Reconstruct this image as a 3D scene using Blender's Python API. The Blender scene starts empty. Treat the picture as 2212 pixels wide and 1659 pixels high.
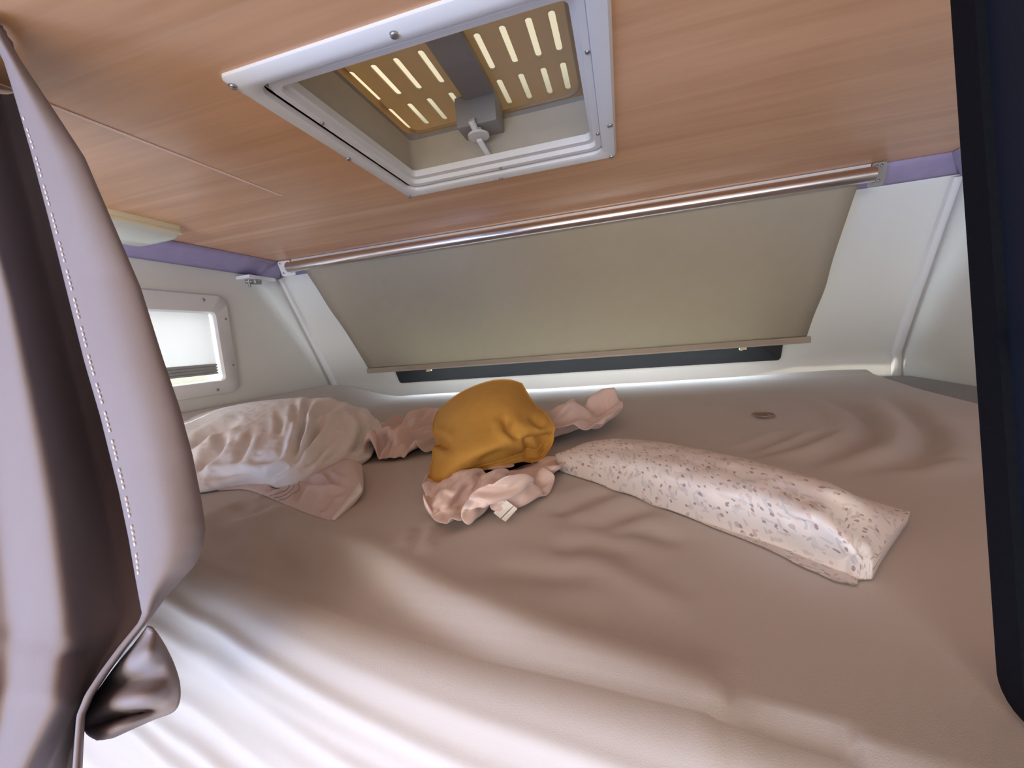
import bpy, bmesh, math, random
import numpy as np
from mathutils import Vector, Matrix

random.seed(4)
rng = np.random.default_rng(7)
C = bpy.context.scene.collection
W, H = 2212, 1659
F = 880.0
YAW, PITCH, ROLL = math.radians(-15.649), math.radians(-6.1445), math.radians(-4.8818)


# ------------------------------------------------------------------ camera
def cam_axes():
    cy, sy = math.cos(YAW), math.sin(YAW)
    f = Vector((sy * math.cos(PITCH), cy * math.cos(PITCH), math.sin(PITCH)))
    r0 = Vector((cy, -sy, 0))
    u0 = r0.cross(f)
    r = r0 * math.cos(ROLL) + u0 * math.sin(ROLL)
    u = -r0 * math.sin(ROLL) + u0 * math.cos(ROLL)
    return r, u, f


AX_R, AX_U, AX_F = cam_axes()
MROT = np.array([AX_R, AX_U, AX_F])


def measure(u, v, axis, value):
    """photo measurement -> point in the room (metres) on the plane axis=value"""
    d = MROT.T @ np.array([(u - W / 2) / F, -(v - H / 2) / F, 1.0])
    return d * value / d[axis]


cam_data = bpy.data.cameras.new('camera')
cam = bpy.data.objects.new('camera', cam_data)
C.objects.link(cam)
cam_data.sensor_fit = 'HORIZONTAL'
cam_data.sensor_width = 36.0
cam_data.lens = F / W * 36.0
cam_data.clip_start = 0.01
m = Matrix.Identity(4)
for i in range(3):
    m[i][0], m[i][1], m[i][2] = AX_R[i], AX_U[i], -AX_F[i]
cam.matrix_world = m
bpy.context.scene.camera = cam


# ------------------------------------------------------------------ helpers
def thing(name, label, cat, loc=(0, 0, 0), group=None):
    o = bpy.data.objects.new(name, None)
    C.objects.link(o)
    o.location = loc
    o.empty_display_size = 0.05
    o['label'] = label
    o['category'] = cat
    if group:
        o['group'] = group
    return o


def tag(o, label, cat, group=None):
    o['label'] = label
    o['category'] = cat
    if group:
        o['group'] = group
    return o


def link(name, me, mat, parent=None, smooth=True):
    o = bpy.data.objects.new(name, me)
    C.objects.link(o)
    if mat:
        me.materials.append(mat)
    if parent is not None:
        base = Vector((0, 0, 0))
        q = parent
        while q is not None:
            base += q.location
            q = q.parent
        me.transform(Matrix.Translation(-base))
        o.parent = parent
    if smooth:
        me.polygons.foreach_set('use_smooth', [True] * len(me.polygons))
    return o


def mesh(name, verts, faces, mat, parent=None, smooth=True):
    me = bpy.data.meshes.new(name)
    me.from_pydata([tuple(map(float, v)) for v in verts], [], [tuple(map(int, f)) for f in faces])
    me.validate()
    me.update()
    return link(name, me, mat, parent, smooth)


def bm_obj(name, bm, mat, parent=None, smooth=True):
    me = bpy.data.meshes.new(name)
    bmesh.ops.recalc_face_normals(bm, faces=bm.faces[:])
    bm.to_mesh(me)
    bm.free()
    return link(name, me, mat, parent, smooth)


def auto_smooth(o, ang=35):
    me = o.data
    bm = bmesh.new()
    bm.from_mesh(me)
    a = math.radians(ang)
    for e in bm.edges:
        if len(e.link_faces) == 2 and e.calc_face_angle(0) > a:
            e.smooth = False
    bm.to_mesh(me)
    bm.free()
    return o


def add_box(bm, lo, hi, bev=0.0, seg=2):
    lo, hi = Vector(lo), Vector(hi)
    r = bmesh.ops.create_cube(bm, size=1.0)
    vs = r['verts']
    for v in vs:
        v.co = Vector((lo[i] + (v.co[i] + 0.5) * (hi[i] - lo[i]) for i in range(3)))
    if bev:
        es = list({e for v in vs for e in v.link_edges})
        bmesh.ops.bevel(bm, geom=es, offset=bev, segments=seg, affect='EDGES', profile=0.6)


def box(name, lo, hi, mat, parent=None, bev=0.003, seg=2):
    bm = bmesh.new()
    add_box(bm, lo, hi, bev, seg)
    return auto_smooth(bm_obj(name, bm, mat, parent))


def add_tube(bm, pts, r, n=12, cap=True):
    pts = [Vector(p) for p in pts]
    rings = []
    ref = None
    for i, p in enumerate(pts):
        t = (pts[min(i + 1, len(pts) - 1)] - pts[max(i - 1, 0)]).normalized()
        if ref is None:
            ref = t.orthogonal().normalized()
        ref = (ref - t * ref.dot(t)).normalized()
        b = t.cross(ref)
        rr = r[i] if hasattr(r, '__len__') else r
        rings.append([bm.verts.new(p + (ref * math.cos(a) + b * math.sin(a)) * rr)
                      for a in [2 * math.pi * k / n for k in range(n)]])
    for a, b in zip(rings[:-1], rings[1:]):
        for k in range(n):
            bm.faces.new((a[k], a[(k + 1) % n], b[(k + 1) % n], b[k]))
    if cap:
        bm.faces.new(rings[0])
        bm.faces.new(rings[-1])


def tube(name, pts, r, mat, parent=None, n=16):
    bm = bmesh.new()
    add_tube(bm, pts, r, n)
    return auto_smooth(bm_obj(name, bm, mat, parent), 50)


def rrect(x0, x1, y0, y1, r, n=6):
    """rounded rectangle outline, counter-clockwise"""
    out = []
    for cx, cy, a0 in ((x1 - r, y1 - r, 0), (x0 + r, y1 - r, 90), (x0 + r, y0 + r, 180), (x1 - r, y0 + r, 270)):
        for k in range(n + 1):
            a = math.radians(a0 + 90 * k / n)
            out.append((cx + r * math.cos(a), cy + r * math.sin(a)))
    return out


def loft(name, loops, mat, parent=None, close_ends=False, ang=40, ring=False):
    """loops: equal-length closed outlines of 3-D points"""
    n = len(loops[0])
    verts = [p for l in loops for p in l]
    faces = []
    rows = list(range(len(loops) - 1)) + ([len(loops) - 1] if ring else [])
    for i in rows:
        j = (i + 1) % len(loops)
        for k in range(n):
            k2 = (k + 1) % n
            faces.append((i * n + k, i * n + k2, j * n + k2, j * n + k))
    if close_ends:
        faces.append(tuple(range(n)))
        faces.append(tuple(range((len(loops) - 1) * n, len(loops) * n)))
    me = bpy.data.meshes.new(name)
    me.from_pydata([tuple(v) for v in verts], [], faces)
    bm = bmesh.new()
    bm.from_mesh(me)
    bmesh.ops.recalc_face_normals(bm, faces=bm.faces[:])
    bm.to_mesh(me)
    bm.free()
    return auto_smooth(link(name, me, mat, parent), ang)


def grid_faces(nr, nc, wrap=False):
    fs = []
    for i in range(nr - 1):
        for j in range(nc - (0 if wrap else 1)):
            j2 = (j + 1) % nc
            fs.append((i * nc + j, i * nc + j2, (i + 1) * nc + j2, (i + 1) * nc + j))
    return fs


def panel(name, fixed, value, a_rng, b_rng, holes, mat, thick=0.02, out=1.0, step=None):
    """flat panel on axis `fixed`; a,b are the other two axes in order; rectangular holes; thick outwards"""
    a_c = sorted({a_rng[0], a_rng[1], *[h[0] for h in holes], *[h[1] for h in holes]})
    b_c = sorted({b_rng[0], b_rng[1], *[h[2] for h in holes], *[h[3] for h in holes]})
    bm = bmesh.new()
    idx = {}

    def V(i, j):
        if (i, j) not in idx:
            co = [0, 0, 0]
            rest = [k for k in range(3) if k != fixed]
            co[fixed] = value
            co[rest[0]] = a_c[i]
            co[rest[1]] = b_c[j]
            idx[(i, j)] = bm.verts.new(co)
        return idx[(i, j)]
    for i in range(len(a_c) - 1):
        for j in range(len(b_c) - 1):
            ca, cb = (a_c[i] + a_c[i + 1]) / 2, (b_c[j] + b_c[j + 1]) / 2
            if any(h[0] < ca < h[1] and h[2] < cb < h[3] for h in holes):
                continue
            bm.faces.new((V(i, j), V(i + 1, j), V(i + 1, j + 1), V(i, j + 1)))
    g = bmesh.ops.extrude_face_region(bm, geom=bm.faces[:])
    for v in g['geom']:
        if isinstance(v, bmesh.types.BMVert):
            v.co[fixed] += out * thick
    return bm_obj(name, bm, mat, None, smooth=False)


def structure(o):
    o['kind'] = 'structure'
    return o


def smoothstep(e0, e1, x):
    t = np.clip((x - e0) / (e1 - e0), 0, 1)
    return t * t * (3 - 2 * t)


def catmull(P, ts):
    """P (n,k) control points at integer parameters; ts array"""
    P = np.asarray(P, float)
    n = len(P)
    out = []
    for t in ts:
        i = min(int(t), n - 2)
        f = t - i
        p0, p1, p2, p3 = P[max(i - 1, 0)], P[i], P[i + 1], P[min(i + 2, n - 1)]
        out.append(0.5 * ((2 * p1) + (-p0 + p2) * f + (2 * p0 - 5 * p1 + 4 * p2 - p3) * f ** 2 + (-p0 + 3 * p1 - 3 * p2 + p3) * f ** 3))
    return np.array(out)


def vnoise(x, y, seed=0):
    """smooth value noise on arrays"""
    r = np.random.default_rng(seed).random((64, 64)) * 2 - 1
    xi, yi = np.floor(x).astype(int), np.floor(y).astype(int)
    fx, fy = x - xi, y - yi
    fx, fy = fx * fx * (3 - 2 * fx), fy * fy * (3 - 2 * fy)
    g = lambda a, b: r[a % 64, b % 64]
    return (g(xi, yi) * (1 - fx) + g(xi + 1, yi) * fx) * (1 - fy) + (g(xi, yi + 1) * (1 - fx) + g(xi + 1, yi + 1) * fx) * fy


def poly_dist(X, Y, pts):
    """distance to polyline, arc fraction, and signed side"""
    best = np.full(X.shape, 1e9)
    frac = np.zeros(X.shape)
    side = np.zeros(X.shape)
    pts = np.asarray(pts, float)
    L = np.r_[0, np.cumsum(np.linalg.norm(np.diff(pts, axis=0), axis=1))]
    for i in range(len(pts) - 1):
        a, b = pts[i], pts[i + 1]
        d = b - a
        l2 = d @ d
        t = np.clip(((X - a[0]) * d[0] + (Y - a[1]) * d[1]) / l2, 0, 1)
        dx, dy = X - a[0] - t * d[0], Y - a[1] - t * d[1]
        dist = np.hypot(dx, dy)
        mk = dist < best
        best = np.where(mk, dist, best)
        frac = np.where(mk, (L[i] + t * math.sqrt(l2)) / L[-1], frac)
        side = np.where(mk, np.sign(d[0] * dy - d[1] * dx), side)
    return best, frac, side


# bunched cloth: columns, rows, size, corner, then grid steps (x, y, z) in 1/600 of the size
CRUMPLES = {
    'front': (62, 57, [
        [7,-3,-2,4,7,11,12,3,14,16,19,17,9,18,13,19,7,20,16,-14,9,20,21,19,6,18,9,9,-1,5,8,17,5,6,5,-17,-12,-13,-4,-10,0,8,17,7,12,9,5,10,13,17,18,17,1,17,14,14,17,3,12,20,17,19,
         -542,0,5,1,4,6,8,11,7,11,20,11,16,8,22,11,17,9,15,4,14,1,20,21,17,3,18,19,7,-19,20,3,11,17,6,-12,-17,-17,-12,5,2,3,9,15,12,3,13,1,15,16,13,14,17,7,15,17,13,14,7,9,20,18,
         -560,18,14,8,7,4,10,9,3,1,15,17,12,19,6,22,8,14,12,16,11,-1,11,12,22,19,-1,16,13,1,8,13,4,7,17,-5,-18,-18,-14,2,10,-13,17,15,11,16,-3,9,14,13,13,18,17,10,8,13,17,16,16,
         -10,15,22,-548,-5,8,20,17,12,13,-6,17,-6,12,17,12,13,22,12,18,0,17,12,19,6,1,20,8,12,17,5,20,14,-3,15,7,-5,20,2,-14,-21,-8,-4,1,7,11,10,12,15,0,13,10,11,14,7,12,19,16,4,
         17,18,17,2,-7,11,-520,-2,-15,10,15,17,4,18,18,7,11,10,-7,19,17,18,19,15,15,-3,20,17,9,11,1,18,4,17,5,22,8,16,13,-15,-1,17,-10,-17,1,-10,7,4,10,5,7,17,9,11,8,11,13,11,12,
         12,17,11,7,8,20,15,3,-11,-500,-16,-9,1,15,2,11,17,16,21,-1,5,20,11,8,17,20,11,18,3,15,10,15,-2,20,7,17,21,5,15,14,17,15,-6,-21,-4,0,-20,20,-8,9,5,7,11,8,18,8,1,15,12,9,
         18,13,-4,13,13,17,10,-1,23,16,-1,-510,-9,-8,-10,9,15,13,19,-1,22,17,-2,14,19,-4,11,15,14,19,18,0,16,3,19,3,19,12,14,19,13,16,10,18,-3,-13,-23,-19,13,12,4,12,-12,11,16,7,
         7,14,13,13,17,1,16,19,2,7,2,8,7,16,10,22,-4,-521,-11,17,-3,8,8,8,20,5,11,10,19,10,15,9,-6,4,16,20,12,7,14,18,10,16,9,21,0,17,20,4,20,20,-7,-14,-20,-19,3,20,16,15,-6,0,
         10,14,7,11,17,9,10,8,17,18,12,11,3,0,8,18,12,-9,1,-534,18,-6,22,6,14,2,16,16,0,11,15,17,8,20,3,-12,13,19,-5,15,25,1,18,13,20,7,20,16,6,21,16,14,-3,-22,-19,-17,20,18,-2,
         19,11,-8,13,21,-13,13,19,-7,21,16,12,17,20,10,13,5,-5,5,19,6,-18,-542,10,20,19,13,-5,17,-5,19,20,7,16,4,12,12,19,4,-12,9,18,15,-5,25,16,5,19,10,22,7,19,13,20,-5,4,1,-20,
         -18,0,19,7,11,1,14,19,4,8,2,21,-6,20,22,15,0,21,19,8,14,8,-2,-12,20,-4,-559,19,16,4,11,17,17,8,-6,24,17,-1,18,21,-2,4,23,7,-15,16,16,-3,19,19,20,-7,20,11,21,11,19,18,
         -16,-1,10,2,-8,-22,18,-7,10,13,19,21,16,2,-2,23,6,5,18,7,21,10,12,18,14,-2,6,-16,6,17,-557,6,22,20,4,11,6,22,-11,18,20,9,19,19,13,-10,3,18,-7,15,12,11,12,7,11,22,7,19,6,
         18,8,20,6,-18,-12,4,13,-14,4,-12,14,16,20,11,21,-8,15,12,9,17,17,16,19,-7,16,8,13,-3,3,12,-13,11,-532,4,19,20,21,12,-17,8,23,2,15,18,18,18,18,3,0,-4,1,13,14,16,-7,21,19,
         -4,21,6,18,5,16,6,15,6,-22,-15,8,11,-15,1,22,19,16,12,5,-5,16,16,19,9,11,20,-3,22,2,10,20,16,-20,-6,-4,17,-513,2,11,14,22,19,1,-12,15,13,14,19,19,18,19,8,5,0,-10,2,15,
         15,8,6,7,12,11,19,-2,15,11,15,18,4,-15,-21,-8,5,5,13,10,8,18,18,-11,16,17,20,5,16,12,13,12,6,18,-11,21,19,9,-16,-18,1,-478,4,3,0,9,25,19,-1,13,6,14,12,14,19,12,16,9,6,
         -8,7,4,14,-2,-3,21,19,-2,20,0,4,14,19,14,14,-9,-19,-8,5,12,15,13,-5,2,8,4,16,13,17,13,12,19,4,12,22,3,4,18,16,-7,-7,9,-9,-468,-2,6,-1,8,6,2,25,17,13,14,-8,17,21,3,21,1,
         8,19,8,-7,18,-6,-14,21,8,16,10,20,-5,7,6,18,18,-11,5,-3,-3,14,16,14,-3,5,-13,3,2,14,16,13,20,18,16,17,14,13,3,16,19,-9,-1,9,-4,-478,7,8,-16,19,-14,8,21,10,20,20,6,-2,6,
         13,17,19,12,-1,19,9,8,-20,-7,10,21,4,14,14,20,10,-16,8,19,9,-12,16,9,-5,20,9,13,-14,7,5,-6,0,10,21,14,18,20,9,20,16,16,16,18,-1,0,1,-7,-505,22,18,-4,-13,13,6,17,9,9,14,
         18,12,0,7,8,21,17,2,18,-9,15,4,-17,14,15,13,-3,10,19,20,-2,-17,10,14,13,14,3,0,12,18,15,-6,-1,4,2,-1,4,8,18,19,7,21,9,19,19,20,18,4,1,1,-14,-512,18,17,15,-1,-16,6,21,20,
         15,2,13,21,12,6,-5,9,21,16,1,-15,6,23,5,-8,15,18,11,-6,12,12,18,-8,11,10,13,15,12,-7,0,20,18,5,1,5,0,-5,9,-9,13,12,20,7,16,19,17,16,14,4,-2,22,-14,-527,16,15,11,16,8,-5,
         19,14,18,13,11,1,20,9,6,-9,12,22,-2,9,-1,-5,6,0,19,11,13,18,-8,19,8,14,12,0,13,18,17,1,-17,10,5,21,10,-10,19,5,-15,-9,10,20,12,20,16,13,18,17,-5,10,11,10,7,-550,17,15,
         11,17,19,12,-5,13,19,20,16,10,-7,6,19,11,-7,17,20,1,-20,-7,0,15,19,15,18,16,4,2,19,11,6,14,13,2,17,14,-12,14,-3,-10,21,10,-11,20,9,-15,2,14,17,15,4,19,14,19,15,6,16,-5,
         15,-555,3,18,17,12,16,17,16,9,0,15,15,12,19,-14,9,21,-3,12,22,-6,14,-20,-10,11,19,11,15,17,12,17,14,14,11,11,18,-1,-11,16,13,-1,-5,-14,15,18,-16,13,20,13,-3,-2,13,21,15,
         12,14,4,20,0,11,20,4,-562,18,0,14,15,15,18,19,16,15,-8,21,18,11,3,-12,13,18,11,1,24,10,-14,-9,7,21,8,16,0,19,20,18,16,17,-1,14,-7,-19,15,12,0,-8,10,13,-6,-2,23,19,17,10,
         -16,19,6,17,18,3,0,18,8,5,20,15,-560,0,13,20,15,9,19,7,16,14,14,7,10,14,12,6,-14,15,8,18,13,20,2,-5,5,1,21,1,17,19,16,15,15,6,13,1,-15,-1,-4,13,-7,3,9,18,17,-10,11,18,
         19,13,-12,13,20,13,2,17,5,11,15,2,1,17,-565,15,18,10,12,17,3,11,16,16,16,0,19,3,11,5,13,1,19,1,17,19,-10,18,0,13,7,14,15,12,11,18,15,2,4,3,-14,1,-11,16,17,-9,12,18,10,
         13,-4,20,15,5,18,-4,18,10,14,10,11,4,19,8,5,-4,-563,16,17,-7,19,11,18,16,12,2,18,16,5,10,3,8,12,12,0,20,13,6,12,-2,-2,17,16,18,2,14,19,16,8,-8,5,5,10,-18,11,-7,17,15,17,
         -9,24,17,4,0,14,17,2,11,13,1,17,12,19,6,10,20,0,-16,-553,17,-1,15,9,19,2,13,14,11,10,15,11,1,6,16,1,14,17,2,14,13,-1,-3,12,10,18,13,6,19,14,19,8,-11,-2,9,6,12,-12,14,-3,
         18,14,1,17,5,11,7,23,-2,3,17,13,20,17,-3,16,0,22,7,16,-9,-571,20,17,7,5,14,18,0,4,9,19,12,2,14,14,-3,14,14,8,7,14,4,14,7,-9,20,10,8,21,16,16,1,10,7,0,-12,12,3,17,10,9,
         -4,16,22,-12,20,17,7,6,20,-3,10,14,14,11,4,18,12,-9,19,11,12,-577,7,20,17,16,-1,17,19,-12,18,18,19,-10,-6,21,12,-5,12,16,16,1,14,-2,14,8,2,15,14,16,15,6,4,10,5,4,-11,9,
         13,9,8,9,6,19,4,20,8,14,-1,20,13,16,11,12,-15,17,19,7,4,17,-3,15,18,-579,13,8,19,2,12,19,9,17,-9,17,20,9,-21,11,20,9,-2,13,17,10,1,16,-3,6,9,14,14,15,14,19,9,-10,7,0,-3,
         16,-3,17,12,19,-1,19,18,-3,18,13,16,0,21,17,19,5,0,-5,3,14,14,7,14,5,18,-579,17,3,18,-4,16,18,6,18,15,-9,12,24,4,-20,21,15,11,-7,18,10,9,4,-1,7,8,13,15,19,18,11,3,13,
         -15,4,14,-4,8,12,16,19,21,9,8,18,7,11,12,17,-1,17,15,-6,12,-4,-5,20,12,6,13,16,9,-561,0,16,4,18,1,19,3,14,17,13,10,1,17,-23,6,18,12,-5,19,8,9,-3,10,2,9,17,14,16,18,12,0,
         13,11,-18,12,11,23,2,12,16,11,19,17,3,15,21,0,16,20,5,-14,6,12,23,-27,2,19,7,13,15,10,-530,-17,2,17,15,10,9,21,1,11,22,-9,7,17,9,-22,5,14,13,11,-1,12,9,-10,14,18,16,3,
         18,17,3,9,10,16,9,-2,16,6,12,21,19,0,19,2,18,19,2,20,19,8,17,-22,13,-14,29,8,-14,0,1,13,15,13,-519,3,-13,7,19,-1,18,15,18,16,14,-1,-21,9,23,5,-18,18,2,9,19,17,-19,-2,12,
         20,18,15,19,18,13,-11,10,20,19,4,8,9,14,2,11,20,7,19,18,14,4,17,3,16,19,6,-24,-2,29,20,-6,-1,-10,-1,2,11,-499,-5,15,3,-14,11,20,11,20,18,6,6,2,-20,15,12,4,1,19,9,8,19,
         -8,-18,11,19,19,14,22,3,19,13,11,12,5,15,19,3,9,7,17,6,17,6,11,19,17,7,16,14,0,21,-2,-9,0,22,17,-7,-2,1,-13,7,-499,3,-13,14,12,5,1,16,18,17,-9,7,7,-1,-7,23,-6,15,21,-10,
         12,17,3,-10,17,18,3,19,12,14,19,19,22,-3,13,20,-6,13,17,13,15,12,-4,19,10,6,13,17,8,17,21,17,3,-2,-5,0,21,10,-2,-9,-10,1,-520,15,-1,-11,17,15,15,-1,18,20,-10,-9,13,-5,
         14,0,12,12,8,2,19,11,-8,14,17,8,15,17,9,17,16,22,-3,15,17,12,9,8,7,19,7,6,14,21,15,3,10,12,18,8,20,19,14,1,-4,-3,1,19,9,-8,-11,0,-531,-5,-3,17,-3,11,18,16,12,15,-1,-19,
         1,12,3,8,18,20,-5,14,20,-16,14,15,17,13,15,12,9,16,7,15,17,6,15,11,16,19,-3,16,21,6,12,3,22,17,1,10,9,14,17,13,3,19,11,2,-5,3,20,-1,-11,-16,-515,-2,-19,1,18,-10,15,17,
         15,14,-8,-8,-2,8,10,18,14,22,10,11,-4,7,13,14,17,16,15,2,16,12,9,10,4,18,15,12,9,6,11,18,5,19,17,-5,17,21,18,15,2,14,2,16,6,11,19,9,10,-8,11,12,-9,-15,-553,19,0,-19,2,
         19,-3,14,21,-1,11,12,-17,6,7,9,18,7,17,20,17,3,8,16,18,6,20,10,5,12,19,3,10,10,14,14,15,1,9,10,17,7,15,13,12,6,21,15,12,15,-11,5,13,22,17,-8,20,18,8,-11,1,-15,-549,-2,
         19,-1,-17,-2,17,17,10,21,11,-12,4,12,7,2,13,11,12,20,12,11,11,14,19,-1,14,14,17,0,6,18,20,9,1,25,-2,19,9,2,15,16,-3,18,15,19,-2,10,24,16,12,-9,7,10,14,11,1,19,16,-17,3,
         -17,-519,-18,1,21,-3,-14,0,16,13,21,18,6,3,-3,6,17,5,12,7,12,16,16,11,14,6,20,0,19,16,12,-4,17,3,17,15,-7,23,13,7,18,-3,17,15,15,5,13,16,0,9,19,17,16,5,-9,7,0,9,15,15,
         18,-17,4,-535,-13,9,-9,18,1,-13,5,18,6,16,18,16,5,-2,16,6,16,3,10,17,18,2,13,9,16,12,9,13,16,7,3,12,19,17,-13,10,17,18,18,0,14,13,15,2,16,14,9,-2,18,1,14,17,11,6,6,-8,
         -4,16,20,13,-5,-532,-3,-11,-7,0,21,-4,1,11,14,4,17,17,19,-2,12,13,-4,16,7,17,12,12,14,5,17,9,14,3,14,12,9,8,-1,16,9,13,15,-4,20,20,-2,14,19,18,-14,16,22,0,18,9,6,8,18,
         18,2,7,-20,-4,17,20,10,-557,21,6,-6,-15,8,19,4,5,11,10,9,14,15,10,12,18,-12,7,15,11,14,16,15,9,10,11,5,14,15,12,7,-4,11,16,4,12,14,9,13,18,-3,16,2,12,13,0,6,20,19,14,8,
         7,14,12,18,4,-20,3,-7,10,22,-546,-3,9,18,-4,-4,2,21,10,14,-1,12,9,5,13,15,14,13,4,9,9,15,12,8,17,13,10,10,11,6,18,-13,21,12,3,12,1,14,1,16,9,12,16,12,6,21,7,-5,11,13,10,
         16,22,-10,15,15,19,0,-19,8,3,-1,-513,-4,-4,6,17,2,-5,5,11,10,16,13,7,8,12,12,15,15,6,3,15,13,14,8,13,7,17,13,10,4,3,7,-7,22,17,3,11,13,4,18,11,-3,11,13,23,-12,20,11,4,
         21,-7,15,11,22,-4,7,9,25,-6,-10,22,-15,-498,-8,-1,2,-1,17,2,1,10,10,14,13,11,3,16,10,3,6,17,9,16,14,10,13,3,16,18,15,11,6,6,-5,-3,16,15,11,7,2,18,10,18,6,-1,6,14,-1,19,
         8,17,-9,24,-3,14,7,20,-9,13,13,-2,7,16,2,-525,7,16,1,-4,8,13,0,4,14,10,13,8,15,7,-14,16,22,14,14,5,12,14,15,10,2,19,21,16,8,1,3,-3,-13,5,12,19,16,7,15,12,18,12,-4,-7,14,
         2,21,8,11,2,11,12,-1,17,14,-17,18,18,17,-4,11,-523,6,8,15,-3,9,10,2,0,4,15,13,17,15,12,-18,12,1,25,14,14,11,7,15,-8,21,17,12,20,20,5,7,-3,-13,-3,7,20,22,9,3,13,19,16,9,
         -13,8,3,8,16,4,15,11,-4,16,-6,8,12,10,3,4,16,16,-509,5,8,5,10,5,7,7,5,-7,19,8,18,2,16,4,16,-11,22,10,10,14,12,20,-5,9,14,13,14,18,16,-7,15,-4,-4,-1,15,9,21,12,12,3,18,
         14,2,-20,5,23,-5,12,10,9,15,13,-1,2,22,1,18,-9,12,19,-503,4,10,5,5,10,10,9,-6,6,4,13,16,8,11,5,18,-9,14,17,9,15,1,17,13,10,8,16,-3,8,17,11,-14,12,11,-19,17,12,17,12,12,
         20,-5,8,6,1,10,-8,22,-2,19,20,-3,17,15,0,-13,25,7,1,12,2,-481,15,5,5,7,10,8,6,6,4,5,6,12,20,-9,13,15,4,5,15,12,17,3,3,0,12,19,16,16,-13,0,15,-13,7,20,8,7,7,7,12,10,16,
         20,-13,-4,4,16,5,22,15,-10,19,23,-9,9,11,7,7,5,6,16,-1,-461,1,13,5,3,15,1,8,8,7,8,7,4,19,4,-1,13,7,7,14,15,15,7,6,-8,3,17,17,22,2,-18,-10,6,20,0,15,18,14,1,-12,17,14,13,
         13,-8,3,4,20,17,13,11,2,19,11,-16,1,4,8,11,17,10,18,-464,7,9,8,0,6,13,6,9,10,7,7,-2,10,8,5,14,10,-1,13,22,-13,19,17,1,-11,11,22,10,18,-4,-14,-12,4,10,18,20,20,11,-19,1,
         9,20,16,16,2,-11,14,16,20,19,9,8,-2,8,-3,-9,6,17,16,4,16,-448,9,6,8,7,3,6,12,10,10,8,-1,6,7,7,8,3,18,-9,16,17,-2,-6,8,21,-3,10,19,-7,16,20,-3,-17,4,0,14,20,12,20,-1,-5,
         -4,5,17,19,19,4,-4,16,19,19,22,0,8,5,-5,0,-4,2,11,16,12,-429,8,6,8,2,9,1,11,14,9,0,7,8,8,-16,10,-2,16,15,3,13,11,2,-17,20,-8,16,4,13,7,7,21,-1,-13,13,5,13,19,14,17,0,-4,
         -6,-3,19,11,14,17,11,17,19,18,13,6,-6,7,-7,11,-3,-1,14,17,],
        [14,9,-19,11,2,10,7,2,1,-20,-5,-4,11,-11,1,-1,4,-2,9,-12,7,3,-2,2,11,-1,11,10,19,-21,-2,-7,3,-24,-5,12,-17,8,-1,2,7,21,17,7,-7,-26,-8,20,0,6,-12,8,24,5,-20,-13,-11,21,3,
         -8,-2,4,-16,-22,-7,-3,0,2,2,21,19,-3,-6,-7,-15,16,-10,8,-6,10,-20,10,-2,18,0,-2,-5,13,10,8,9,0,-19,4,-17,-2,-25,-1,11,13,2,-17,-9,10,19,16,10,-8,-18,-21,18,14,9,-21,12,
         24,2,-12,-15,-11,20,15,-13,6,-25,-6,-12,-15,-6,-5,6,4,20,28,5,-13,-9,-8,13,-6,7,-10,5,-20,11,20,13,-17,6,5,17,-3,8,9,-9,-21,2,-18,-7,-8,13,11,6,-11,-24,6,-11,12,13,10,
         -28,-17,8,10,21,7,-16,16,22,9,-10,-19,-1,24,7,-1,-23,-17,-20,4,-4,-15,4,11,0,26,17,-10,0,-3,-4,13,-4,-4,-11,2,-2,14,22,-12,-1,13,3,10,6,-17,17,-17,-21,5,-6,-13,-3,-3,24,
         0,-17,-20,-12,-7,22,7,5,-23,-18,6,19,16,16,-10,7,26,7,-10,-16,15,25,3,-39,-22,3,-18,-15,11,-5,10,-10,11,18,22,9,0,-12,19,0,-15,-11,8,-2,-1,11,11,1,-2,17,13,-26,4,12,-10,
         -21,8,-14,3,-6,-7,-13,-3,12,-25,-21,-10,4,6,24,4,-22,-14,4,18,19,18,-13,18,23,-21,11,2,17,22,-68,17,-2,-14,-17,0,10,13,-16,-11,28,25,-2,-17,21,-19,3,11,2,7,-17,13,12,8,
         -2,5,0,3,3,-1,-6,0,-12,-11,5,-16,14,-11,-11,1,-20,0,-12,-19,1,-16,12,29,-4,-22,-18,5,22,15,19,18,-7,19,12,0,7,18,-53,-11,-10,22,-20,-15,8,-5,26,-13,-5,25,-10,-2,24,3,-2,
         14,5,-4,-10,8,16,-2,13,-12,11,7,-5,3,-2,1,-11,-16,-8,1,-5,4,-11,-23,-5,12,-24,-5,-25,9,13,-15,19,-9,-26,6,-4,27,16,24,16,15,1,19,1,17,-51,-14,-8,7,-17,2,-23,5,24,17,-28,
         -4,26,-23,14,28,10,2,-8,18,-6,8,5,8,-8,12,-5,15,0,-9,11,-12,0,-13,-9,4,-6,-5,-13,-15,-9,-10,-8,-21,5,-25,0,14,-16,27,-25,-9,3,16,22,24,24,16,-9,16,24,18,-61,4,-15,-11,4,
         -15,-7,-11,16,27,-3,-11,-9,17,-3,20,21,7,-7,17,-3,0,11,-2,2,0,8,3,-6,12,-6,1,2,-14,-7,2,-4,-10,-15,-16,-4,-12,-25,-5,-8,1,-24,-5,8,-3,16,-19,5,2,21,16,25,22,12,10,18,15,
         -67,23,-8,-10,-3,-21,1,-6,-12,10,23,8,-19,16,6,9,8,22,0,6,-4,13,-4,2,8,-8,14,3,2,-3,8,3,-15,-4,-18,4,-6,-25,10,-11,-20,-22,-6,6,-20,0,-9,-12,9,-2,-2,-7,15,-3,2,22,15,21,
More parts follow.
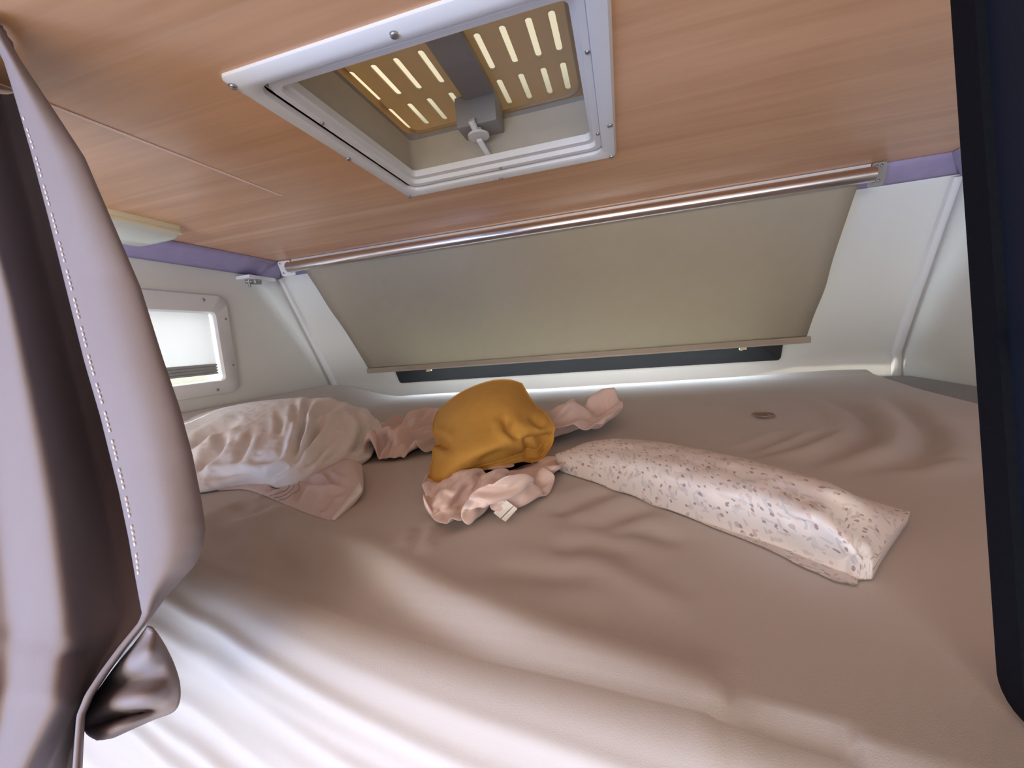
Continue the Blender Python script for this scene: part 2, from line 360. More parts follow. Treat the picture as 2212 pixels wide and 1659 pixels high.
         21,18,9,22,-70,-4,19,-24,12,-12,3,-18,1,1,11,21,-8,-8,19,15,2,15,15,5,-11,16,-8,12,-3,-2,-1,16,1,3,6,-4,-12,-21,6,-1,-21,-9,-11,-23,-18,-3,9,3,-18,2,-7,-12,2,-4,2,-7,2,
         19,-6,9,16,21,22,16,16,10,-53,-27,1,-4,18,6,-13,0,2,-2,5,20,0,-7,-14,25,20,11,16,7,-16,9,10,-17,17,-1,8,-7,19,7,-11,4,-21,-6,-18,-5,6,-19,-23,-18,-14,10,3,-19,5,-20,15,
         -24,22,-6,5,-9,-9,18,9,3,4,23,20,22,8,20,-68,1,-8,-6,-3,7,15,-10,5,5,-2,-10,-3,-6,3,20,24,26,16,10,-16,-7,19,-4,-2,13,2,0,-9,25,2,-21,-11,-15,0,-10,-8,-6,-21,-21,-3,-8,
         6,-6,0,-19,-5,5,8,-19,17,1,-26,10,22,20,-14,16,13,22,24,15,-95,25,17,-11,-3,5,-11,15,7,8,-1,-12,-8,-6,-5,16,20,22,25,18,-7,-15,8,15,-12,14,10,-3,-9,-5,19,-9,-10,-16,-9,
         -1,-14,-19,-20,-17,19,-18,1,2,-18,-1,-7,3,-24,6,-12,17,-24,23,5,22,5,13,12,17,16,22,-105,26,23,8,-12,12,-12,-22,10,26,-5,14,-16,1,-8,12,14,19,25,6,18,-17,7,12,-3,3,15,1,
         -9,-15,-11,-3,14,-6,-14,0,-14,-22,-19,-18,-7,19,1,-28,-8,10,-16,-16,-16,-14,-1,26,-22,5,27,24,-12,3,30,21,19,23,-114,25,20,21,-6,-15,18,-7,-12,6,14,21,-3,0,-10,5,16,19,
         1,12,23,-4,14,10,-1,-3,-7,21,-10,-7,-14,-15,12,9,-13,-18,-21,-1,-21,-14,-16,-3,6,5,-11,-28,-20,-14,-15,-5,2,16,16,-18,17,27,13,-10,27,25,16,24,-118,10,25,10,15,9,16,-6,
         -14,9,-1,3,26,-7,0,-3,5,13,21,-4,11,21,9,15,9,-12,-3,-11,16,-9,-12,-5,-2,8,-15,-16,-13,-21,-13,1,-16,-13,19,-11,-12,-15,-22,-24,-2,-12,-5,8,22,1,-10,14,16,5,22,24,27,21,
         -103,3,8,23,21,2,16,9,-28,21,2,-9,2,19,8,1,-2,9,19,1,9,18,10,16,-9,14,-7,-10,-15,15,-2,-11,4,-10,-8,-11,-19,-10,-14,-18,5,-15,-8,-23,-9,-3,-20,-3,-24,14,-4,0,0,20,-3,3,
         10,9,21,22,30,13,-84,9,3,14,15,19,13,-18,-10,6,22,1,-4,5,10,15,2,0,9,14,5,12,9,16,4,13,-4,-12,-13,-11,18,-4,2,-14,-4,-18,-18,-21,-1,-17,5,-11,-25,-21,-17,-10,9,-22,1,-4,
         9,-8,5,14,4,6,10,4,12,20,1,11,-61,14,17,5,16,12,21,-4,-16,0,6,10,14,2,8,6,13,3,5,16,-5,20,1,20,7,-4,-17,4,4,-10,-1,17,-15,-2,-23,-18,-18,-3,-13,-1,-17,-21,-1,-18,-18,-8,
         -18,9,-1,-1,-11,11,-9,11,17,-2,-3,28,18,15,-28,19,-45,3,17,19,15,1,9,17,-12,2,4,7,9,6,3,11,5,12,9,5,7,8,6,12,-14,10,6,1,3,-11,-7,2,10,-25,-16,-12,-6,-14,-11,-6,-17,-21,
         -19,3,-16,-17,1,-19,17,5,-9,-18,11,16,-4,1,13,8,22,22,-9,-18,-33,16,4,16,19,15,11,-2,4,2,-14,16,17,6,4,6,10,13,12,6,1,2,10,15,-10,11,-13,-9,6,14,-7,-3,-12,-5,-12,-12,
         -24,-25,14,-2,-24,-19,-18,-13,-5,-15,-12,4,-5,17,-25,9,0,5,14,3,11,10,18,20,-9,-6,-42,1,16,19,16,13,10,7,7,-5,-10,12,13,13,5,6,1,13,15,10,-2,5,12,12,-7,-12,4,0,10,6,-3,
         -5,-12,-13,-20,-16,-21,-14,-15,14,-23,-23,5,-8,-26,-12,-2,3,-8,-7,4,-7,14,4,9,8,14,-11,3,20,17,8,-44,-6,19,-14,15,22,5,23,-4,16,-3,-1,21,16,9,0,1,-1,21,11,8,3,12,-15,9,
         1,-9,12,-6,-3,6,9,-14,-21,-13,-25,-10,-23,-23,11,-26,-22,18,2,-21,-12,-5,5,-9,-4,3,-12,3,9,23,-6,14,4,3,15,16,7,-82,14,7,20,-13,12,24,21,11,0,17,-4,-6,27,18,-3,15,-1,8,
         19,8,10,-4,4,7,-19,6,-10,9,6,5,0,-14,-22,-21,-23,-12,-21,-21,7,-13,-21,-17,-5,26,-16,-23,1,-6,22,-19,6,1,15,8,6,0,13,4,10,12,19,-94,14,10,9,8,0,6,15,17,23,-9,22,1,-5,23,
         21,0,14,3,8,18,8,7,-7,-18,5,13,-7,5,11,-3,-13,-19,-21,-25,-9,-21,-12,-18,-24,3,-1,-13,-22,11,11,-25,-24,22,5,8,5,-9,20,10,9,-3,9,7,3,15,14,-93,11,15,9,16,-5,9,8,13,24,1,
         16,9,-15,6,15,25,16,4,8,18,14,-12,-13,4,0,-12,21,9,-2,-17,-11,-20,-18,-23,-21,0,-17,-20,-14,-23,-12,18,-21,-12,24,-11,-18,-7,22,18,-7,-6,0,16,22,-7,24,9,-1,12,18,-87,6,
         7,14,17,-1,2,14,10,25,0,21,-25,21,6,12,17,14,12,10,-11,25,9,-13,-2,-2,-3,13,3,-13,-12,-23,-18,-20,-25,-13,-16,2,-10,-17,-20,-26,13,1,-19,9,20,-22,0,10,19,3,-6,-1,-4,22,
         -11,20,22,13,-5,15,-77,14,9,11,2,11,11,-3,16,5,11,11,5,8,10,9,14,17,17,16,-21,-9,24,11,4,-24,16,-18,9,-15,-14,-23,-20,-21,-14,-18,-19,-15,1,-22,-17,-5,4,14,-8,2,-10,15,
         0,0,-2,15,4,6,-3,1,12,-1,13,24,14,-8,-57,9,19,8,-13,21,14,-5,8,15,6,14,11,-1,12,1,16,19,23,11,-12,-26,-1,24,13,-18,-15,11,-15,-14,-5,-20,-14,-20,-22,-21,-7,-25,-13,-6,
         11,-5,6,-16,19,-9,3,-7,19,-8,8,1,15,-5,18,-28,18,16,-20,12,23,4,-35,3,19,15,-21,11,-2,25,1,7,15,13,3,8,9,5,17,12,24,-8,7,-18,-28,23,13,-21,-1,-13,-11,-13,3,-13,-19,-16,
         -21,-3,-23,-17,-20,12,2,7,-8,5,1,1,7,-9,5,9,-7,11,-11,20,-14,7,11,-18,18,-8,9,22,-18,4,6,23,-10,-7,-4,27,11,5,2,18,9,11,11,-5,15,3,19,9,-25,-18,-11,6,19,-21,-5,-15,-8,
         13,-24,-12,3,-21,-10,-17,-14,-5,-15,7,9,-7,7,3,-10,15,-14,9,7,-11,16,-22,13,25,-19,3,0,-3,-6,11,-1,21,-7,10,5,4,14,-3,-10,7,22,17,-4,16,15,-14,19,5,9,-16,15,12,-21,-12,
         10,-21,0,-9,13,-23,4,7,-18,-20,-13,12,-21,-4,-15,-4,-14,2,-1,-2,-4,16,-8,0,12,0,-1,1,-9,15,6,-10,3,-1,13,-3,-15,-4,5,17,9,8,11,7,10,-13,6,-4,9,13,17,13,6,-16,10,24,5,-4,
         9,-4,0,-5,-11,-17,-10,1,-3,7,6,0,-23,-18,-14,-7,2,-24,8,-8,-16,-9,14,-7,7,3,-1,-1,10,2,-1,-2,-8,3,16,-1,1,-6,-14,1,13,-1,-7,3,33,5,-1,14,7,-2,6,-3,4,6,20,17,2,-7,0,10,
         16,4,4,0,-12,12,-15,-13,-10,0,-3,7,3,-22,3,-23,-18,1,-25,3,-8,-12,4,-9,-4,9,-10,21,-8,8,7,-22,17,5,-7,-13,10,11,-2,-11,-12,15,3,-10,17,3,31,6,-9,19,-2,5,10,-1,2,9,-11,
         10,25,7,-12,6,18,8,6,-15,2,5,-3,-12,-11,-8,9,-10,-20,-8,1,-11,-10,-16,0,-2,-5,-10,-14,2,-3,-2,-18,0,21,23,-17,-2,14,-2,0,-7,0,6,4,-4,-8,-18,-2,24,16,8,22,13,-5,-3,6,16,
         -4,9,6,10,-9,-12,12,26,1,-18,15,17,-8,18,-10,15,-12,-1,-12,-11,-11,10,-17,-8,-3,-2,-22,-3,-18,9,-19,-4,-6,-4,1,-6,-11,-12,6,26,2,1,-14,18,8,-4,-14,-13,-4,22,0,-13,-9,17,
         -4,26,42,4,-9,5,6,2,10,7,7,8,-7,-9,-4,9,25,-17,-5,7,22,9,5,6,-2,-3,-8,-14,-15,-18,12,-11,-16,-17,13,-16,-4,-14,4,-8,-27,16,-1,-18,-7,6,-5,9,19,1,-3,-20,12,20,-19,5,-22,
         1,20,-6,-4,-11,1,14,68,-4,8,2,6,3,-2,9,9,15,-21,9,-6,3,4,13,-9,15,-19,0,25,16,3,-3,-5,-10,-18,-19,-11,17,-20,-17,-23,13,12,-20,-8,-24,-11,-2,20,-11,-4,2,-1,14,11,-4,-9,
         -1,9,10,-18,-13,9,-2,-2,13,-5,-14,1,14,55,8,5,9,2,6,0,8,7,6,-7,-4,10,4,4,5,-1,-8,2,-5,-6,25,-9,7,-4,-21,6,-13,-13,-14,12,-18,-18,-20,-1,23,-13,-15,-8,-18,4,21,-7,-6,6,
         -11,14,17,-6,0,8,-19,-3,1,4,-14,16,-5,-1,2,2,-11,78,-1,12,-4,16,1,2,4,17,-8,-6,3,10,-13,3,18,7,-20,9,-3,-25,0,21,4,-4,-24,-15,18,-1,-20,-19,-3,1,-24,-15,4,22,-6,-26,-1,
         -13,6,20,5,-22,2,22,8,-1,3,-19,8,0,-20,17,-7,-12,17,4,-4,7,-13,67,9,11,-4,1,17,7,4,-6,-2,11,-18,-4,20,3,-11,24,-6,-27,-11,20,-16,-11,15,-11,8,-26,-1,17,-7,-22,-11,-20,
         12,-14,-10,13,-14,17,-17,-7,9,-14,5,17,-8,10,21,-24,5,10,-6,-17,5,18,-23,0,3,14,-3,9,-18,65,17,-4,13,0,0,19,11,-8,-3,-11,3,-9,4,23,-19,-3,8,5,-25,12,0,-27,-13,-9,18,4,
         -22,-6,19,-8,-10,-17,-15,14,-12,-22,10,4,12,-11,-16,12,-9,19,4,5,-4,12,-2,-4,-5,3,-18,18,-20,19,-5,0,12,-1,-7,63,-7,22,12,3,-7,17,14,0,-19,4,4,-11,-9,21,-6,-15,23,-14,
         -2,-14,-15,5,-14,-22,-6,23,1,-24,-10,-5,16,-3,-13,-6,10,-23,-12,16,17,-9,-14,10,-7,4,10,10,-3,15,2,-9,-5,-22,14,-14,8,-1,10,3,1,8,-3,55,2,7,4,21,1,-4,8,15,-17,-14,17,-2,
         -15,-4,-3,-2,24,0,-17,4,-13,-20,-2,-19,-20,-2,27,-5,-16,-16,-7,23,-7,-7,14,-12,-13,-10,15,14,-13,-6,8,-13,9,22,-2,4,-1,15,-27,-2,-2,5,-5,1,12,-7,20,-3,4,51,2,10,-3,4,23,
         -2,0,-5,-7,-18,0,22,1,-2,0,-19,3,13,-4,-19,-9,8,-27,-4,-15,-24,10,20,-3,-8,-14,2,-3,9,-16,15,-5,-12,6,22,-7,-10,4,-14,-7,2,23,21,-10,-17,14,-15,3,-2,7,-4,0,11,-16,22,14,
         14,25,19,5,-11,0,24,10,-5,-7,-18,-20,-3,25,-8,13,-15,1,-14,18,-6,-15,-7,-5,-18,-23,-1,-17,4,24,11,-20,5,2,-8,-11,1,16,-11,-17,16,19,1,-19,-2,-11,-4,14,24,6,-19,-10,11,
         -7,15,-16,15,-2,-7,7,5,15,9,8,22,27,2,-14,2,25,-10,5,-7,-19,-25,-1,12,14,9,3,-8,-24,0,14,-5,-14,-22,-9,-13,-15,-8,7,24,5,1,-15,14,-13,-20,24,-2,-10,-2,23,-19,15,-6,-7,
         -7,0,6,20,-2,-15,-7,18,-3,-4,-4,17,-10,17,-17,23,16,12,0,15,26,1,-19,24,7,-8,-18,2,-21,-25,-6,17,2,21,2,-11,-27,1,18,-2,-24,-24,1,-3,-16,-7,5,8,24,2,-17,-14,-8,8,21,3,
         -4,-14,-1,20,6,-13,1,0,-2,11,23,-22,-16,24,2,-7,-9,0,8,5,-15,19,25,15,10,0,24,2,-22,1,26,-24,11,-7,-9,-29,-9,-5,10,-3,13,13,-11,-23,-7,21,-20,-5,-11,-19,10,-3,-2,-1,13,
         15,-6,-10,-9,-7,14,20,-2,-10,-5,7,13,-11,-21,22,9,-5,-1,19,-29,12,16,-26,19,-1,6,-13,5,-7,45,-17,6,25,14,13,-7,-26,17,17,-14,-12,-6,3,-19,-8,-5,-23,6,17,18,-8,-24,-8,14,
         -6,-14,-3,-3,8,-2,0,7,-16,8,7,-10,-1,10,13,-11,11,-9,10,2,-6,-24,-1,23,10,-12,24,-22,-6,15,-6,0,17,-8,-15,22,-9,9,15,-14,8,11,23,10,-18,22,1,1,-17,4,-19,-29,14,2,-27,
         -11,1,22,12,-2,-14,-5,-9,6,-15,12,-8,12,2,-13,7,4,-3,-4,-7,13,-7,18,8,-18,-7,20,-1,-18,-24,17,24,3,-12,19,-9,0,-2,-9,8,15,-19,20,-7,-28,20,22,9,-18,12,23,9,3,-8,12,-6,
         -17,-4,-6,-27,18,-20,-21,-9,6,10,25,7,-10,-5,-5,-2,-9,10,-7,16,-12,5,6,-2,3,-7,-18,12,22,-10,8,-14,-2,-4,7,-16,-5,6,27,2,-19,24,-10,13,-17,-2,18,-15,-16,24,-41,12,18,22,
         7,-15,6,12,6,18,-5,2,-9,-3,-26,-21,-1,23,-23,-12,-9,13,4,13,18,4,-8,-5,-3,-8,8,4,-1,1,-9,20,-11,-11,-1,8,-9,10,17,-6,-2,-7,-3,-7,-4,-20,18,30,-8,5,13,-31,4,4,18,-9,-10,
         -6,-54,23,13,25,23,3,-15,17,1,13,-5,-8,18,-5,-24,-17,-17,8,13,-18,-8,14,6,6,-6,22,7,-7,-16,7,-6,10,10,-22,10,8,-4,-6,-6,4,-2,6,-1,17,-12,-4,6,-13,-13,-8,-8,15,28,11,-13,
         3,6,-1,-21,-3,20,-9,-82,14,23,23,25,15,2,-19,6,9,-11,23,-7,10,-12,-15,-15,3,16,-10,-11,14,9,-12,10,18,-19,14,-20,6,11,-3,-14,7,14,-14,1,10,-11,-1,5,12,-16,1,13,0,-15,9,
         -10,-7,-10,-8,2,24,13,6,-17,16,-3,-24,-4,17,-102,16,21,23,18,20,21,-7,-16,1,17,-9,0,15,-16,9,-22,7,6,9,-10,6,4,1,8,-18,11,5,-3,-7,4,-12,5,15,-16,15,0,-10,9,-6,1,3,1,-10,
         8,-16,15,0,2,-5,-8,-6,-18,-2,5,13,22,1,-16,13,-22,1,],
        [312,-44,-26,-39,-42,-35,-32,-39,-35,-3,4,29,-36,4,41,8,-44,16,25,28,35,13,-14,-10,-42,-17,43,-34,-34,-21,45,11,-43,17,46,-16,22,29,43,42,45,26,2,39,31,5,38,27,34,16,12,
         23,-26,27,8,-17,12,23,37,-4,23,12,-276,-23,-43,-39,-42,-41,-45,-10,-21,-44,2,41,2,-38,-6,42,7,-39,-3,46,29,32,-5,12,-17,-42,-4,15,-49,-24,-1,43,9,-29,11,41,23,13,33,33,
         42,51,23,-19,26,44,21,22,12,13,25,11,10,-15,35,14,-24,26,23,31,-8,15,-274,-7,-30,-25,-40,-40,-43,-40,-24,2,-27,-2,38,-4,-40,1,47,13,-43,-2,32,34,32,-26,1,9,-31,-25,31,
         -52,-33,21,40,17,-20,46,13,18,32,34,14,30,35,21,28,17,-3,26,29,32,-10,11,15,24,-24,33,15,-14,26,12,27,-4,-257,-29,-29,-5,-29,-14,-37,-42,-17,10,-33,-2,-34,37,-13,-36,18,
         52,-8,-39,-5,39,27,10,-50,34,21,-37,-10,-12,-31,-7,18,41,-2,40,31,21,17,43,27,-28,33,36,9,23,42,0,15,32,15,-35,22,17,22,-18,27,13,-2,33,7,37,-289,-19,-32,-25,-24,-5,-43,
         33,-16,-37,-9,8,-44,-12,-12,9,5,28,19,-47,-18,11,33,41,-52,-11,31,18,8,-5,-34,-28,4,28,31,25,36,-20,41,41,40,-9,-31,34,47,27,16,37,-21,23,35,-21,9,-15,26,4,-1,15,12,25,
         33,12,-258,-17,-41,-40,23,-40,-37,10,32,-10,-23,-1,-25,-13,-12,5,5,32,-6,-47,15,-35,14,45,-2,-44,-17,13,48,26,-20,-27,-29,39,19,24,33,4,27,38,-7,45,-41,16,45,9,31,16,28,
         -12,25,23,-1,-40,12,9,11,24,41,-5,20,31,-242,-35,-40,-20,-19,28,-31,-21,-7,30,-32,25,-27,-8,2,-38,23,-7,13,-9,-41,27,-41,20,45,-5,-35,-27,22,36,7,-42,8,41,29,-2,17,35,
         37,-26,26,33,6,-9,-9,39,27,18,8,24,-15,21,17,3,-35,-10,26,29,26,18,8,29,-223,-29,-25,-46,-15,47,4,-10,-24,1,10,-13,-10,2,-24,-11,-40,-22,4,16,-41,40,13,-43,22,40,4,-39,
         -16,2,44,8,-15,39,29,-11,18,41,-20,17,11,39,45,2,-38,-18,46,4,29,-2,-13,19,12,25,8,-11,-23,27,24,20,8,32,-200,-19,-32,3,-47,-2,46,24,-22,-2,-33,21,0,-30,2,-27,-21,-28,6,
         -34,-30,3,46,13,-33,7,42,6,-12,-41,-2,32,30,37,-4,16,22,7,8,31,3,23,3,38,-20,-37,-3,5,37,-3,28,-12,14,12,10,12,7,-21,41,5,22,7,-193,10,-8,-3,-35,15,-12,45,18,-21,-21,
         -15,33,-30,-31,8,-44,2,-39,8,-30,-37,5,12,46,16,-40,3,42,-9,-33,14,38,41,31,15,20,6,-6,29,19,-6,37,-11,24,-46,-44,-4,38,0,3,15,41,-16,-21,16,13,12,15,22,-2,15,-202,13,
         -17,10,19,13,-24,29,44,1,-18,-31,20,-9,-36,-36,2,-30,-22,-26,22,-41,11,-17,-1,53,10,-37,-5,33,-11,26,9,27,42,45,13,0,12,-5,17,41,12,-3,-13,-43,-54,4,43,45,-8,-44,24,26,
         -42,-12,16,20,10,21,32,-22,-189,4,-4,4,12,35,31,-12,42,25,-2,-30,-10,-12,-26,-6,-23,-14,-29,-27,31,-38,-33,42,-34,6,45,-2,-32,10,36,18,12,22,18,42,36,12,14,-10,30,-14,
         -13,1,-13,-26,-11,9,28,-3,9,-20,-30,34,13,-43,35,-12,23,-8,35,3,-225,48,-14,-2,1,36,29,43,5,41,24,-19,-18,-12,-21,-31,-14,-1,-37,-28,27,-24,-37,2,17,-46,8,48,11,-10,23,
         24,24,28,8,25,41,35,-13,19,4,10,-16,-33,-44,-37,-10,29,16,-17,15,0,-16,-9,25,1,-14,4,5,24,10,-1,-190,11,25,22,-29,18,38,34,24,29,32,4,-2,-15,-14,-31,-27,-20,-3,-28,-30,
         26,-33,-36,45,-29,-33,23,46,26,14,21,16,31,21,15,33,29,22,4,-30,-25,-16,-26,-3,-28,-16,-9,-6,-20,26,-9,-10,-5,18,2,-4,-2,34,-1,-1,17,-155,-5,-6,29,41,3,-6,26,34,14,27,
         27,-22,-6,35,-19,-23,-25,1,-37,-34,25,-38,-39,21,15,-44,16,43,33,18,23,12,27,27,16,33,30,10,-2,-30,-36,-43,-5,-40,-15,-23,-6,-14,20,-11,-4,-11,9,0,-2,6,30,2,-6,23,-8,
         -123,-20,18,1,42,31,29,-12,-9,31,23,14,28,0,39,0,-32,-22,-12,-33,-5,-27,-28,-27,-15,47,-12,5,15,40,26,33,12,12,25,25,15,46,0,-12,-19,-42,-44,-39,-38,-8,-9,-12,-15,-8,
         -13,-2,12,-19,10,-4,12,24,1,3,26,1,-157,47,1,-22,28,44,31,-11,33,1,-10,40,14,44,32,19,-21,-27,-27,-9,-32,-13,-18,-32,-40,-1,48,22,10,4,28,33,44,14,27,30,-3,16,-38,17,
         -28,-27,-23,-44,-38,-34,-24,-16,7,-20,-23,-5,15,10,-24,11,8,24,14,13,11,-9,-130,4,7,18,11,27,28,38,-10,18,30,-18,35,32,41,38,9,-19,-30,-22,-33,-2,-35,-17,-31,-25,36,43,
         24,-1,8,38,37,33,29,24,6,-39,-38,-8,17,-23,-41,0,-39,-49,-29,-43,-19,21,-6,-46,-2,22,-17,-4,7,14,23,17,13,-14,-62,-20,-20,6,47,16,27,3,-3,24,31,33,-4,31,40,35,39,11,-25,
         -36,-33,-35,22,-28,-55,-14,27,26,42,27,-25,24,46,18,34,3,4,-11,-43,-32,17,-11,-4,-23,-27,-37,-39,-31,-38,-30,34,1,-45,-16,-2,7,9,35,-32,29,8,34,-108,-12,4,30,-20,39,25,
         23,-25,17,34,33,38,4,34,41,35,38,-3,-40,-35,-26,-36,12,-59,14,21,28,1,43,18,-33,20,42,-2,5,6,22,-36,-31,-28,15,-19,-20,-21,-15,-31,-38,-42,-36,0,36,12,-15,-24,23,16,-14,
         -23,-17,6,25,-64,29,11,-7,-6,-19,27,39,23,-11,13,26,34,45,40,-3,40,38,13,-13,-43,-17,-42,-40,15,19,-18,16,20,41,44,-18,-36,3,13,11,43,-21,-29,-30,10,-29,-13,-17,-24,-14,
         -18,-40,-13,-46,-27,8,21,34,14,19,-8,11,-31,-14,-46,-1,19,-34,-12,-1,-1,8,4,27,35,46,21,17,15,14,36,32,-1,39,27,11,-42,-32,-14,-37,-36,21,46,13,24,26,-3,31,-22,-42,30,
         -2,0,-9,-19,-30,-9,-21,-9,-23,-21,-11,-17,16,-29,-30,-17,-24,-26,29,32,19,37,6,-43,-31,1,-43,50,-13,-37,-11,15,11,6,6,25,30,43,-11,2,29,43,39,31,-24,24,45,-7,-34,-27,
         -44,-44,-8,52,19,39,9,18,15,-11,-15,-32,-4,-1,16,-19,-27,-20,21,-31,-23,-20,-44,1,13,27,-41,-41,13,-34,-27,18,46,37,-8,-47,-32,4,-20,79,-39,-2,-2,13,13,6,2,28,-7,32,43,
         -31,12,29,41,43,27,-27,7,39,-7,-40,-35,-43,-47,24,43,11,16,17,30,-17,-23,-24,-10,26,-13,-5,-29,13,-22,-24,-17,-1,-47,35,11,5,-35,-43,-16,29,-32,-25,19,42,42,-30,-44,-30,
         -17,99,-7,-9,-21,39,10,-9,8,3,21,-1,49,7,-9,13,41,16,48,15,-36,12,15,-39,-24,-41,-9,-42,22,23,29,33,-13,-14,-20,-19,-15,27,-17,9,-36,9,-32,-22,13,2,-21,-28,10,7,-5,-26,
         -40,11,27,-18,-33,41,41,27,-36,-47,-22,123,-8,-8,-43,9,41,15,6,10,-18,15,-15,47,35,4,18,35,-19,48,15,-3,-37,-37,-42,-27,-17,18,-14,44,21,-10,-21,-8,18,-5,-42,-7,2,-6,0,
         -26,-27,6,-17,-3,-3,-15,-24,20,-16,37,-33,31,-35,-15,-20,12,40,47,1,-40,-20,125,-5,-40,-23,-28,14,42,33,20,0,-43,10,33,43,37,21,-23,-13,17,45,-4,-25,-40,-35,-37,-37,4,
         23,40,-13,-7,-22,-12,22,20,-5,-46,-22,4,-9,-23,-2,-11,-28,-2,25,-27,-36,1,39,28,9,29,-23,-23,-21,13,0,9,50,-8,-31,102,12,-22,-29,-35,-33,21,40,41,-6,9,4,29,4,28,40,22,
         -16,-30,37,-29,-12,-30,-32,-38,13,-37,34,-5,-18,-10,22,-23,-6,17,29,-23,-40,-25,-11,-13,-15,-4,-1,-26,7,17,6,-42,18,28,28,35,-35,31,-18,10,0,-14,14,40,-15,15,40,-5,3,
         -28,-40,-16,12,35,-8,5,12,46,41,-12,18,37,18,-11,-9,-34,-22,-17,-24,-42,-4,-5,-1,-9,-12,25,6,25,-13,-39,24,-10,-25,-39,12,-23,-44,-12,40,-12,-39,9,38,-8,-36,33,26,28,22,
         31,1,-42,44,-4,18,12,12,-55,29,31,0,-36,10,-14,-47,17,40,16,-11,35,25,33,-22,22,29,8,-22,-36,-19,-26,-20,-34,-24,20,-26,16,-15,0,7,35,-14,9,-24,-21,-5,-15,-33,5,-40,-3,
         -1,32,6,-35,3,26,-5,-21,14,33,43,38,12,-21,18,26,15,19,14,-81,-22,32,12,-34,-10,-13,11,-29,26,38,21,-19,47,24,-15,13,23,16,-21,-43,-16,-9,-28,-37,25,-35,17,2,6,-37,38,
         -15,22,-21,-31,-2,-29,-14,-22,-6,17,34,-49,20,42,-38,-33,8,33,10,-4,41,-12,34,53,-1,-4,35,28,22,12,-76,-50,-21,29,-11,-46,-13,17,30,-22,25,16,39,-4,20,46,17,-32,10,-15,
         0,-24,-30,-34,-36,24,12,-3,-16,-15,-17,39,-35,14,-21,-24,-17,-1,31,-25,-16,35,6,-28,29,11,-11,-47,-18,26,29,16,37,3,5,18,44,12,38,17,31,15,-103,-20,-50,-23,27,-35,-39,1,
         28,18,-2,30,31,-18,33,23,47,-26,-17,-22,16,-27,-33,-3,-32,-18,9,6,-18,-17,35,-13,-25,13,5,-48,-11,44,25,-5,-11,-50,-4,38,-12,-9,44,-27,-12,-38,35,24,30,23,-26,42,33,45,
         40,30,31,21,-104,-41,-30,-40,-15,-35,-4,-33,12,18,12,37,24,35,-26,30,37,24,-42,-43,24,-18,-23,-30,-31,-16,-3,27,8,5,-13,-26,-21,3,31,7,-43,42,8,-44,42,-7,-51,2,25,-31,
         40,28,-52,-9,-7,48,8,44,-6,10,40,45,29,44,44,36,-113,-41,-34,-35,-40,-37,-5,-30,-5,9,24,30,42,34,25,-46,28,50,1,-40,-44,4,-29,-21,-34,-17,4,29,-7,5,-12,2,-5,-33,3,30,19,
         -40,42,-46,24,45,-34,-11,-32,2,8,7,-17,35,-41,9,46,45,42,7,12,34,42,36,21,45,-100,-40,-33,-24,-30,-41,-45,-21,22,-16,41,36,-2,41,38,-1,-18,13,7,-28,-32,31,-48,-34,-2,7,
         -43,-6,20,-16,-13,3,8,43,-42,-7,44,-38,1,39,-22,37,32,-34,-15,-20,20,7,-28,-27,23,-21,43,40,50,43,-5,23,44,10,24,42,-93,-27,-42,-46,-29,7,-26,-44,16,-13,42,30,26,11,35,
         31,1,15,-34,-40,1,-26,-34,-30,-6,36,-18,-28,-27,2,15,-10,6,28,-1,-35,-2,36,-43,6,41,41,25,-10,-25,-11,-41,40,3,-34,-10,-6,27,38,44,36,45,-12,37,28,36,-8,-60,-41,-39,-21,
         -46,-35,18,-26,-33,29,45,21,41,31,14,33,18,-5,-26,-25,-36,-26,-29,-26,-19,22,-9,13,-42,3,32,-19,-8,-36,16,33,-28,4,18,-15,-9,22,30,44,-5,-13,-39,-34,45,3,-5,-22,23,20,
         21,44,33,39,7,46,38,13,-110,-42,-22,-42,-14,-42,-29,-23,25,12,18,45,42,40,38,4,28,-5,-26,-36,-2,-37,-30,-31,-22,-12,5,30,-24,-22,-13,37,-13,-13,-11,-16,46,-5,30,-11,-29,
         18,-19,47,26,-14,-12,-31,-41,31,41,-7,15,26,-14,39,43,31,34,32,38,15,-124,-16,-46,-19,-43,-21,-42,-31,-2,40,37,35,23,37,45,38,17,-40,-18,3,-26,-6,-33,-21,-28,-7,9,-39,
         33,-23,-19,-30,33,23,-40,6,-28,45,35,12,-24,-33,-26,27,34,-40,-11,-7,-31,27,39,38,35,-23,20,35,4,22,37,43,45,-23,-73,-43,-9,-44,-12,-44,-17,-22,-30,9,40,39,38,20,38,34,
         37,3,-28,-12,5,-39,-5,-22,-22,-5,-12,-11,-24,24,-25,-18,-11,-2,37,-4,-37,-7,14,47,17,-26,-37,-16,4,16,-30,-29,-1,26,19,42,44,21,-6,26,39,-3,25,33,43,-14,-78,-12,-39,-16,
         -43,-21,-45,-26,31,4,-10,29,45,30,39,8,28,39,14,-27,-31,9,-27,-1,-37,-2,5,-21,-11,-31,18,-6,-30,-9,1,36,-6,-19,-26,14,51,-31,8,-22,-31,41,-23,-32,3,33,-16,20,27,40,34,4,
         39,23,-13,31,23,30,-56,-25,-41,-34,-25,-40,-20,-39,-11,46,17,23,-21,45,30,1,34,29,46,10,-27,-26,13,-18,-36,12,-36,16,-29,0,-43,-34,20,8,-8,38,11,-18,-28,-12,51,-4,-28,
         21,-39,-24,42,-35,-46,14,51,21,-20,28,36,18,28,39,23,-12,38,41,-62,-40,-10,-39,-40,-11,-35,-37,-38,12,46,23,13,-1,29,37,18,21,22,40,19,-23,-37,-15,11,-14,-10,-34,18,-20,
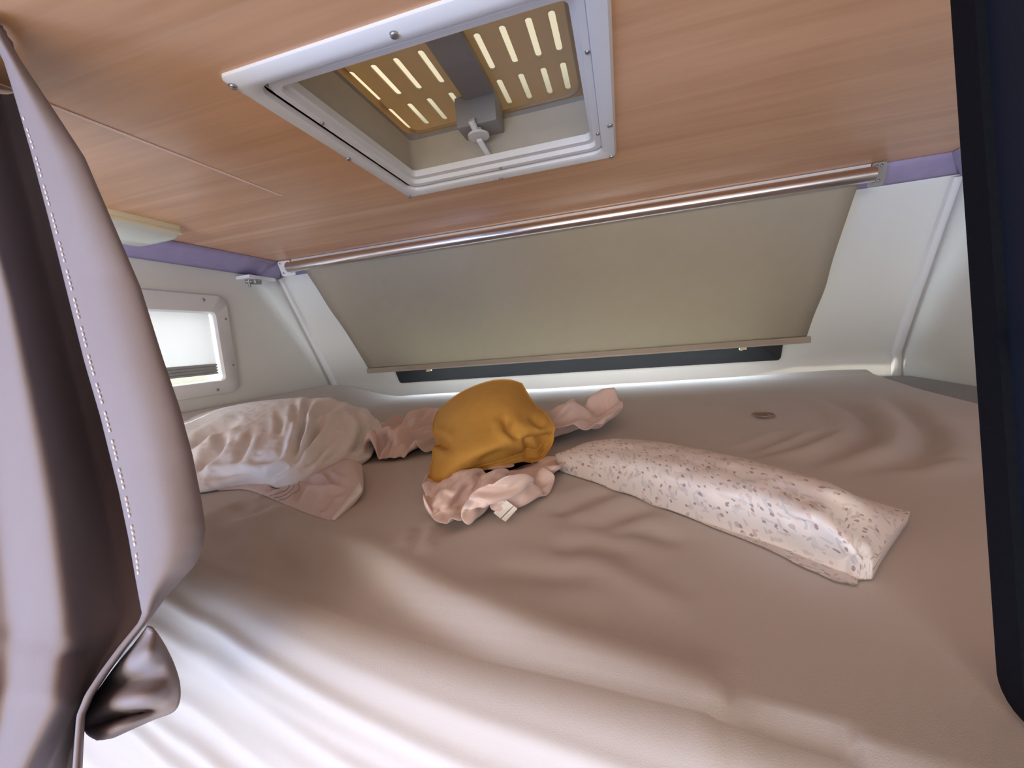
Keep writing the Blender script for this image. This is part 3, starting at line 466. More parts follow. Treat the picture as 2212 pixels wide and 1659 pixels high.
         -27,-34,-45,34,25,37,-11,15,-32,-29,-3,46,-19,-20,22,-43,-11,18,-38,-11,38,49,4,-19,-2,47,42,9,40,27,25,35,-74,-22,-38,-38,-4,-41,-17,-42,-33,-22,40,17,31,-19,33,32,34,
         10,40,8,36,21,-14,-34,-2,18,-37,-5,-37,14,-18,-39,-28,-39,17,46,28,-13,-37,35,-17,37,0,-45,36,-31,-15,-42,22,-4,-5,4,49,30,-38,24,50,17,41,28,39,-5,-27,-43,-41,-18,-38,
         -17,-49,6,-34,-30,-30,40,13,44,31,29,-13,34,34,40,-17,21,33,1,-24,-13,7,-30,-21,-44,11,-26,-6,-42,-42,27,45,3,-48,23,27,34,8,-35,35,-16,-37,-18,-25,30,0,-4,-9,38,28,-16,
         10,48,27,34,22,35,-39,-14,-29,-45,-18,-42,-17,-45,-34,-36,-8,0,38,24,30,32,-1,31,32,31,31,-18,29,39,9,-9,-31,-6,-40,-19,-38,-13,-37,14,-28,-44,40,26,-43,-5,29,39,35,11,
         2,-37,9,-15,-23,-17,32,17,-41,10,39,35,-40,10,40,49,23,5,4,-39,-24,1,-46,-12,-44,-19,-32,-40,-31,-13,15,44,10,17,42,51,25,-18,31,10,39,21,-12,21,16,-19,-32,-46,-15,-40,
         -43,-25,1,-31,2,24,29,-40,9,34,24,36,31,-46,-10,42,-17,-37,1,42,-16,-35,3,48,32,-40,40,27,2,15,60,-33,-31,-31,-14,-36,-17,-20,-43,-28,-18,-30,19,-1,39,18,31,12,33,17,
         -13,30,13,37,9,-12,20,10,-3,-40,-41,-40,-15,-44,-34,-27,-14,22,30,27,-37,16,35,17,39,22,-33,11,41,-33,-22,38,10,-41,-25,46,26,14,-24,26,-34,24,130,-32,-38,-31,-12,-40,
         -9,-42,-10,-31,-29,-10,-23,-10,33,36,-9,46,-1,18,22,-11,36,3,25,-2,1,12,10,-4,-41,-40,-37,-28,-46,-36,-4,-5,31,30,32,-20,22,36,33,41,-29,23,-29,46,-38,17,34,-30,-27,-10,
         29,36,-40,36,-44,-18,186,-33,-38,2,-30,-34,-37,-17,-34,-35,7,-3,-15,-49,30,38,-14,28,22,-20,20,26,-1,19,35,36,14,-32,-28,19,-25,-40,-28,-38,-41,-47,30,-37,4,25,27,38,-9,
         32,42,22,44,15,-38,-16,32,-4,0,29,-33,-49,-12,50,10,-29,-2,-10,208,-32,-33,-39,-36,3,-33,-28,-24,-42,-48,-4,35,-22,-34,39,23,-28,15,30,-3,20,43,-12,33,32,45,-9,-40,-37,
         -4,-33,-23,-39,-27,-19,-36,34,-6,34,-5,6,40,30,26,48,29,18,-19,-20,4,27,-25,-10,4,-52,-30,0,40,-44,3,43,168,4,-20,-42,-28,-28,-2,-37,-39,-42,-41,-42,15,30,-48,11,18,18,
         -29,23,37,19,10,47,39,26,-21,36,-21,-35,-45,-16,-24,-42,13,-40,-47,41,28,25,-15,25,4,33,39,45,17,31,8,-38,8,-1,-9,-17,-32,-33,-26,-39,40,-32,13,22,211,-41,22,-10,-45,
         -16,-43,-33,-34,-18,-40,-43,-41,27,-16,-21,38,25,11,-33,30,20,38,34,34,43,10,-21,19,-43,-26,-38,-42,-8,-44,12,-19,-25,44,43,18,26,-32,33,43,46,44,-15,15,17,-18,7,-28,
         -46,-35,-14,-43,-38,25,31,-34,10,223,-3,-33,-1,13,-42,-24,-34,-37,-23,-39,-39,-30,-42,-14,26,-12,38,41,-17,-7,38,18,19,42,30,35,5,-33,-11,-42,-28,-38,-28,-35,-15,0,-3,
         37,15,50,39,7,7,18,43,42,26,23,2,-9,-29,-3,-40,-24,-51,-41,-40,-17,19,34,21,164,33,-1,-4,-8,-30,-41,-16,-38,-31,-39,-24,-39,-35,-35,29,-36,26,33,22,-32,39,43,31,-8,34,
         22,8,-28,-15,3,-48,2,-41,-35,16,-3,-29,-13,44,44,42,36,23,3,15,34,43,20,-6,4,-8,-53,-8,-31,-40,-32,-30,-47,-19,24,27,195,28,19,0,-33,-7,-26,-34,-16,-41,-30,-37,-37,-30,
         -11,-43,25,-26,21,43,-35,37,43,30,-6,30,5,39,-35,-36,43,-9,-45,-24,-18,-32,32,-6,-31,22,42,42,47,41,13,-27,17,25,36,20,7,-15,-25,-44,-37,-35,-14,-35,-37,-38,-13,23,],
    ]),
    'left': (73, 48, [
        [62,13,7,10,-3,12,6,7,-1,-3,-5,6,-1,10,9,9,-7,10,7,7,9,9,13,5,12,11,4,7,8,11,9,7,6,13,2,9,13,6,10,0,9,9,8,6,11,4,9,8,9,8,-6,6,14,12,1,8,10,9,11,10,9,12,-4,12,0,6,7,9,7,
         11,3,-3,6,-491,5,10,10,6,2,8,1,-1,-2,0,1,9,12,11,2,10,-5,11,10,7,11,4,12,6,3,14,11,9,1,9,12,13,2,7,9,12,7,13,7,9,5,10,9,7,5,6,10,11,3,3,0,11,8,11,1,10,10,12,4,9,3,6,13,
         7,11,-2,5,12,8,7,3,-3,-504,10,8,7,7,4,5,-1,7,6,-8,8,11,12,-5,13,12,5,4,9,11,0,12,6,12,8,3,7,10,12,4,11,9,11,9,11,3,9,11,8,13,6,10,10,9,5,7,7,12,7,2,0,-8,14,10,10,11,3,
         11,13,11,-1,11,5,9,11,5,5,4,9,9,6,0,-519,1,8,8,4,5,3,2,7,2,11,11,1,5,8,9,12,11,8,0,13,7,2,11,8,12,0,11,6,9,11,4,11,13,11,-1,7,12,8,12,7,11,13,12,11,-5,7,13,9,12,-8,-1,1,
         11,12,8,12,9,6,10,9,11,6,9,10,10,8,-1,9,6,5,11,4,-543,5,7,8,4,10,2,11,-1,-3,11,11,8,13,11,2,9,12,10,8,4,11,7,0,12,5,13,-1,12,5,9,11,8,13,11,8,6,9,10,5,9,11,5,13,8,13,7,
         -2,10,12,-3,12,-6,7,12,11,7,5,11,9,1,10,9,10,9,12,12,10,5,9,0,10,7,-559,4,6,11,7,2,11,9,6,7,-5,7,12,14,9,12,11,-2,11,8,12,6,7,10,0,11,10,12,3,11,8,5,9,6,9,9,8,10,11,13,
         10,10,4,9,12,6,12,-8,12,1,9,11,7,1,-2,12,13,10,3,9,12,6,12,11,8,0,12,13,11,2,11,10,5,-569,8,-1,9,8,10,6,5,5,5,11,9,9,8,13,10,11,10,-4,12,11,12,1,13,8,4,12,4,10,11,12,9,
         9,-6,4,10,10,10,14,13,10,8,11,10,-1,11,6,10,-8,3,13,12,1,4,7,11,10,13,9,7,10,1,13,5,6,10,11,12,7,13,8,1,13,-582,7,6,11,2,8,8,2,5,7,10,12,9,12,11,7,10,9,13,11,2,11,11,9,
         11,2,13,-5,11,10,11,12,6,4,1,12,10,10,9,8,11,12,12,4,12,1,12,11,3,-6,6,13,10,0,8,8,10,13,9,13,8,8,-4,12,10,10,9,5,9,9,7,8,10,-579,-6,13,10,1,4,11,11,4,14,0,11,6,13,13,4,
         10,12,8,12,6,12,12,14,3,12,1,12,5,11,0,5,7,6,10,11,12,12,5,10,9,10,12,12,1,12,0,10,12,7,-7,10,12,8,8,5,11,6,13,11,12,-2,5,11,0,10,10,9,2,10,11,12,10,-589,10,0,13,14,5,
         -5,8,13,12,8,0,11,9,6,10,13,11,5,11,14,12,8,8,12,2,12,12,11,10,5,-2,6,7,10,12,11,12,7,11,9,7,7,2,13,9,12,-2,9,13,7,-1,11,6,9,11,0,11,13,7,5,9,14,-4,11,11,-4,9,9,11,12,
         13,6,-584,12,-1,4,7,12,8,-3,9,10,5,5,6,9,12,12,12,12,10,9,13,11,12,7,1,9,13,12,13,6,11,7,6,7,4,5,9,12,11,11,4,12,13,-2,7,12,7,12,10,-2,10,10,6,11,-2,9,11,11,3,8,13,11,0,
         10,8,11,3,6,9,8,10,9,13,-590,13,10,5,-5,11,10,3,2,-4,9,4,12,12,13,13,12,8,12,12,5,12,5,10,12,4,11,12,13,14,11,10,8,3,9,5,6,10,11,1,12,10,6,13,7,0,13,8,13,0,12,6,10,6,5,
         6,8,12,9,8,10,-1,11,12,3,1,12,11,11,1,9,10,11,-586,5,13,11,0,5,-4,0,4,4,6,13,11,13,12,13,9,13,11,3,12,3,13,7,11,12,12,12,6,11,13,10,11,12,8,7,6,-3,9,11,7,7,10,13,9,8,4,
         11,0,13,2,11,4,12,13,8,2,11,11,3,13,9,4,11,11,-2,5,12,10,11,1,11,2,-587,8,13,13,12,3,0,-6,5,4,3,10,12,11,12,12,12,13,11,-5,7,11,13,13,5,13,12,10,11,7,13,8,11,11,9,4,7,
         12,9,-5,10,14,9,7,9,9,12,-2,10,9,12,-6,13,8,13,8,9,11,2,12,1,9,10,10,12,11,3,-4,11,11,12,2,11,-596,12,12,7,14,11,5,-2,4,4,0,8,10,10,13,10,12,3,13,11,7,1,10,12,11,12,11,
         12,12,9,1,9,10,9,9,8,10,11,10,7,6,4,6,10,9,11,2,10,11,5,6,12,4,10,11,8,13,4,11,5,10,6,5,13,4,8,-2,5,12,12,11,10,5,-589,11,2,12,7,14,9,7,7,-8,10,9,5,8,10,12,8,6,7,12,11,
         8,9,2,13,12,12,13,4,10,12,8,4,10,7,10,5,12,13,1,10,10,10,5,10,5,13,0,11,1,14,4,13,10,5,11,11,11,11,9,10,4,8,-4,0,8,4,12,10,12,4,11,13,-596,11,13,0,13,12,5,11,9,4,7,3,9,
         11,8,9,13,8,7,5,7,9,1,11,10,13,9,10,11,10,2,12,10,10,7,5,9,7,9,14,12,4,6,13,2,11,1,11,8,13,8,5,9,7,14,7,10,12,7,10,13,10,5,2,-6,-3,9,10,13,3,9,12,8,-589,11,3,13,11,5,8,
         12,13,10,3,5,10,3,11,8,11,11,11,6,9,2,7,11,7,3,15,11,8,4,12,1,9,11,4,9,10,11,9,10,13,11,10,0,12,2,12,8,11,0,13,11,13,-3,13,13,13,4,12,12,0,10,1,5,6,5,3,7,12,9,10,10,10,
         -593,2,13,7,7,12,12,12,6,12,0,12,12,5,11,3,10,12,11,11,2,11,5,3,11,7,6,4,10,13,1,13,9,2,10,12,9,12,2,9,12,12,13,-4,9,12,5,12,9,4,11,12,8,3,12,8,13,11,12,10,6,-5,8,11,10,
         1,6,4,11,11,7,14,1,-593,12,6,12,10,3,9,7,13,7,11,5,9,11,13,8,9,11,2,9,12,7,-4,11,12,-1,6,14,10,-1,13,12,12,7,0,9,10,11,12,8,6,12,8,8,12,-5,14,8,12,11,6,9,13,9,5,12,7,13,
         7,6,9,10,-6,13,12,12,-4,11,-1,12,10,6,12,-592,4,9,13,6,12,5,14,6,9,3,12,4,13,11,7,11,13,12,9,9,-7,7,9,10,11,6,6,-2,11,8,13,6,12,10,10,-1,9,9,11,10,3,7,11,10,10,6,9,13,
         12,6,11,11,12,1,9,14,0,10,11,-1,13,9,1,13,11,4,12,4,3,7,11,3,-587,11,10,3,9,12,10,4,2,10,11,7,12,12,1,12,10,10,11,13,8,8,7,2,1,13,1,4,10,13,11,2,8,10,13,12,2,10,12,-1,7,
         11,14,-1,9,12,12,8,9,9,12,12,12,9,7,6,1,12,11,-3,6,13,3,12,12,12,12,2,13,7,0,12,2,-596,9,10,9,8,10,10,-2,15,10,7,11,12,1,12,11,10,11,3,12,3,11,10,-2,11,13,12,-3,6,13,6,
         13,7,2,10,12,13,9,-6,11,11,2,9,12,11,11,11,11,8,8,9,13,12,0,6,13,4,12,12,7,-1,2,12,11,12,13,3,5,8,11,9,0,11,-591,10,-4,8,12,7,9,11,11,12,9,2,11,10,13,-1,12,12,11,2,14,
         -3,5,10,13,12,9,10,7,-1,9,10,12,5,12,5,9,3,9,11,4,11,11,10,11,10,9,12,11,9,8,2,14,10,3,9,10,9,8,12,4,-4,12,5,11,13,11,5,-5,8,8,10,12,-595,10,10,-2,9,12,7,12,8,8,12,14,2,
         12,-1,11,11,12,10,2,12,11,-5,8,14,6,11,12,11,9,8,-1,10,12,3,14,2,12,12,7,6,11,11,10,8,10,11,11,11,9,10,-4,11,13,11,-3,11,11,9,8,3,8,6,5,3,8,14,0,6,9,11,13,-2,-588,10,11,
         8,5,6,5,13,4,14,11,2,13,11,4,8,13,4,8,12,11,7,10,6,5,13,1,7,10,12,10,9,1,12,13,2,9,12,4,11,13,11,4,12,12,11,12,11,12,8,-6,12,10,4,13,11,-1,12,1,12,12,9,10,6,-1,7,-4,14,
         9,-2,12,11,11,-591,9,-1,11,-2,12,13,5,12,13,10,12,2,14,9,11,5,10,-2,6,10,14,7,11,6,12,10,9,5,-3,10,8,11,12,5,9,11,14,8,8,10,3,13,12,9,14,11,10,9,9,-6,13,8,11,3,12,11,0,
         14,5,11,13,10,10,5,-1,-11,8,12,11,2,12,9,-586,-4,2,9,13,8,9,12,12,11,5,6,12,7,12,12,12,2,10,2,10,-3,10,12,13,5,10,11,9,9,6,0,9,11,7,13,11,13,8,13,0,10,13,6,11,11,10,9,9,
         8,8,0,10,8,9,12,7,11,2,13,11,12,10,-3,8,7,1,-7,12,12,12,4,12,-574,-6,-1,5,6,7,13,12,5,8,10,13,11,11,6,12,13,9,4,13,-9,4,7,11,7,10,7,9,11,11,9,8,12,0,9,13,13,6,13,9,10,
         11,6,12,11,1,10,10,7,5,8,8,12,11,8,7,5,8,12,11,10,12,0,-2,6,7,7,8,2,12,7,12,12,-571,1,-4,5,6,6,5,12,11,5,10,11,6,10,9,13,7,13,7,-2,11,9,6,2,12,13,-5,7,8,10,10,8,11,12,
         11,7,13,13,0,11,12,12,5,10,12,12,6,-4,8,10,8,9,9,10,7,6,6,10,11,12,9,10,10,9,1,-4,5,10,13,3,11,12,11,-581,13,6,6,-3,0,11,12,10,2,9,10,12,6,11,4,14,7,7,8,-1,13,9,5,8,8,8,
         11,-1,11,8,12,11,7,12,10,9,6,13,2,11,13,11,8,5,12,7,11,-6,5,8,9,11,9,6,8,13,5,11,12,7,8,10,11,9,7,-3,11,5,12,6,9,10,-581,10,11,9,6,4,-7,10,13,11,9,8,7,12,2,11,5,8,2,10,
         8,9,2,12,13,-1,8,13,11,-6,11,13,12,9,11,6,13,4,10,13,12,11,6,12,9,1,10,9,12,-8,3,13,8,11,10,10,5,12,11,5,10,12,2,12,6,7,11,3,12,8,12,6,7,-590,10,12,11,-3,12,9,6,5,12,11,
         -5,12,11,9,11,-2,10,10,-5,12,9,11,12,11,11,0,8,0,11,8,10,9,8,12,12,8,12,10,10,11,7,12,10,3,12,2,10,8,10,-6,9,7,8,11,6,12,12,7,12,10,11,8,1,10,4,12,9,13,2,10,11,12,-595,
         5,12,5,13,-3,9,10,11,12,3,9,0,11,11,5,10,5,6,4,14,4,10,10,13,11,8,12,0,10,5,11,9,7,0,8,12,12,13,12,12,12,6,5,11,5,11,0,10,5,9,8,12,-3,5,7,12,12,6,11,12,12,11,10,-4,7,10,
         11,12,13,11,8,1,-577,-10,7,11,6,11,10,10,11,1,11,11,-8,9,7,11,4,7,6,13,11,13,9,8,1,12,7,10,14,6,9,2,12,12,5,2,8,12,11,13,10,13,-1,13,10,13,9,7,-7,13,6,11,9,11,6,-1,6,9,
         12,10,5,10,12,11,11,-1,10,8,12,9,11,10,10,-590,8,2,1,10,12,5,12,10,10,9,13,-7,-7,14,10,10,6,13,4,11,13,10,9,9,10,-2,8,9,12,12,2,9,13,8,11,-1,12,12,5,12,6,9,12,11,13,3,
         11,7,3,11,4,9,10,12,8,3,-2,11,13,12,11,5,3,11,12,0,12,12,7,11,3,11,-591,9,10,9,2,8,13,1,9,8,12,12,-5,-5,7,11,13,11,8,12,12,13,2,6,9,11,12,8,3,10,10,12,3,8,13,7,11,1,11,
         12,6,7,12,7,10,12,0,10,11,11,11,10,0,5,7,12,13,5,-3,9,13,8,10,11,2,10,13,11,6,11,4,11,2,-582,0,6,12,10,5,8,13,10,3,4,9,15,-1,-2,7,11,8,7,12,12,11,11,9,-1,10,12,11,12,2,
         10,13,10,3,7,11,8,11,6,12,13,1,12,2,11,7,12,10,2,13,13,5,12,6,3,1,10,13,6,-3,11,13,10,2,11,14,4,12,11,3,13,3,13,-589,13,5,-1,6,12,13,12,7,11,8,-1,4,11,8,2,11,1,11,9,10,
         6,13,11,8,10,2,13,6,12,6,12,0,10,12,7,8,13,8,12,4,12,8,2,11,12,7,8,12,6,8,12,0,9,11,9,6,3,0,12,9,11,0,11,12,8,10,12,5,13,8,13,1,-584,6,12,8,-1,7,11,13,9,13,10,5,4,7,7,2,
         9,8,9,10,11,0,6,12,11,0,11,12,12,7,8,6,11,9,11,12,-2,12,12,8,8,2,12,11,11,6,13,3,5,7,13,8,12,-5,13,9,0,3,12,9,10,0,9,8,11,11,12,12,10,10,8,4,11,-579,5,11,9,5,7,-1,11,14,
         3,10,12,9,6,15,-6,8,12,8,6,12,6,2,2,12,12,8,5,10,2,10,13,9,11,12,4,6,11,3,9,10,12,6,12,12,10,12,12,4,-5,4,14,6,11,3,8,0,12,12,11,11,3,5,10,2,8,11,11,9,9,12,13,11,-577,8,
         -8,6,12,11,10,7,11,12,0,8,11,8,3,9,11,4,5,6,14,-6,4,8,12,6,9,13,7,10,8,13,6,8,12,7,12,7,9,11,5,11,8,8,13,11,6,12,12,2,3,-4,13,4,8,9,13,3,12,2,10,12,11,6,8,3,6,8,12,10,
         12,13,13,-579,11,1,-3,13,7,12,11,3,12,13,8,8,11,3,2,6,11,7,6,-3,10,-7,9,7,9,11,13,6,11,11,13,11,10,-1,12,12,2,12,9,9,10,12,9,2,11,11,13,13,-7,3,11,6,11,4,12,9,9,11,6,8,
         8,12,11,9,5,5,0,12,12,12,10,5,-582,10,9,9,-1,10,10,8,9,11,11,12,13,1,-1,7,14,2,12,2,9,-2,0,7,10,12,8,9,4,12,11,11,8,12,10,4,8,12,13,9,3,9,9,7,10,9,11,12,1,12,-6,9,13,6,
         12,10,10,13,8,9,7,2,10,13,5,13,0,8,8,2,10,11,12,-587,6,9,10,10,11,6,10,10,2,12,13,2,4,7,11,5,10,13,10,8,3,0,0,9,0,5,8,14,13,13,12,11,10,10,6,7,10,10,12,8,10,3,11,5,9,9,
         9,10,3,9,0,3,10,14,12,12,13,13,9,9,0,9,1,13,12,9,7,4,7,4,10,12,-594,12,13,11,8,9,8,0,9,12,12,7,13,6,-1,7,11,8,7,14,1,-2,11,11,-3,8,8,4,6,11,14,13,12,12,11,7,11,9,3,11,
         12,12,2,9,8,9,12,-1,10,10,10,4,1,6,9,13,11,13,12,3,13,11,9,-3,10,13,6,10,12,5,3,9,0,-587,12,6,13,11,9,11,11,3,11,4,9,11,10,6,6,3,10,8,5,10,5,6,3,8,7,9,4,7,8,7,13,10,12,
         8,13,12,6,11,6,12,12,10,10,1,8,6,12,10,7,11,8,3,-3,12,5,11,13,12,11,0,10,12,11,9,0,13,11,9,13,2,9,2,-591,-3,12,12,13,10,12,9,8,6,11,12,8,12,7,7,-5,13,-4,12,1,10,10,13,5,
         7,7,12,5,-1,13,6,12,10,13,13,12,12,5,8,7,8,12,12,9,0,11,9,4,11,8,7,11,-5,7,13,4,10,9,10,9,6,11,12,9,7,10,12,8,12,9,6,-3,],
        [102,7,2,-18,-18,-10,-19,-22,-13,-2,26,-6,-24,16,-10,7,24,15,-27,-9,-17,18,-1,-15,5,6,-12,25,-24,3,22,-18,27,1,-32,-3,-6,20,-10,-1,2,-8,27,-9,17,2,-13,-20,-7,5,24,-22,1,
         -4,16,-15,4,-3,5,6,0,3,-15,-4,10,23,14,-25,-2,-14,23,-18,-2,120,-29,-14,-9,-22,-12,-18,5,-23,0,7,18,-9,-4,18,-28,18,29,3,-18,-12,-14,26,-7,7,-19,7,-8,13,-13,-17,2,9,28,
         -2,-25,-1,21,-1,-24,-3,13,-17,17,-12,28,11,-14,-20,14,-7,14,-15,12,-13,11,4,-12,0,26,3,-33,16,-6,3,-11,32,3,-11,-3,-31,-10,26,95,-15,-24,-23,-23,-16,-13,24,3,2,4,15,-3,
         -3,-15,-12,0,19,29,1,-16,-18,-6,28,10,-23,-24,24,15,-13,-22,-9,16,-17,15,6,2,-19,10,9,2,-29,-9,2,0,11,20,21,-18,-7,-3,19,3,-11,7,-7,-5,13,1,7,0,-8,-7,15,-26,-7,13,15,18,
         -22,-8,-27,10,75,-7,-23,-23,-18,-14,-7,12,4,19,16,4,14,-20,9,-18,-3,-10,15,30,5,-24,-15,-4,29,0,-23,-11,29,-19,13,-14,-10,-1,5,17,-5,2,9,5,-25,1,-8,-2,-7,14,20,-13,12,7,
         -12,16,12,-10,-13,11,-2,-20,22,15,2,-17,-9,0,-9,-7,2,21,9,-5,-29,-3,-26,83,-22,-24,-25,10,2,-7,17,2,9,2,15,5,0,-6,2,-11,-2,-19,23,29,-7,-22,-25,-2,31,1,-30,-4,31,14,-14,
         -5,-2,12,10,-13,1,6,-21,9,4,-28,1,8,-4,8,17,13,8,-9,-6,20,-23,8,5,-18,8,7,16,-22,-9,12,-4,-5,-2,10,-8,-18,9,6,-22,-11,42,-23,-24,-5,-18,29,11,19,10,-13,16,19,-2,6,-5,0,
         -10,-20,-12,23,9,-20,21,-19,-26,-2,22,-3,-26,13,23,25,-11,-24,22,-9,12,13,-27,2,-5,-14,11,3,-2,7,2,15,6,9,6,-12,3,-2,-3,-3,3,2,12,-11,-5,-4,8,-8,-1,-21,15,8,-8,6,-1,-17,
         -29,14,-19,-26,12,-17,17,26,27,-20,20,16,-13,20,23,2,-7,-12,-17,-17,-12,-6,-2,28,8,-23,-25,-3,29,-14,4,11,15,12,-4,0,5,8,-13,8,4,-8,-13,11,-19,16,7,-5,7,18,13,-3,-1,-3,
         2,2,-14,13,0,-10,7,1,-7,-1,-19,14,-14,4,6,6,-5,-20,-26,3,-26,-9,-22,-2,27,14,9,4,14,25,0,9,15,-11,15,-25,-16,16,-2,-17,-28,-15,12,22,12,-25,-13,27,7,2,9,15,11,1,1,-4,-1,
         0,5,-23,1,3,4,-7,0,26,-10,11,-11,25,14,4,-13,7,-2,-10,-6,-2,13,-4,7,-17,-13,-2,4,-1,-7,25,-18,-22,-24,-22,20,-64,26,0,-13,28,21,14,0,17,-6,21,15,-14,-3,9,-27,-14,-2,16,
         -14,-25,-5,-6,7,29,9,-26,11,23,-5,24,-5,14,15,7,-3,1,-1,-30,9,4,1,3,-13,-4,-6,24,8,-3,3,26,16,-8,-19,-14,16,-7,7,-1,5,8,-18,-10,0,-11,7,-10,-7,-26,-19,-18,9,-18,-48,19,
         27,5,2,15,28,8,-5,11,12,27,-7,-11,-25,-13,-5,13,-14,-11,-3,-4,3,-14,15,27,-4,-6,4,7,2,25,15,14,-13,-1,-9,1,10,-18,-10,20,-27,26,0,0,-11,29,8,-15,19,29,6,-21,-16,-7,19,
         -1,-8,19,-22,9,-11,1,-16,1,-15,-14,-21,-14,-5,-11,8,-62,-9,25,31,16,-13,19,27,12,11,8,17,-25,-13,-5,-2,-3,15,-9,-11,-4,1,0,-23,19,21,3,-1,2,6,-9,1,12,11,24,4,-11,1,-17,
         3,-12,-6,-8,28,14,-6,-6,-9,8,27,-20,19,26,4,-28,7,-5,-1,20,5,-14,-8,10,-9,-19,6,-27,0,-21,-22,8,-13,-1,-89,-1,13,28,26,11,12,25,24,-1,20,-9,-3,-3,-4,-3,-4,10,-5,-8,-21,
         4,-27,9,7,26,8,7,6,5,-9,-11,6,18,-10,3,24,4,-13,-5,-3,-7,-6,-4,16,23,-8,-2,-8,26,-6,-12,13,28,-25,15,5,-11,4,10,7,-14,3,2,-26,-21,10,-13,-15,-22,-18,17,3,-109,15,-8,11,
         29,25,15,21,26,18,17,-2,-2,-3,-4,-5,-6,-8,7,-26,-5,-27,-5,26,-8,4,1,3,27,15,3,-12,16,6,-9,-15,18,25,-6,-1,-8,-13,-6,9,4,4,22,-15,-2,-4,20,-4,3,-9,9,7,20,-8,4,10,-2,-20,
         -27,21,-10,-15,-25,11,-18,-18,-24,-6,30,-91,-1,2,1,12,19,24,31,23,21,23,7,-5,6,-2,-2,-13,-2,-6,-28,-23,-15,10,-12,29,1,-2,-16,14,25,-6,16,16,16,-6,-18,18,-9,-1,24,-2,-9,
         -8,6,-4,15,15,-28,14,2,2,5,3,-1,6,6,-16,12,21,-4,-25,-15,-15,-9,23,-8,-29,-24,-15,18,-11,-25,0,-44,-8,5,7,6,7,13,12,26,24,27,17,14,8,-2,-18,-5,-27,7,-8,-23,-16,-17,15,
         -17,7,11,-1,-8,21,30,21,15,-13,-9,10,17,2,-21,11,13,-25,23,-15,18,-13,24,-9,2,7,6,-7,19,-13,11,-1,-8,17,-11,19,-18,-9,-18,-5,0,-25,-28,-28,-6,1,17,-15,-27,-39,8,19,1,12,
         8,8,-9,16,28,8,24,2,21,20,2,-24,-23,-24,-10,4,-2,-10,-12,-6,-3,-2,9,18,0,11,25,26,14,-16,17,-3,-1,5,5,-5,-19,13,13,-2,7,4,10,2,5,-7,6,-12,7,25,-17,10,12,-18,-11,-1,6,
         -18,-10,-29,-20,-22,-8,5,-1,-26,-11,1,-33,12,6,12,4,-15,24,11,-22,24,20,-5,21,8,22,21,0,-23,-27,-19,24,-1,-20,-4,-5,-3,-3,6,13,4,0,13,18,19,16,-7,22,-18,18,2,-1,-23,20,
         -14,17,11,-10,9,16,-6,4,7,-14,12,4,2,1,-15,18,-11,3,-3,-24,-21,-19,-21,-20,4,-3,-26,-8,-5,7,-49,11,21,0,9,-6,20,-7,-9,0,-1,2,21,26,15,0,7,17,-14,-24,-19,27,-16,0,-21,20,
         -2,7,-10,24,-2,17,17,18,1,11,-6,0,-17,14,0,-2,9,9,4,21,-5,-2,-2,19,4,-7,-3,18,6,-2,-10,-4,-6,13,-28,0,-27,-10,-5,-26,-9,-24,-5,3,-17,7,-12,-35,10,1,17,17,-1,5,-11,13,-8,
         0,-8,-10,13,15,29,-17,9,5,15,-24,3,5,-18,-4,10,17,-11,6,11,8,2,17,25,8,-3,10,-3,-16,-3,10,9,6,8,-2,-4,28,0,-10,20,8,-1,-21,23,2,-22,7,16,-7,-3,-22,-28,-21,23,-18,-16,
         -25,-7,-4,-14,-3,-3,1,-36,-1,10,0,9,25,-20,12,-4,9,5,-28,7,-10,-2,19,23,-16,33,16,-15,1,-3,-4,-12,6,22,-12,-13,20,8,1,11,19,24,7,-19,11,-5,-12,22,6,-4,19,-4,-21,4,22,5,
         -1,-19,18,3,-4,26,-12,-22,2,18,-28,15,-18,-25,4,-10,-10,-25,-1,-26,-2,15,-21,19,-62,20,9,-8,17,-7,13,-12,19,2,-22,2,5,-7,6,-14,9,9,13,18,15,0,3,-19,6,-19,21,16,-22,11,
         20,-2,18,11,2,7,13,3,-9,-8,-2,21,-12,4,18,-11,-19,-5,3,10,-20,14,-3,6,28,25,-10,-26,-7,14,-28,-2,-2,-33,-3,13,-23,-17,1,1,-25,9,25,-62,6,6,18,10,-1,-14,14,-11,8,1,2,-5,
         -4,1,-1,9,9,12,10,21,-8,0,-8,-10,1,12,7,-2,-6,-4,31,16,15,6,4,11,-19,15,-25,12,0,11,0,5,-1,-9,-16,-14,-16,-8,3,7,17,23,1,33,-5,-6,-14,-20,7,-24,-7,-5,1,-9,-17,1,-10,-9,
         -13,28,-48,-1,9,21,-22,11,11,2,-4,2,9,-17,2,2,4,2,1,6,25,10,-6,3,14,-18,1,1,-10,22,6,-11,-5,-1,25,26,17,11,-3,-5,-11,-2,-10,16,14,3,6,1,-11,-15,-15,-18,-19,-4,12,29,26,
         -7,26,11,-5,-22,-9,-18,-4,-8,0,-2,-17,-17,-17,13,-6,-25,11,-25,-6,21,-10,5,13,-3,17,-6,-3,-19,15,7,-8,-8,14,7,9,-3,30,5,-6,-21,22,-3,-1,-4,-5,10,15,-4,-12,12,24,0,29,14,
         -17,0,-2,-13,-6,9,-4,12,8,-16,3,-2,-21,-23,5,-5,13,30,22,-19,14,25,-15,-13,-9,-9,-11,-12,7,-10,-14,-24,-16,10,-4,-5,-13,-3,2,8,4,5,-2,-9,18,-15,7,-1,22,-5,-23,13,-15,0,
         18,30,19,1,-20,-11,1,22,-5,2,7,-7,8,6,2,5,20,7,27,-8,-15,20,-25,2,-20,2,21,-15,3,2,-2,-21,-4,7,-2,-11,6,30,10,-14,18,24,-13,-12,-3,-13,-16,-27,11,-23,-5,-12,16,-5,-5,
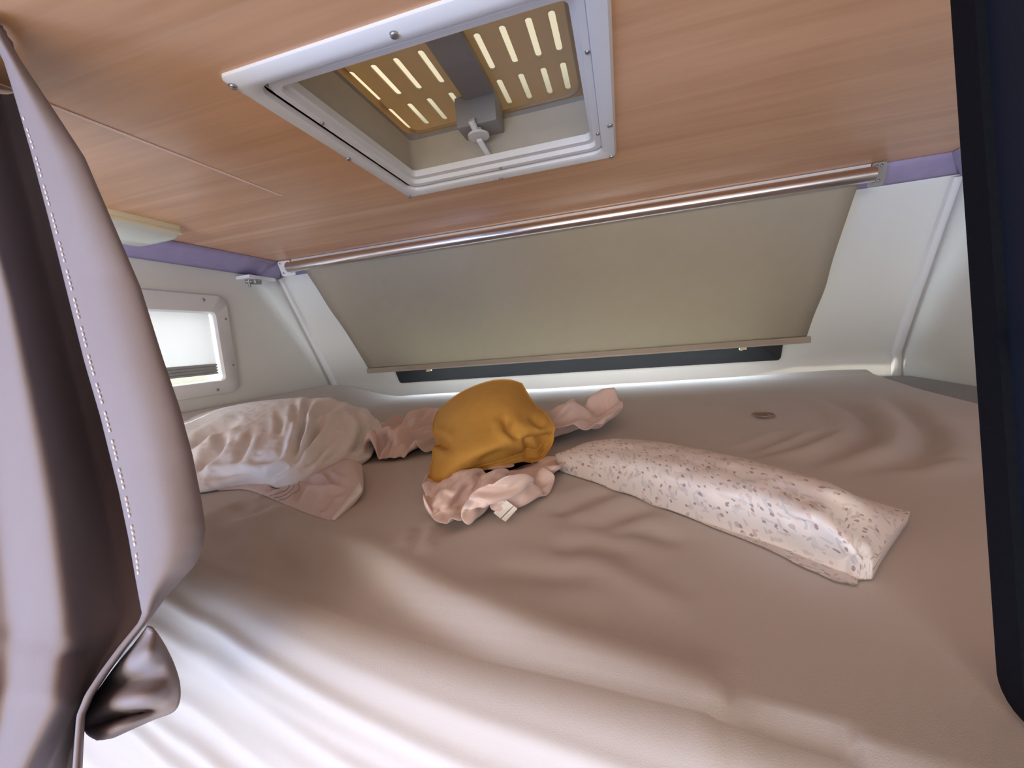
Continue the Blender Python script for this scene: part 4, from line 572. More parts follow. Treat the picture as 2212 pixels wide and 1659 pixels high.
         -13,-10,11,-4,12,-8,8,-2,6,-5,-2,-2,2,18,-23,15,-7,-3,3,11,19,27,-15,-10,-7,4,19,-3,-5,12,9,4,7,6,7,19,1,-3,4,-11,-9,-4,5,-3,-10,-2,1,2,1,-1,-11,2,1,-1,-6,14,32,-4,3,7,
         11,-19,-21,-12,6,-23,-18,7,-5,-13,-2,12,-12,-35,11,3,13,-17,19,1,5,-8,-6,10,-3,2,-8,10,-13,21,-13,10,7,1,5,22,1,-6,4,8,-12,9,2,-1,12,16,4,10,20,11,-1,-25,8,-5,-16,5,-9,
         8,0,1,1,-1,0,-13,3,2,-13,4,7,5,23,8,9,-4,-6,-15,-15,-7,-13,-11,-18,13,-15,1,-14,15,-37,1,13,-2,4,-6,19,5,-13,2,-19,19,-3,2,-6,4,0,9,-7,17,-2,6,10,8,9,-18,8,-1,22,-14,6,
         19,11,-4,15,2,0,-3,19,2,-28,6,1,-3,-11,14,-2,-1,-2,-3,-5,-28,-14,24,21,0,11,17,12,-11,10,-9,-15,-29,4,-1,-26,-13,-3,13,-8,-3,-5,-57,26,18,4,5,-10,-5,1,17,-22,3,-3,10,8,
         2,4,0,1,3,2,4,12,8,13,-19,-4,-12,20,-4,10,14,9,1,18,16,1,2,-8,-12,20,-12,-18,24,3,-12,-28,-17,-1,1,7,-3,-1,-7,-10,25,24,22,12,10,0,1,-9,-29,-30,-18,-4,19,-21,7,-18,19,
         -4,-12,-57,12,26,6,-13,10,11,-8,-8,4,5,-7,22,-4,2,-7,16,5,5,-14,16,-16,12,29,-13,-14,2,10,-10,12,10,11,9,4,4,24,2,0,-27,-15,4,-13,26,12,-14,-11,-22,-25,-7,-5,-3,-1,7,18,
         26,24,23,5,3,1,-16,-17,4,-18,-16,-8,-9,11,-10,3,-5,-4,7,-62,7,6,5,16,14,-17,4,7,8,-11,-13,16,16,4,-7,-5,22,3,-6,-11,10,-1,21,-24,17,1,-13,15,9,12,1,6,21,2,-10,-20,23,-7,
         -30,-11,-5,5,22,-25,-6,17,-18,-7,-18,-2,6,13,18,20,16,-8,15,4,-5,-24,12,-20,0,19,-20,-1,-6,5,-14,10,-1,-15,-42,0,19,3,8,-11,13,-2,16,-17,-8,4,16,-8,24,1,-16,24,-25,1,20,
         8,-13,-1,-1,20,-6,-2,8,9,12,7,8,3,-10,-26,-8,26,-16,9,-7,-10,-26,7,18,-26,-1,19,-10,-4,-5,6,15,1,-15,15,13,-12,5,5,-20,-4,27,8,-24,25,-14,11,-4,-5,-1,-24,16,-62,14,15,
         10,-14,12,0,9,-13,13,-1,-14,7,17,17,5,-23,23,-12,-19,14,16,4,-4,1,2,12,-2,-15,19,18,13,-19,-23,-6,4,-23,11,18,-19,12,-22,-17,19,23,-15,-3,-3,10,-10,5,5,-1,-18,16,-21,-3,
         -7,12,-7,5,-17,19,25,13,-8,13,-6,7,-2,-14,-1,-6,-43,-16,8,27,3,4,-4,9,-1,-10,22,-15,-10,18,11,22,-9,-27,30,-12,-5,24,6,2,-5,13,5,-10,-25,-4,26,5,19,-22,-19,-21,-1,-3,0,
         7,2,8,-7,9,-2,17,-10,3,-14,12,-1,8,-10,-2,-10,-22,-4,7,-22,-9,3,7,11,15,27,17,15,-15,10,4,-15,-10,8,-57,-2,0,8,21,6,-5,11,-9,1,18,-14,-8,-4,24,16,-21,-20,27,11,-1,4,-19,
         18,25,-16,-8,3,5,-30,14,27,12,-5,-27,-7,-8,3,-5,10,-1,10,-16,9,10,2,4,-5,-8,-5,18,-22,13,-12,-10,-10,-8,-17,3,-2,3,-1,4,13,15,27,-12,20,1,-17,0,20,-1,-62,-4,11,14,-16,8,
         23,-19,12,14,-10,8,-12,-6,10,19,-13,-20,4,27,-13,-5,11,17,11,9,-10,4,-22,-3,6,24,-23,-5,17,-16,8,-6,5,-4,7,-8,-2,4,11,7,-12,17,-19,-5,-1,6,-18,13,-6,-20,1,-12,-5,6,1,
         -15,17,15,5,10,16,5,1,-2,0,-2,8,-62,-1,16,-7,10,4,-14,18,11,-3,9,1,-8,-2,7,-8,-2,-10,13,0,3,5,12,8,13,14,-8,-26,6,-1,4,2,5,-12,6,0,-12,13,5,-12,12,-7,1,-10,17,9,-16,-8,
         0,6,4,-14,5,-12,-24,8,12,-24,-7,-19,2,19,18,1,18,15,-4,8,18,-16,10,-9,15,-62,2,-9,8,19,-28,17,0,-10,23,25,-14,-2,-19,31,-2,-6,-17,23,-1,2,-2,16,-15,26,-19,0,13,-11,12,5,
         2,2,-23,19,-7,-5,-9,23,-3,-10,11,0,-10,-4,22,-13,-6,7,4,4,-16,2,-24,-8,-7,-18,20,-6,-26,-2,2,17,22,16,1,16,7,-9,11,-4,8,-2,-46,-9,-3,21,-19,4,9,-7,6,-8,17,25,-8,-12,-5,
         28,-9,-21,-6,19,15,3,-16,7,12,6,-3,-3,9,-7,20,2,-19,-9,-10,24,-1,1,-15,0,18,10,4,-10,-2,0,6,-8,-4,-26,24,7,-28,-8,10,-22,-6,7,-23,8,-18,11,8,11,15,19,14,-4,8,-2,10,-5,
         13,-55,-1,-11,-3,14,8,-18,1,16,-7,9,-8,5,17,-25,28,7,-23,-22,-12,18,31,8,8,8,2,3,-1,3,1,-21,28,-7,-13,-10,-8,26,8,-10,-11,14,20,-5,-6,-4,11,-5,-14,-25,-22,0,24,-6,-24,
         -3,22,-22,6,-3,-6,-15,6,19,16,13,15,6,6,-7,14,-6,9,-15,-27,0,-13,-6,-16,12,22,-3,-9,14,-10,14,-13,-12,3,-15,27,14,-16,-28,4,27,24,22,9,3,-22,19,-4,-24,0,-5,23,8,-10,-13,
         23,-1,-31,19,17,-6,20,-3,-2,-19,9,-12,-28,-8,-27,-6,28,3,-7,19,-24,-4,7,-4,-12,-30,27,10,28,23,12,-10,11,7,8,-8,-10,-17,-16,-6,-20,3,12,-15,20,7,-8,16,-8,-12,1,-29,-16,
         10,28,-21,24,-2,14,25,21,9,-27,19,5,-22,0,14,-3,-19,-13,8,26,6,-20,5,-16,24,17,-18,20,1,-18,-21,13,-9,-21,-25,-25,5,30,23,-19,-3,14,-2,-29,-19,-14,5,26,14,30,27,13,10,
         -16,14,1,-4,-18,-13,-23,-4,2,-28,5,7,25,7,0,-13,7,-13,-26,-27,22,-8,-12,23,30,7,26,21,-23,-16,-5,15,20,7,0,-5,0,-18,-26,2,10,-20,10,24,17,-15,8,16,-21,-12,-7,0,11,-29,
         -20,-5,-23,16,24,18,11,-25,12,-10,-15,-20,-10,5,16,24,28,31,-7,11,-10,-11,23,-39,-6,10,-9,-25,12,10,3,9,-14,11,5,7,-24,-27,-17,1,-29,9,28,-1,29,31,22,-7,-7,-20,-22,26,
         -3,2,-11,20,14,-18,-29,-15,-9,4,20,20,20,17,-23,-14,23,2,-1,-27,-7,-16,-10,-5,-24,7,14,19,10,-20,10,-18,9,-9,-10,22,-4,28,16,24,-25,-8,6,11,5,-15,0,-10,-20,12,22,12,-9,
         6,8,7,-18,-21,-18,-6,-24,-20,1,7,18,23,29,22,15,-28,-25,-20,1,3,0,-1,12,16,22,-14,-23,-20,-17,6,22,21,21,3,-29,-1,25,19,-17,-19,-17,8,-22,-11,2,4,4,0,0,3,0,15,-18,7,-9,
         -3,9,16,23,6,-31,-8,14,33,10,-2,-13,-14,-13,0,30,18,-14,-7,21,-5,-26,-4,-19,-15,-20,5,-7,22,18,14,8,25,-4,-19,-18,-20,-12,4,3,4,10,9,27,-10,-18,-23,-12,3,13,21,20,2,-24,
         1,31,14,-14,-17,-20,2,-5,1,6,6,2,0,-6,7,8,-15,10,-8,-7,14,-20,7,28,-30,-20,-4,69,9,-25,2,-2,7,-15,1,28,3,-26,22,-13,16,-26,-1,-19,-16,-7,9,16,5,-25,22,24,17,-1,-17,-21,
         -17,15,2,5,9,-10,-10,-9,26,-11,-15,-15,-10,12,19,26,7,-28,7,17,22,-13,-21,-16,17,-3,13,-8,4,12,-5,-9,-1,12,-5,-13,12,-8,2,-12,7,7,-19,-31,44,30,-4,8,0,-5,2,-26,-6,18,
         -11,2,24,0,0,-23,-5,-4,-17,-3,18,-19,-18,9,20,19,24,-4,-26,4,-1,16,3,5,-6,-11,-12,-8,25,-13,-16,-9,-16,1,21,31,-1,-19,29,4,-22,17,-14,17,1,-4,7,-1,-18,19,1,-7,-8,11,-5,
         9,-2,-7,-6,8,-15,-25,1,],
        [442,-14,66,4,-62,-22,-47,-43,-72,-76,-28,-70,-50,2,59,-61,27,-32,9,58,-23,-34,-4,67,41,-31,-67,-14,8,45,6,-56,6,13,17,-42,24,-46,41,85,53,55,12,61,6,76,44,-33,-63,-58,
         -35,-52,30,-24,-73,-44,-46,55,52,-48,62,-27,-68,47,84,30,53,10,-71,-9,57,60,69,78,0,33,43,-42,-69,-34,-77,-60,-83,-78,-64,47,23,13,-17,-24,22,-45,-17,57,15,-39,-12,70,
         -58,-1,28,-40,76,-30,6,-31,49,-79,36,27,-48,5,-15,53,70,38,33,58,13,64,29,-17,-72,-71,-67,-42,66,-18,-75,-51,-39,31,54,40,22,-80,-22,70,46,0,87,1,-73,0,77,44,183,35,19,
         -18,-28,-57,-74,-50,-62,-67,-71,-48,-36,28,78,20,-12,-52,9,-60,20,72,0,-40,-17,2,58,-41,-28,12,59,23,-34,17,-38,-54,84,-12,15,-69,0,8,43,47,55,61,42,41,30,-64,-84,-64,
         -65,-14,55,5,-47,-74,-42,14,50,92,-22,-73,-16,35,62,65,69,-10,-69,20,79,136,81,0,26,-56,-62,-70,-77,-68,-52,32,-41,-77,36,66,35,-2,-39,-55,8,-18,26,78,-40,0,-35,62,-28,
         -18,7,-34,71,17,1,-28,-70,-65,39,64,-14,19,-26,-20,23,34,66,47,10,51,0,-58,-81,-76,-44,-2,60,-7,-5,-54,-39,48,29,76,-45,-57,-48,60,56,57,78,0,-54,22,183,44,20,10,-70,
         -55,-68,1,-82,-77,-47,-12,59,-30,-25,87,-44,17,30,-18,-2,-22,32,60,-36,3,-8,36,-40,-1,-41,-3,57,14,-28,-54,-62,-56,70,-41,49,44,35,28,-65,20,55,70,23,7,-74,-27,-55,-12,
         -34,-37,-39,73,30,-45,55,35,-66,-44,-48,33,26,32,50,66,76,-10,-65,154,54,39,-41,-44,-21,-20,-21,-64,-58,-69,-39,-26,-3,58,-5,39,59,30,-27,18,-41,30,-12,51,-20,20,-37,40,
         -39,-22,-21,-47,-14,-20,-57,-43,-12,3,-12,28,37,81,57,8,-77,32,62,11,75,-71,35,-65,-77,-73,-48,-1,47,77,44,25,-65,42,-38,-54,56,35,21,-39,73,41,28,5,33,30,60,-47,-55,
         -26,-13,11,-48,-54,29,-44,-22,-29,27,29,37,18,70,-16,-35,19,33,-27,9,43,-23,-4,33,-29,-25,-45,-46,-73,-74,-41,60,16,-37,-25,33,47,-16,31,77,-19,-75,55,68,69,18,-22,-85,
         -74,-64,10,-50,-11,47,73,51,-80,6,-55,66,38,-48,13,63,-1,9,34,14,88,64,-51,-37,35,-48,65,-85,-62,-16,-38,1,40,10,25,1,22,29,24,26,0,9,-14,14,-12,56,-2,-17,-48,-41,-12,
         10,-64,-85,-78,2,-55,48,49,6,33,35,-2,-85,33,43,-4,-44,73,36,58,6,-50,-79,-61,-51,63,-6,-30,16,65,-52,-71,-28,49,63,61,-56,-30,22,23,16,16,153,24,-47,-45,35,47,30,-31,
         -68,3,-46,-9,57,17,24,-7,26,13,36,26,14,-2,-3,-11,7,1,50,-28,-50,-37,-35,-79,-56,-55,-48,-22,-32,-23,17,62,51,45,-22,-10,-83,31,53,30,-20,72,-14,38,12,-41,-53,-64,-41,
         77,15,-9,-18,-70,-59,46,76,45,-41,-66,15,-5,-1,22,19,161,6,-39,1,-9,61,2,66,-3,-15,-46,-31,44,47,3,30,23,-22,63,29,8,2,-63,55,20,-55,27,32,-48,-44,-67,-44,-57,-60,-32,
         -23,-32,-28,-63,-1,57,30,-6,42,-10,-59,34,17,50,-11,49,-17,40,-48,45,-40,-73,-42,5,31,-33,-59,-1,84,-25,40,-63,-47,-1,-3,25,-7,72,119,15,-44,-11,51,6,41,20,43,35,-76,51,
         25,43,29,16,20,-29,30,47,10,-27,-42,-36,71,27,-12,-7,-9,-76,-9,-62,-62,-64,-35,-77,-50,43,-7,-18,-72,16,11,34,53,18,-77,-6,50,48,-36,25,8,41,-44,64,-21,-44,-59,-61,20,
         36,-80,49,-34,38,26,-75,9,46,-42,37,-11,82,15,36,1,-38,22,33,37,40,76,-23,71,28,13,1,-11,1,65,17,-16,-36,-26,2,-45,25,37,-1,14,13,-16,-36,-32,-59,-64,-45,-75,-47,-55,41,
         -72,3,47,-69,12,53,55,0,-71,-10,46,29,-62,37,23,-23,58,62,-1,-53,-72,-56,80,-44,-38,47,53,-39,-15,-20,58,-12,0,-37,-6,58,-17,20,-28,-8,69,75,26,53,55,35,26,19,11,9,-51,
         12,41,-33,-29,-12,-28,35,-37,22,10,16,-7,-6,-16,-41,15,-27,-48,-54,-55,-47,-62,-45,57,-56,52,-20,-43,63,61,3,-92,-26,62,31,-76,18,-15,58,63,9,35,-82,-21,33,0,-22,-26,79,
         3,-18,-12,1,48,-21,-15,-39,-64,-6,1,25,48,43,5,47,40,41,51,25,43,17,25,7,-26,-30,-33,-28,-24,2,1,-8,11,12,0,3,-18,-9,-37,8,6,-47,-59,35,-33,-64,-42,-52,4,50,-61,56,-29,
         29,-4,24,-68,0,83,-1,-64,-18,66,-15,11,70,44,-34,35,8,-36,-17,32,31,-31,4,5,-5,41,-30,-115,22,-16,-65,-18,34,54,75,48,37,-25,35,30,54,20,0,13,-26,-33,13,-10,-75,-15,22,
         -11,1,-1,7,10,-18,13,8,-3,-44,-47,-52,21,27,24,-59,-59,36,-52,23,30,8,-69,-40,8,77,-83,31,60,11,-22,-74,-2,57,-3,59,17,54,-36,-5,80,5,-11,22,9,-10,1,21,-1,-270,33,54,
         -11,-60,-14,44,70,54,6,53,10,70,-35,5,40,-18,-31,-23,21,-26,67,-50,-84,-8,-9,3,-1,62,-59,21,9,-15,-2,-61,18,72,32,-30,-79,23,26,-44,-82,-30,77,16,-87,-21,88,-4,-83,0,33,
         43,12,-44,-34,-14,46,40,68,-40,86,30,41,28,8,-49,7,39,31,-3,-294,-22,-9,73,2,-10,29,-11,-10,59,30,78,-2,21,-27,-6,32,-4,-21,-62,48,70,-68,-52,-38,-12,60,-46,15,49,-78,
         -20,-13,-5,41,78,9,-46,21,-14,-29,-45,51,-22,-78,-11,85,-23,-54,-13,72,-77,18,-55,6,65,38,-8,-52,43,-1,50,39,56,56,52,26,-52,-3,15,52,16,-68,-210,-17,-66,-31,8,75,-47,
         -27,2,41,85,77,-12,-19,-12,59,-28,-18,31,-68,15,45,72,-54,-9,-64,-8,39,59,-44,-14,-63,-31,-17,74,51,-52,-50,20,-22,-28,-35,47,78,-33,-58,39,61,-35,-67,-7,38,-15,-57,-15,
         11,13,72,19,-4,41,53,2,68,58,-33,78,13,-4,-65,-18,58,20,-328,77,-23,-43,-56,45,36,-12,-59,10,79,21,-11,68,-16,-25,3,19,-32,42,-72,37,85,66,-29,-58,-60,77,32,18,-83,4,
         -30,-36,-45,29,57,-24,-76,-55,-12,6,21,79,52,-22,-8,3,47,-55,-26,-10,41,-48,-11,14,19,-4,24,56,36,41,30,-14,2,65,-34,72,40,-21,-69,-32,86,-289,-26,71,-2,-48,-66,-13,77,
         20,-68,36,-19,64,-23,-6,7,-15,13,-12,42,-1,50,75,46,14,-79,-53,7,-13,72,25,-4,-23,-38,-54,-55,-12,-3,-42,51,-54,-14,48,41,26,60,9,-1,27,-36,-49,32,26,-69,13,-15,48,-9,
         31,16,52,7,49,17,4,-4,44,-38,-17,-9,-1,46,19,-211,-62,-39,-17,62,-13,-78,-23,59,44,49,-21,-85,-13,40,-57,-13,5,11,37,30,62,71,-4,39,27,-54,-43,-63,39,53,-10,46,10,-49,
         -53,-78,-47,54,50,-21,-43,59,35,13,46,55,-49,9,10,-53,22,-36,10,19,-24,-20,60,33,21,15,38,49,7,23,-6,44,-21,-87,-75,-25,40,48,-107,-39,-42,-65,-30,36,21,-75,86,48,19,
         -63,-7,-20,-79,39,-36,-30,20,-5,39,57,63,80,76,-2,-75,-75,-50,-24,48,12,42,32,-4,-22,-73,-12,-28,-33,66,32,-13,76,40,34,-36,47,28,-44,-12,-15,-13,28,18,-69,-16,33,16,71,
         40,15,43,25,21,18,-37,-61,-18,-60,-85,-17,51,-71,-55,-25,35,-13,34,-31,-88,14,46,56,34,-13,-82,-41,-37,55,-15,-53,10,76,52,39,72,30,12,-27,-64,-66,5,-67,8,29,31,18,27,
         -7,-59,-77,-37,19,64,36,39,42,36,42,34,-36,38,18,-6,-18,-27,-24,21,-10,-18,12,31,74,72,-20,48,-8,-18,-60,-63,-33,-29,-63,-54,18,58,-49,-60,-55,17,59,-62,-43,-22,31,31,
         78,40,-29,-32,-71,-15,19,25,-18,19,78,45,22,0,-3,71,-38,-63,-76,-56,-42,9,35,26,17,23,-61,-72,38,-64,42,40,51,34,32,34,42,37,15,-8,85,14,-45,-11,-12,-7,5,15,-9,64,81,1,
         -68,-18,-4,-26,-63,-44,-35,-60,-45,-23,78,51,-46,-81,-58,25,80,-21,-44,48,-36,3,67,0,-51,38,-15,2,34,-12,-4,34,75,54,1,-39,-38,48,-41,-53,-66,-79,-59,1,53,-8,39,5,-1,
         -66,27,-37,-11,52,35,29,36,38,35,16,54,74,54,21,-55,22,-25,19,21,-32,62,64,-72,-67,-48,8,-26,-41,-73,-34,34,-24,-81,104,-37,53,-54,-77,72,-71,4,73,5,6,-88,-7,24,-54,54,
         -5,73,58,18,-8,13,-8,76,69,-25,-66,-60,-55,15,-42,-57,-80,-16,-12,54,-50,13,77,30,8,-31,-85,-8,8,39,34,37,42,58,66,28,51,86,17,-21,-11,-43,83,6,-34,20,26,-67,-83,-31,
         -63,11,-48,-71,-18,42,-20,139,-54,-80,37,-76,31,17,-73,-7,10,40,-20,-86,-1,44,-29,64,22,70,64,50,23,-25,41,66,-17,-44,-47,-66,-84,-58,-48,34,-10,-70,-3,-4,-8,17,69,45,
         -78,33,3,-47,9,41,49,55,57,69,8,58,0,88,34,17,-71,-8,78,9,-20,-31,-42,-70,-72,-32,-58,-8,-17,-81,-10,42,210,-76,-77,-56,-11,-55,55,15,17,-50,-51,53,2,-78,-24,-5,33,72,
         41,70,47,75,39,31,-19,-53,-41,-40,11,-42,-70,-64,-44,-38,59,28,-7,-21,-48,6,15,-34,22,73,11,-33,53,55,56,57,61,36,33,13,-6,5,71,-2,-83,8,35,-21,-35,-21,-70,-64,-46,-74,
         -23,42,-2,-79,-25,266,-27,-60,-73,-71,-64,18,10,63,-49,-48,-4,15,59,-72,-7,-3,51,69,38,61,69,63,32,-52,-56,-60,18,-39,-34,46,-46,-44,-75,-25,10,11,61,-7,2,-21,8,11,-2,
         38,19,4,52,66,70,60,66,19,28,2,-6,-37,54,-33,-45,-39,-25,-22,-25,-57,-56,-42,-26,-82,-5,51,2,-4,252,-77,-31,-70,-52,-62,-68,-16,37,81,-50,25,-48,-23,64,2,-54,14,56,67,
         33,34,62,29,4,-6,-73,-67,-50,64,-40,-49,-28,49,-26,-11,15,10,47,-16,14,4,8,-8,31,-8,30,37,58,53,60,63,53,17,-6,-14,-34,-48,-36,-38,-24,-9,-62,36,-69,-76,-74,34,18,-86,
         -34,4,41,314,-24,-66,-77,-59,-74,-13,-20,-56,81,40,32,-32,-68,-31,78,0,-31,63,62,76,-9,-55,27,9,45,-63,24,-79,-36,65,-34,-28,-39,29,42,-28,36,40,2,4,5,-33,27,-46,41,54,
         8,75,56,57,54,39,6,-52,-46,-27,-55,-39,-30,31,-55,2,-44,-31,-41,-84,-36,82,-2,-66,-57,-21,375,-52,-5,-44,-73,-73,-71,-45,0,-5,39,63,66,-34,-59,16,62,-26,53,70,46,-51,
         -74,-16,15,59,65,2,-72,-71,-20,-16,-8,66,22,1,14,32,14,8,-9,22,-20,19,-31,47,42,-5,18,63,75,-11,51,-39,-30,-30,-64,16,-41,-69,12,-12,-41,-19,-41,20,-22,-79,-3,62,-26,
         -27,-59,270,-24,-23,-23,-76,-8,-55,-60,60,-53,15,78,-41,22,21,3,64,-22,36,74,-55,-47,-18,19,-48,32,79,69,-72,-31,-27,-31,18,25,41,26,11,23,26,4,4,15,-16,6,-50,1,77,36,
         -60,43,80,54,-75,-36,-1,-31,-28,-24,-53,-28,-50,7,-26,-46,36,-62,3,59,-14,-76,-42,42,25,152,-62,-25,11,-4,-82,-58,54,50,-9,-73,39,76,15,21,-33,49,29,-13,76,-9,-58,-33,
         -44,19,-29,56,44,46,-45,-6,-38,-9,31,72,12,28,25,8,29,1,-18,-72,68,-27,-65,6,79,45,-76,53,74,6,-87,-68,-27,-29,-17,-50,-26,-45,-20,-21,-21,12,52,-2,-36,-6,-1,-25,-62,84,
         178,-69,-67,-40,44,1,-53,-55,36,88,-42,21,64,60,-24,5,38,43,-9,-31,17,12,-38,-23,-53,36,57,46,-9,22,-24,-44,6,-7,-18,81,55,-11,36,-9,-38,-1,-63,15,27,5,-65,67,78,4,-58,
         7,51,-11,-67,-77,-67,-40,-17,45,-70,-61,-44,-21,20,33,1,-40,-14,9,-31,9,51,268,-62,-79,-77,-42,-1,55,10,25,-18,53,-14,67,65,16,-3,24,51,-2,-27,16,6,-40,-24,-56,-46,86,
         65,22,10,1,-53,1,-2,-34,15,79,39,-7,-82,28,-59,-67,5,17,13,72,12,52,76,-37,-83,-31,27,-32,-23,-83,-77,48,-14,-34,-19,-63,-67,-32,9,71,33,-7,-77,-27,78,41,163,-54,9,-49,
         -74,-72,-1,75,47,50,-17,-51,74,71,72,37,22,45,-46,40,2,-25,-82,-69,-36,4,25,19,85,52,24,-25,-79,58,-14,-68,22,79,22,-17,-79,-56,-23,71,-10,4,74,42,49,-37,35,-44,-87,-63,
         -12,-15,-24,-32,-84,-11,-34,36,1,-32,-61,-26,-15,44,48,3,-75,-2,69,219,-75,-73,-25,9,-17,-62,-28,48,54,39,40,12,67,29,69,45,-41,43,0,15,-55,-12,-25,-53,11,40,-30,-13,79,
         34,0,-60,-38,38,19,-72,34,47,12,5,-86,-30,79,44,-37,-10,46,71,1,-22,-58,-14,-26,-76,-85,-15,-1,-68,-52,-38,4,5,53,3,-9,-67,-26,3,77,19,-81,-14,254,8,-68,-65,-61,8,38,
         -15,-66,27,67,51,73,15,59,29,34,-58,37,-25,19,88,7,-29,-51,-57,84,0,-64,-25,56,5,-67,-41,19,36,59,-21,-54,10,64,3,-64,75,46,24,-70,59,-28,-12,-27,-17,-25,-35,-32,-9,-62,
         -76,-53,-1,25,-19,-77,4,6,39,26,-1,-77,1,67,-5,-78,322,-69,13,-64,-70,-70,-14,-2,50,16,-46,71,83,47,0,31,53,-32,-14,32,15,9,76,17,-22,-79,44,24,-22,-69,-27,19,26,-40,
         -51,16,57,9,-4,-58,47,61,21,-50,37,69,11,-78,-21,-20,0,-39,-16,-55,-26,34,-58,-70,-20,53,30,-86,-37,-31,-27,3,10,22,56,-38,-58,72,8,265,-76,19,-51,-67,-60,-57,-42,9,78,
         37,-18,20,72,15,62,-13,-1,40,-42,5,28,58,54,-17,-38,-42,55,-40,-51,-45,15,22,-2,30,-67,37,-10,13,19,26,-12,49,36,5,-16,17,0,-18,-71,-18,-10,-36,-2,-67,33,-56,36,-30,-14,
         35,-17,-31,-36,-12,-10,-3,35,-49,-44,-11,2,19,336,-44,-68,-49,-42,-19,-23,-34,-37,20,78,62,11,-63,16,37,39,-43,47,6,-2,57,22,16,-25,-3,-25,-3,-26,-44,32,-11,-49,53,-18,
         -26,-2,-17,55,-11,17,12,40,19,7,-12,31,-13,10,-52,-38,-36,-13,-19,-17,-25,-11,68,26,-3,26,-2,-52,-15,-44,23,6,-56,-22,7,-7,-6,-12,249,-29,-52,-80,53,11,-22,-30,-47,-16,
         -3,58,61,-11,-40,-37,49,-29,40,9,-2,59,8,15,6,-41,35,-29,-38,-23,-3,-19,37,-2,-46,25,-25,66,-43,-12,-3,42,12,21,53,-30,-1,0,-2,-5,-55,-34,-43,7,-39,-12,45,4,18,65,45,37,
         -25,-47,-37,-25,15,19,-44,4,-12,-36,36,137,-45,-47,-58,-7,47,43,-60,53,-11,-2,13,-31,-37,-31,-38,35,4,11,11,62,-11,9,14,43,15,-46,-15,-53,18,-26,33,-34,6,-2,-37,42,23,
         28,-20,-59,9,23,31,33,-10,41,10,-35,-20,-63,-41,12,-49,3,11,0,7,16,52,39,73,41,-4,-54,-18,16,-46,33,-55,-46,41,24,44,-56,-57,-57,-15,39,54,26,-38,78,18,-6,-73,-58,-43,
         21,-38,-9,9,60,37,49,12,-68,60,22,-22,-35,-10,0,-8,-12,-4,-14,-26,54,-32,-2,33,14,15,-4,-58,24,20,48,-10,14,4,-62,34,-83,-36,-39,-8,-2,0,21,17,52,63,69,20,80,14,-18,-64,
         -42,58,-70,-3,-37,-10,10,12,-26,-21,-46,-55,62,4,36,5,17,-10,-3,-31,-77,-21,17,46,-59,6,49,71,-23,15,-34,71,16,-69,-52,11,-13,-18,-3,-3,29,-7,29,39,-57,-4,29,16,-61,-5,
         64,9,27,-24,24,36,12,-45,-78,-74,56,-14,-10,11,17,80,6,40,47,74,59,2,-65,6,-1,-31,-3,-32,-77,-79,11,-16,-30,-28,44,-35,52,-28,38,-9,-16,8,28,-4,-68,52,-49,64,-83,-5,71,
         41,-58,-19,43,60,-56,-44,-35,66,-1,-48,28,-55,19,23,20,23,-62,-5,22,35,-5,-44,60,-23,18,18,18,25,21,-76,-57,-22,64,22,12,-18,37,80,48,-23,23,47,78,-2,-38,42,-36,-84,-30,
         -7,-181,-1,-29,-7,42,-43,9,-12,60,-44,-11,23,-25,24,72,-8,-78,6,70,9,-73,-7,13,-9,55,-35,23,47,-10,-87,-3,67,-24,-47,-7,-4,5,13,38,-43,51,-58,-8,12,-3,1,36,-39,26,9,27,
         59,11,-63,-66,8,71,54,23,5,60,67,19,5,-56,69,55,6,-59,31,-31,-18,-79,],
    ]),
    'right': (56, 51, [
        [16,11,-2,4,13,1,5,17,-7,10,9,12,11,8,-11,8,16,10,17,-7,4,12,12,14,13,14,11,19,11,-6,13,11,16,17,4,12,3,7,9,16,18,16,0,16,4,10,9,16,9,7,16,14,9,6,0,6,-507,17,-6,16,9,-2,
         13,4,16,-1,16,1,12,11,8,-11,13,18,0,13,7,5,10,11,14,11,16,6,9,14,7,12,17,7,16,11,13,8,2,6,17,8,15,9,15,8,12,4,17,10,11,4,17,12,9,2,-517,-3,8,10,8,16,-7,14,11,14,3,16,4,
         8,13,3,-8,15,13,10,9,10,7,14,4,13,9,17,10,9,12,8,13,15,11,13,12,17,8,-4,5,16,9,19,5,17,14,0,10,17,11,17,9,7,14,1,-509,-20,1,18,10,10,7,7,14,5,12,9,18,-13,14,15,2,-1,12,
         15,9,11,17,-2,13,6,13,6,15,14,11,15,1,15,15,11,14,8,16,13,-7,11,18,10,14,8,18,10,-2,8,14,12,16,14,12,10,-525,-10,-6,10,11,13,9,13,16,-8,14,9,11,12,8,8,13,-1,10,18,12,-9,
         11,14,14,12,-2,17,2,12,17,9,17,13,8,17,8,15,-2,18,13,10,-1,19,7,14,15,18,7,5,10,8,7,14,16,12,-521,-2,-12,5,20,14,-11,8,15,16,3,13,2,15,9,19,-6,13,17,-6,15,12,3,14,9,8,
         11,14,7,13,-3,20,14,17,10,7,13,7,9,11,16,15,10,12,8,11,4,13,18,17,9,3,17,9,14,2,-540,15,4,-8,11,18,9,10,-7,16,15,9,11,-5,18,16,-5,11,3,11,17,16,1,10,19,6,13,6,20,-3,-2,
         15,16,18,15,15,4,17,11,12,4,12,17,-3,14,15,12,11,12,8,15,13,4,17,9,13,-555,5,16,9,10,2,16,13,2,5,4,15,8,12,0,12,15,-6,16,15,11,-1,14,18,0,17,10,12,11,15,-4,9,16,5,14,17,
         9,10,16,20,13,-4,9,15,12,14,16,15,11,7,11,14,9,0,16,10,-555,13,-3,13,14,12,8,16,10,6,-4,7,15,22,-3,14,14,1,-7,15,17,9,2,7,17,15,18,3,12,15,2,9,12,12,4,12,16,15,1,15,19,
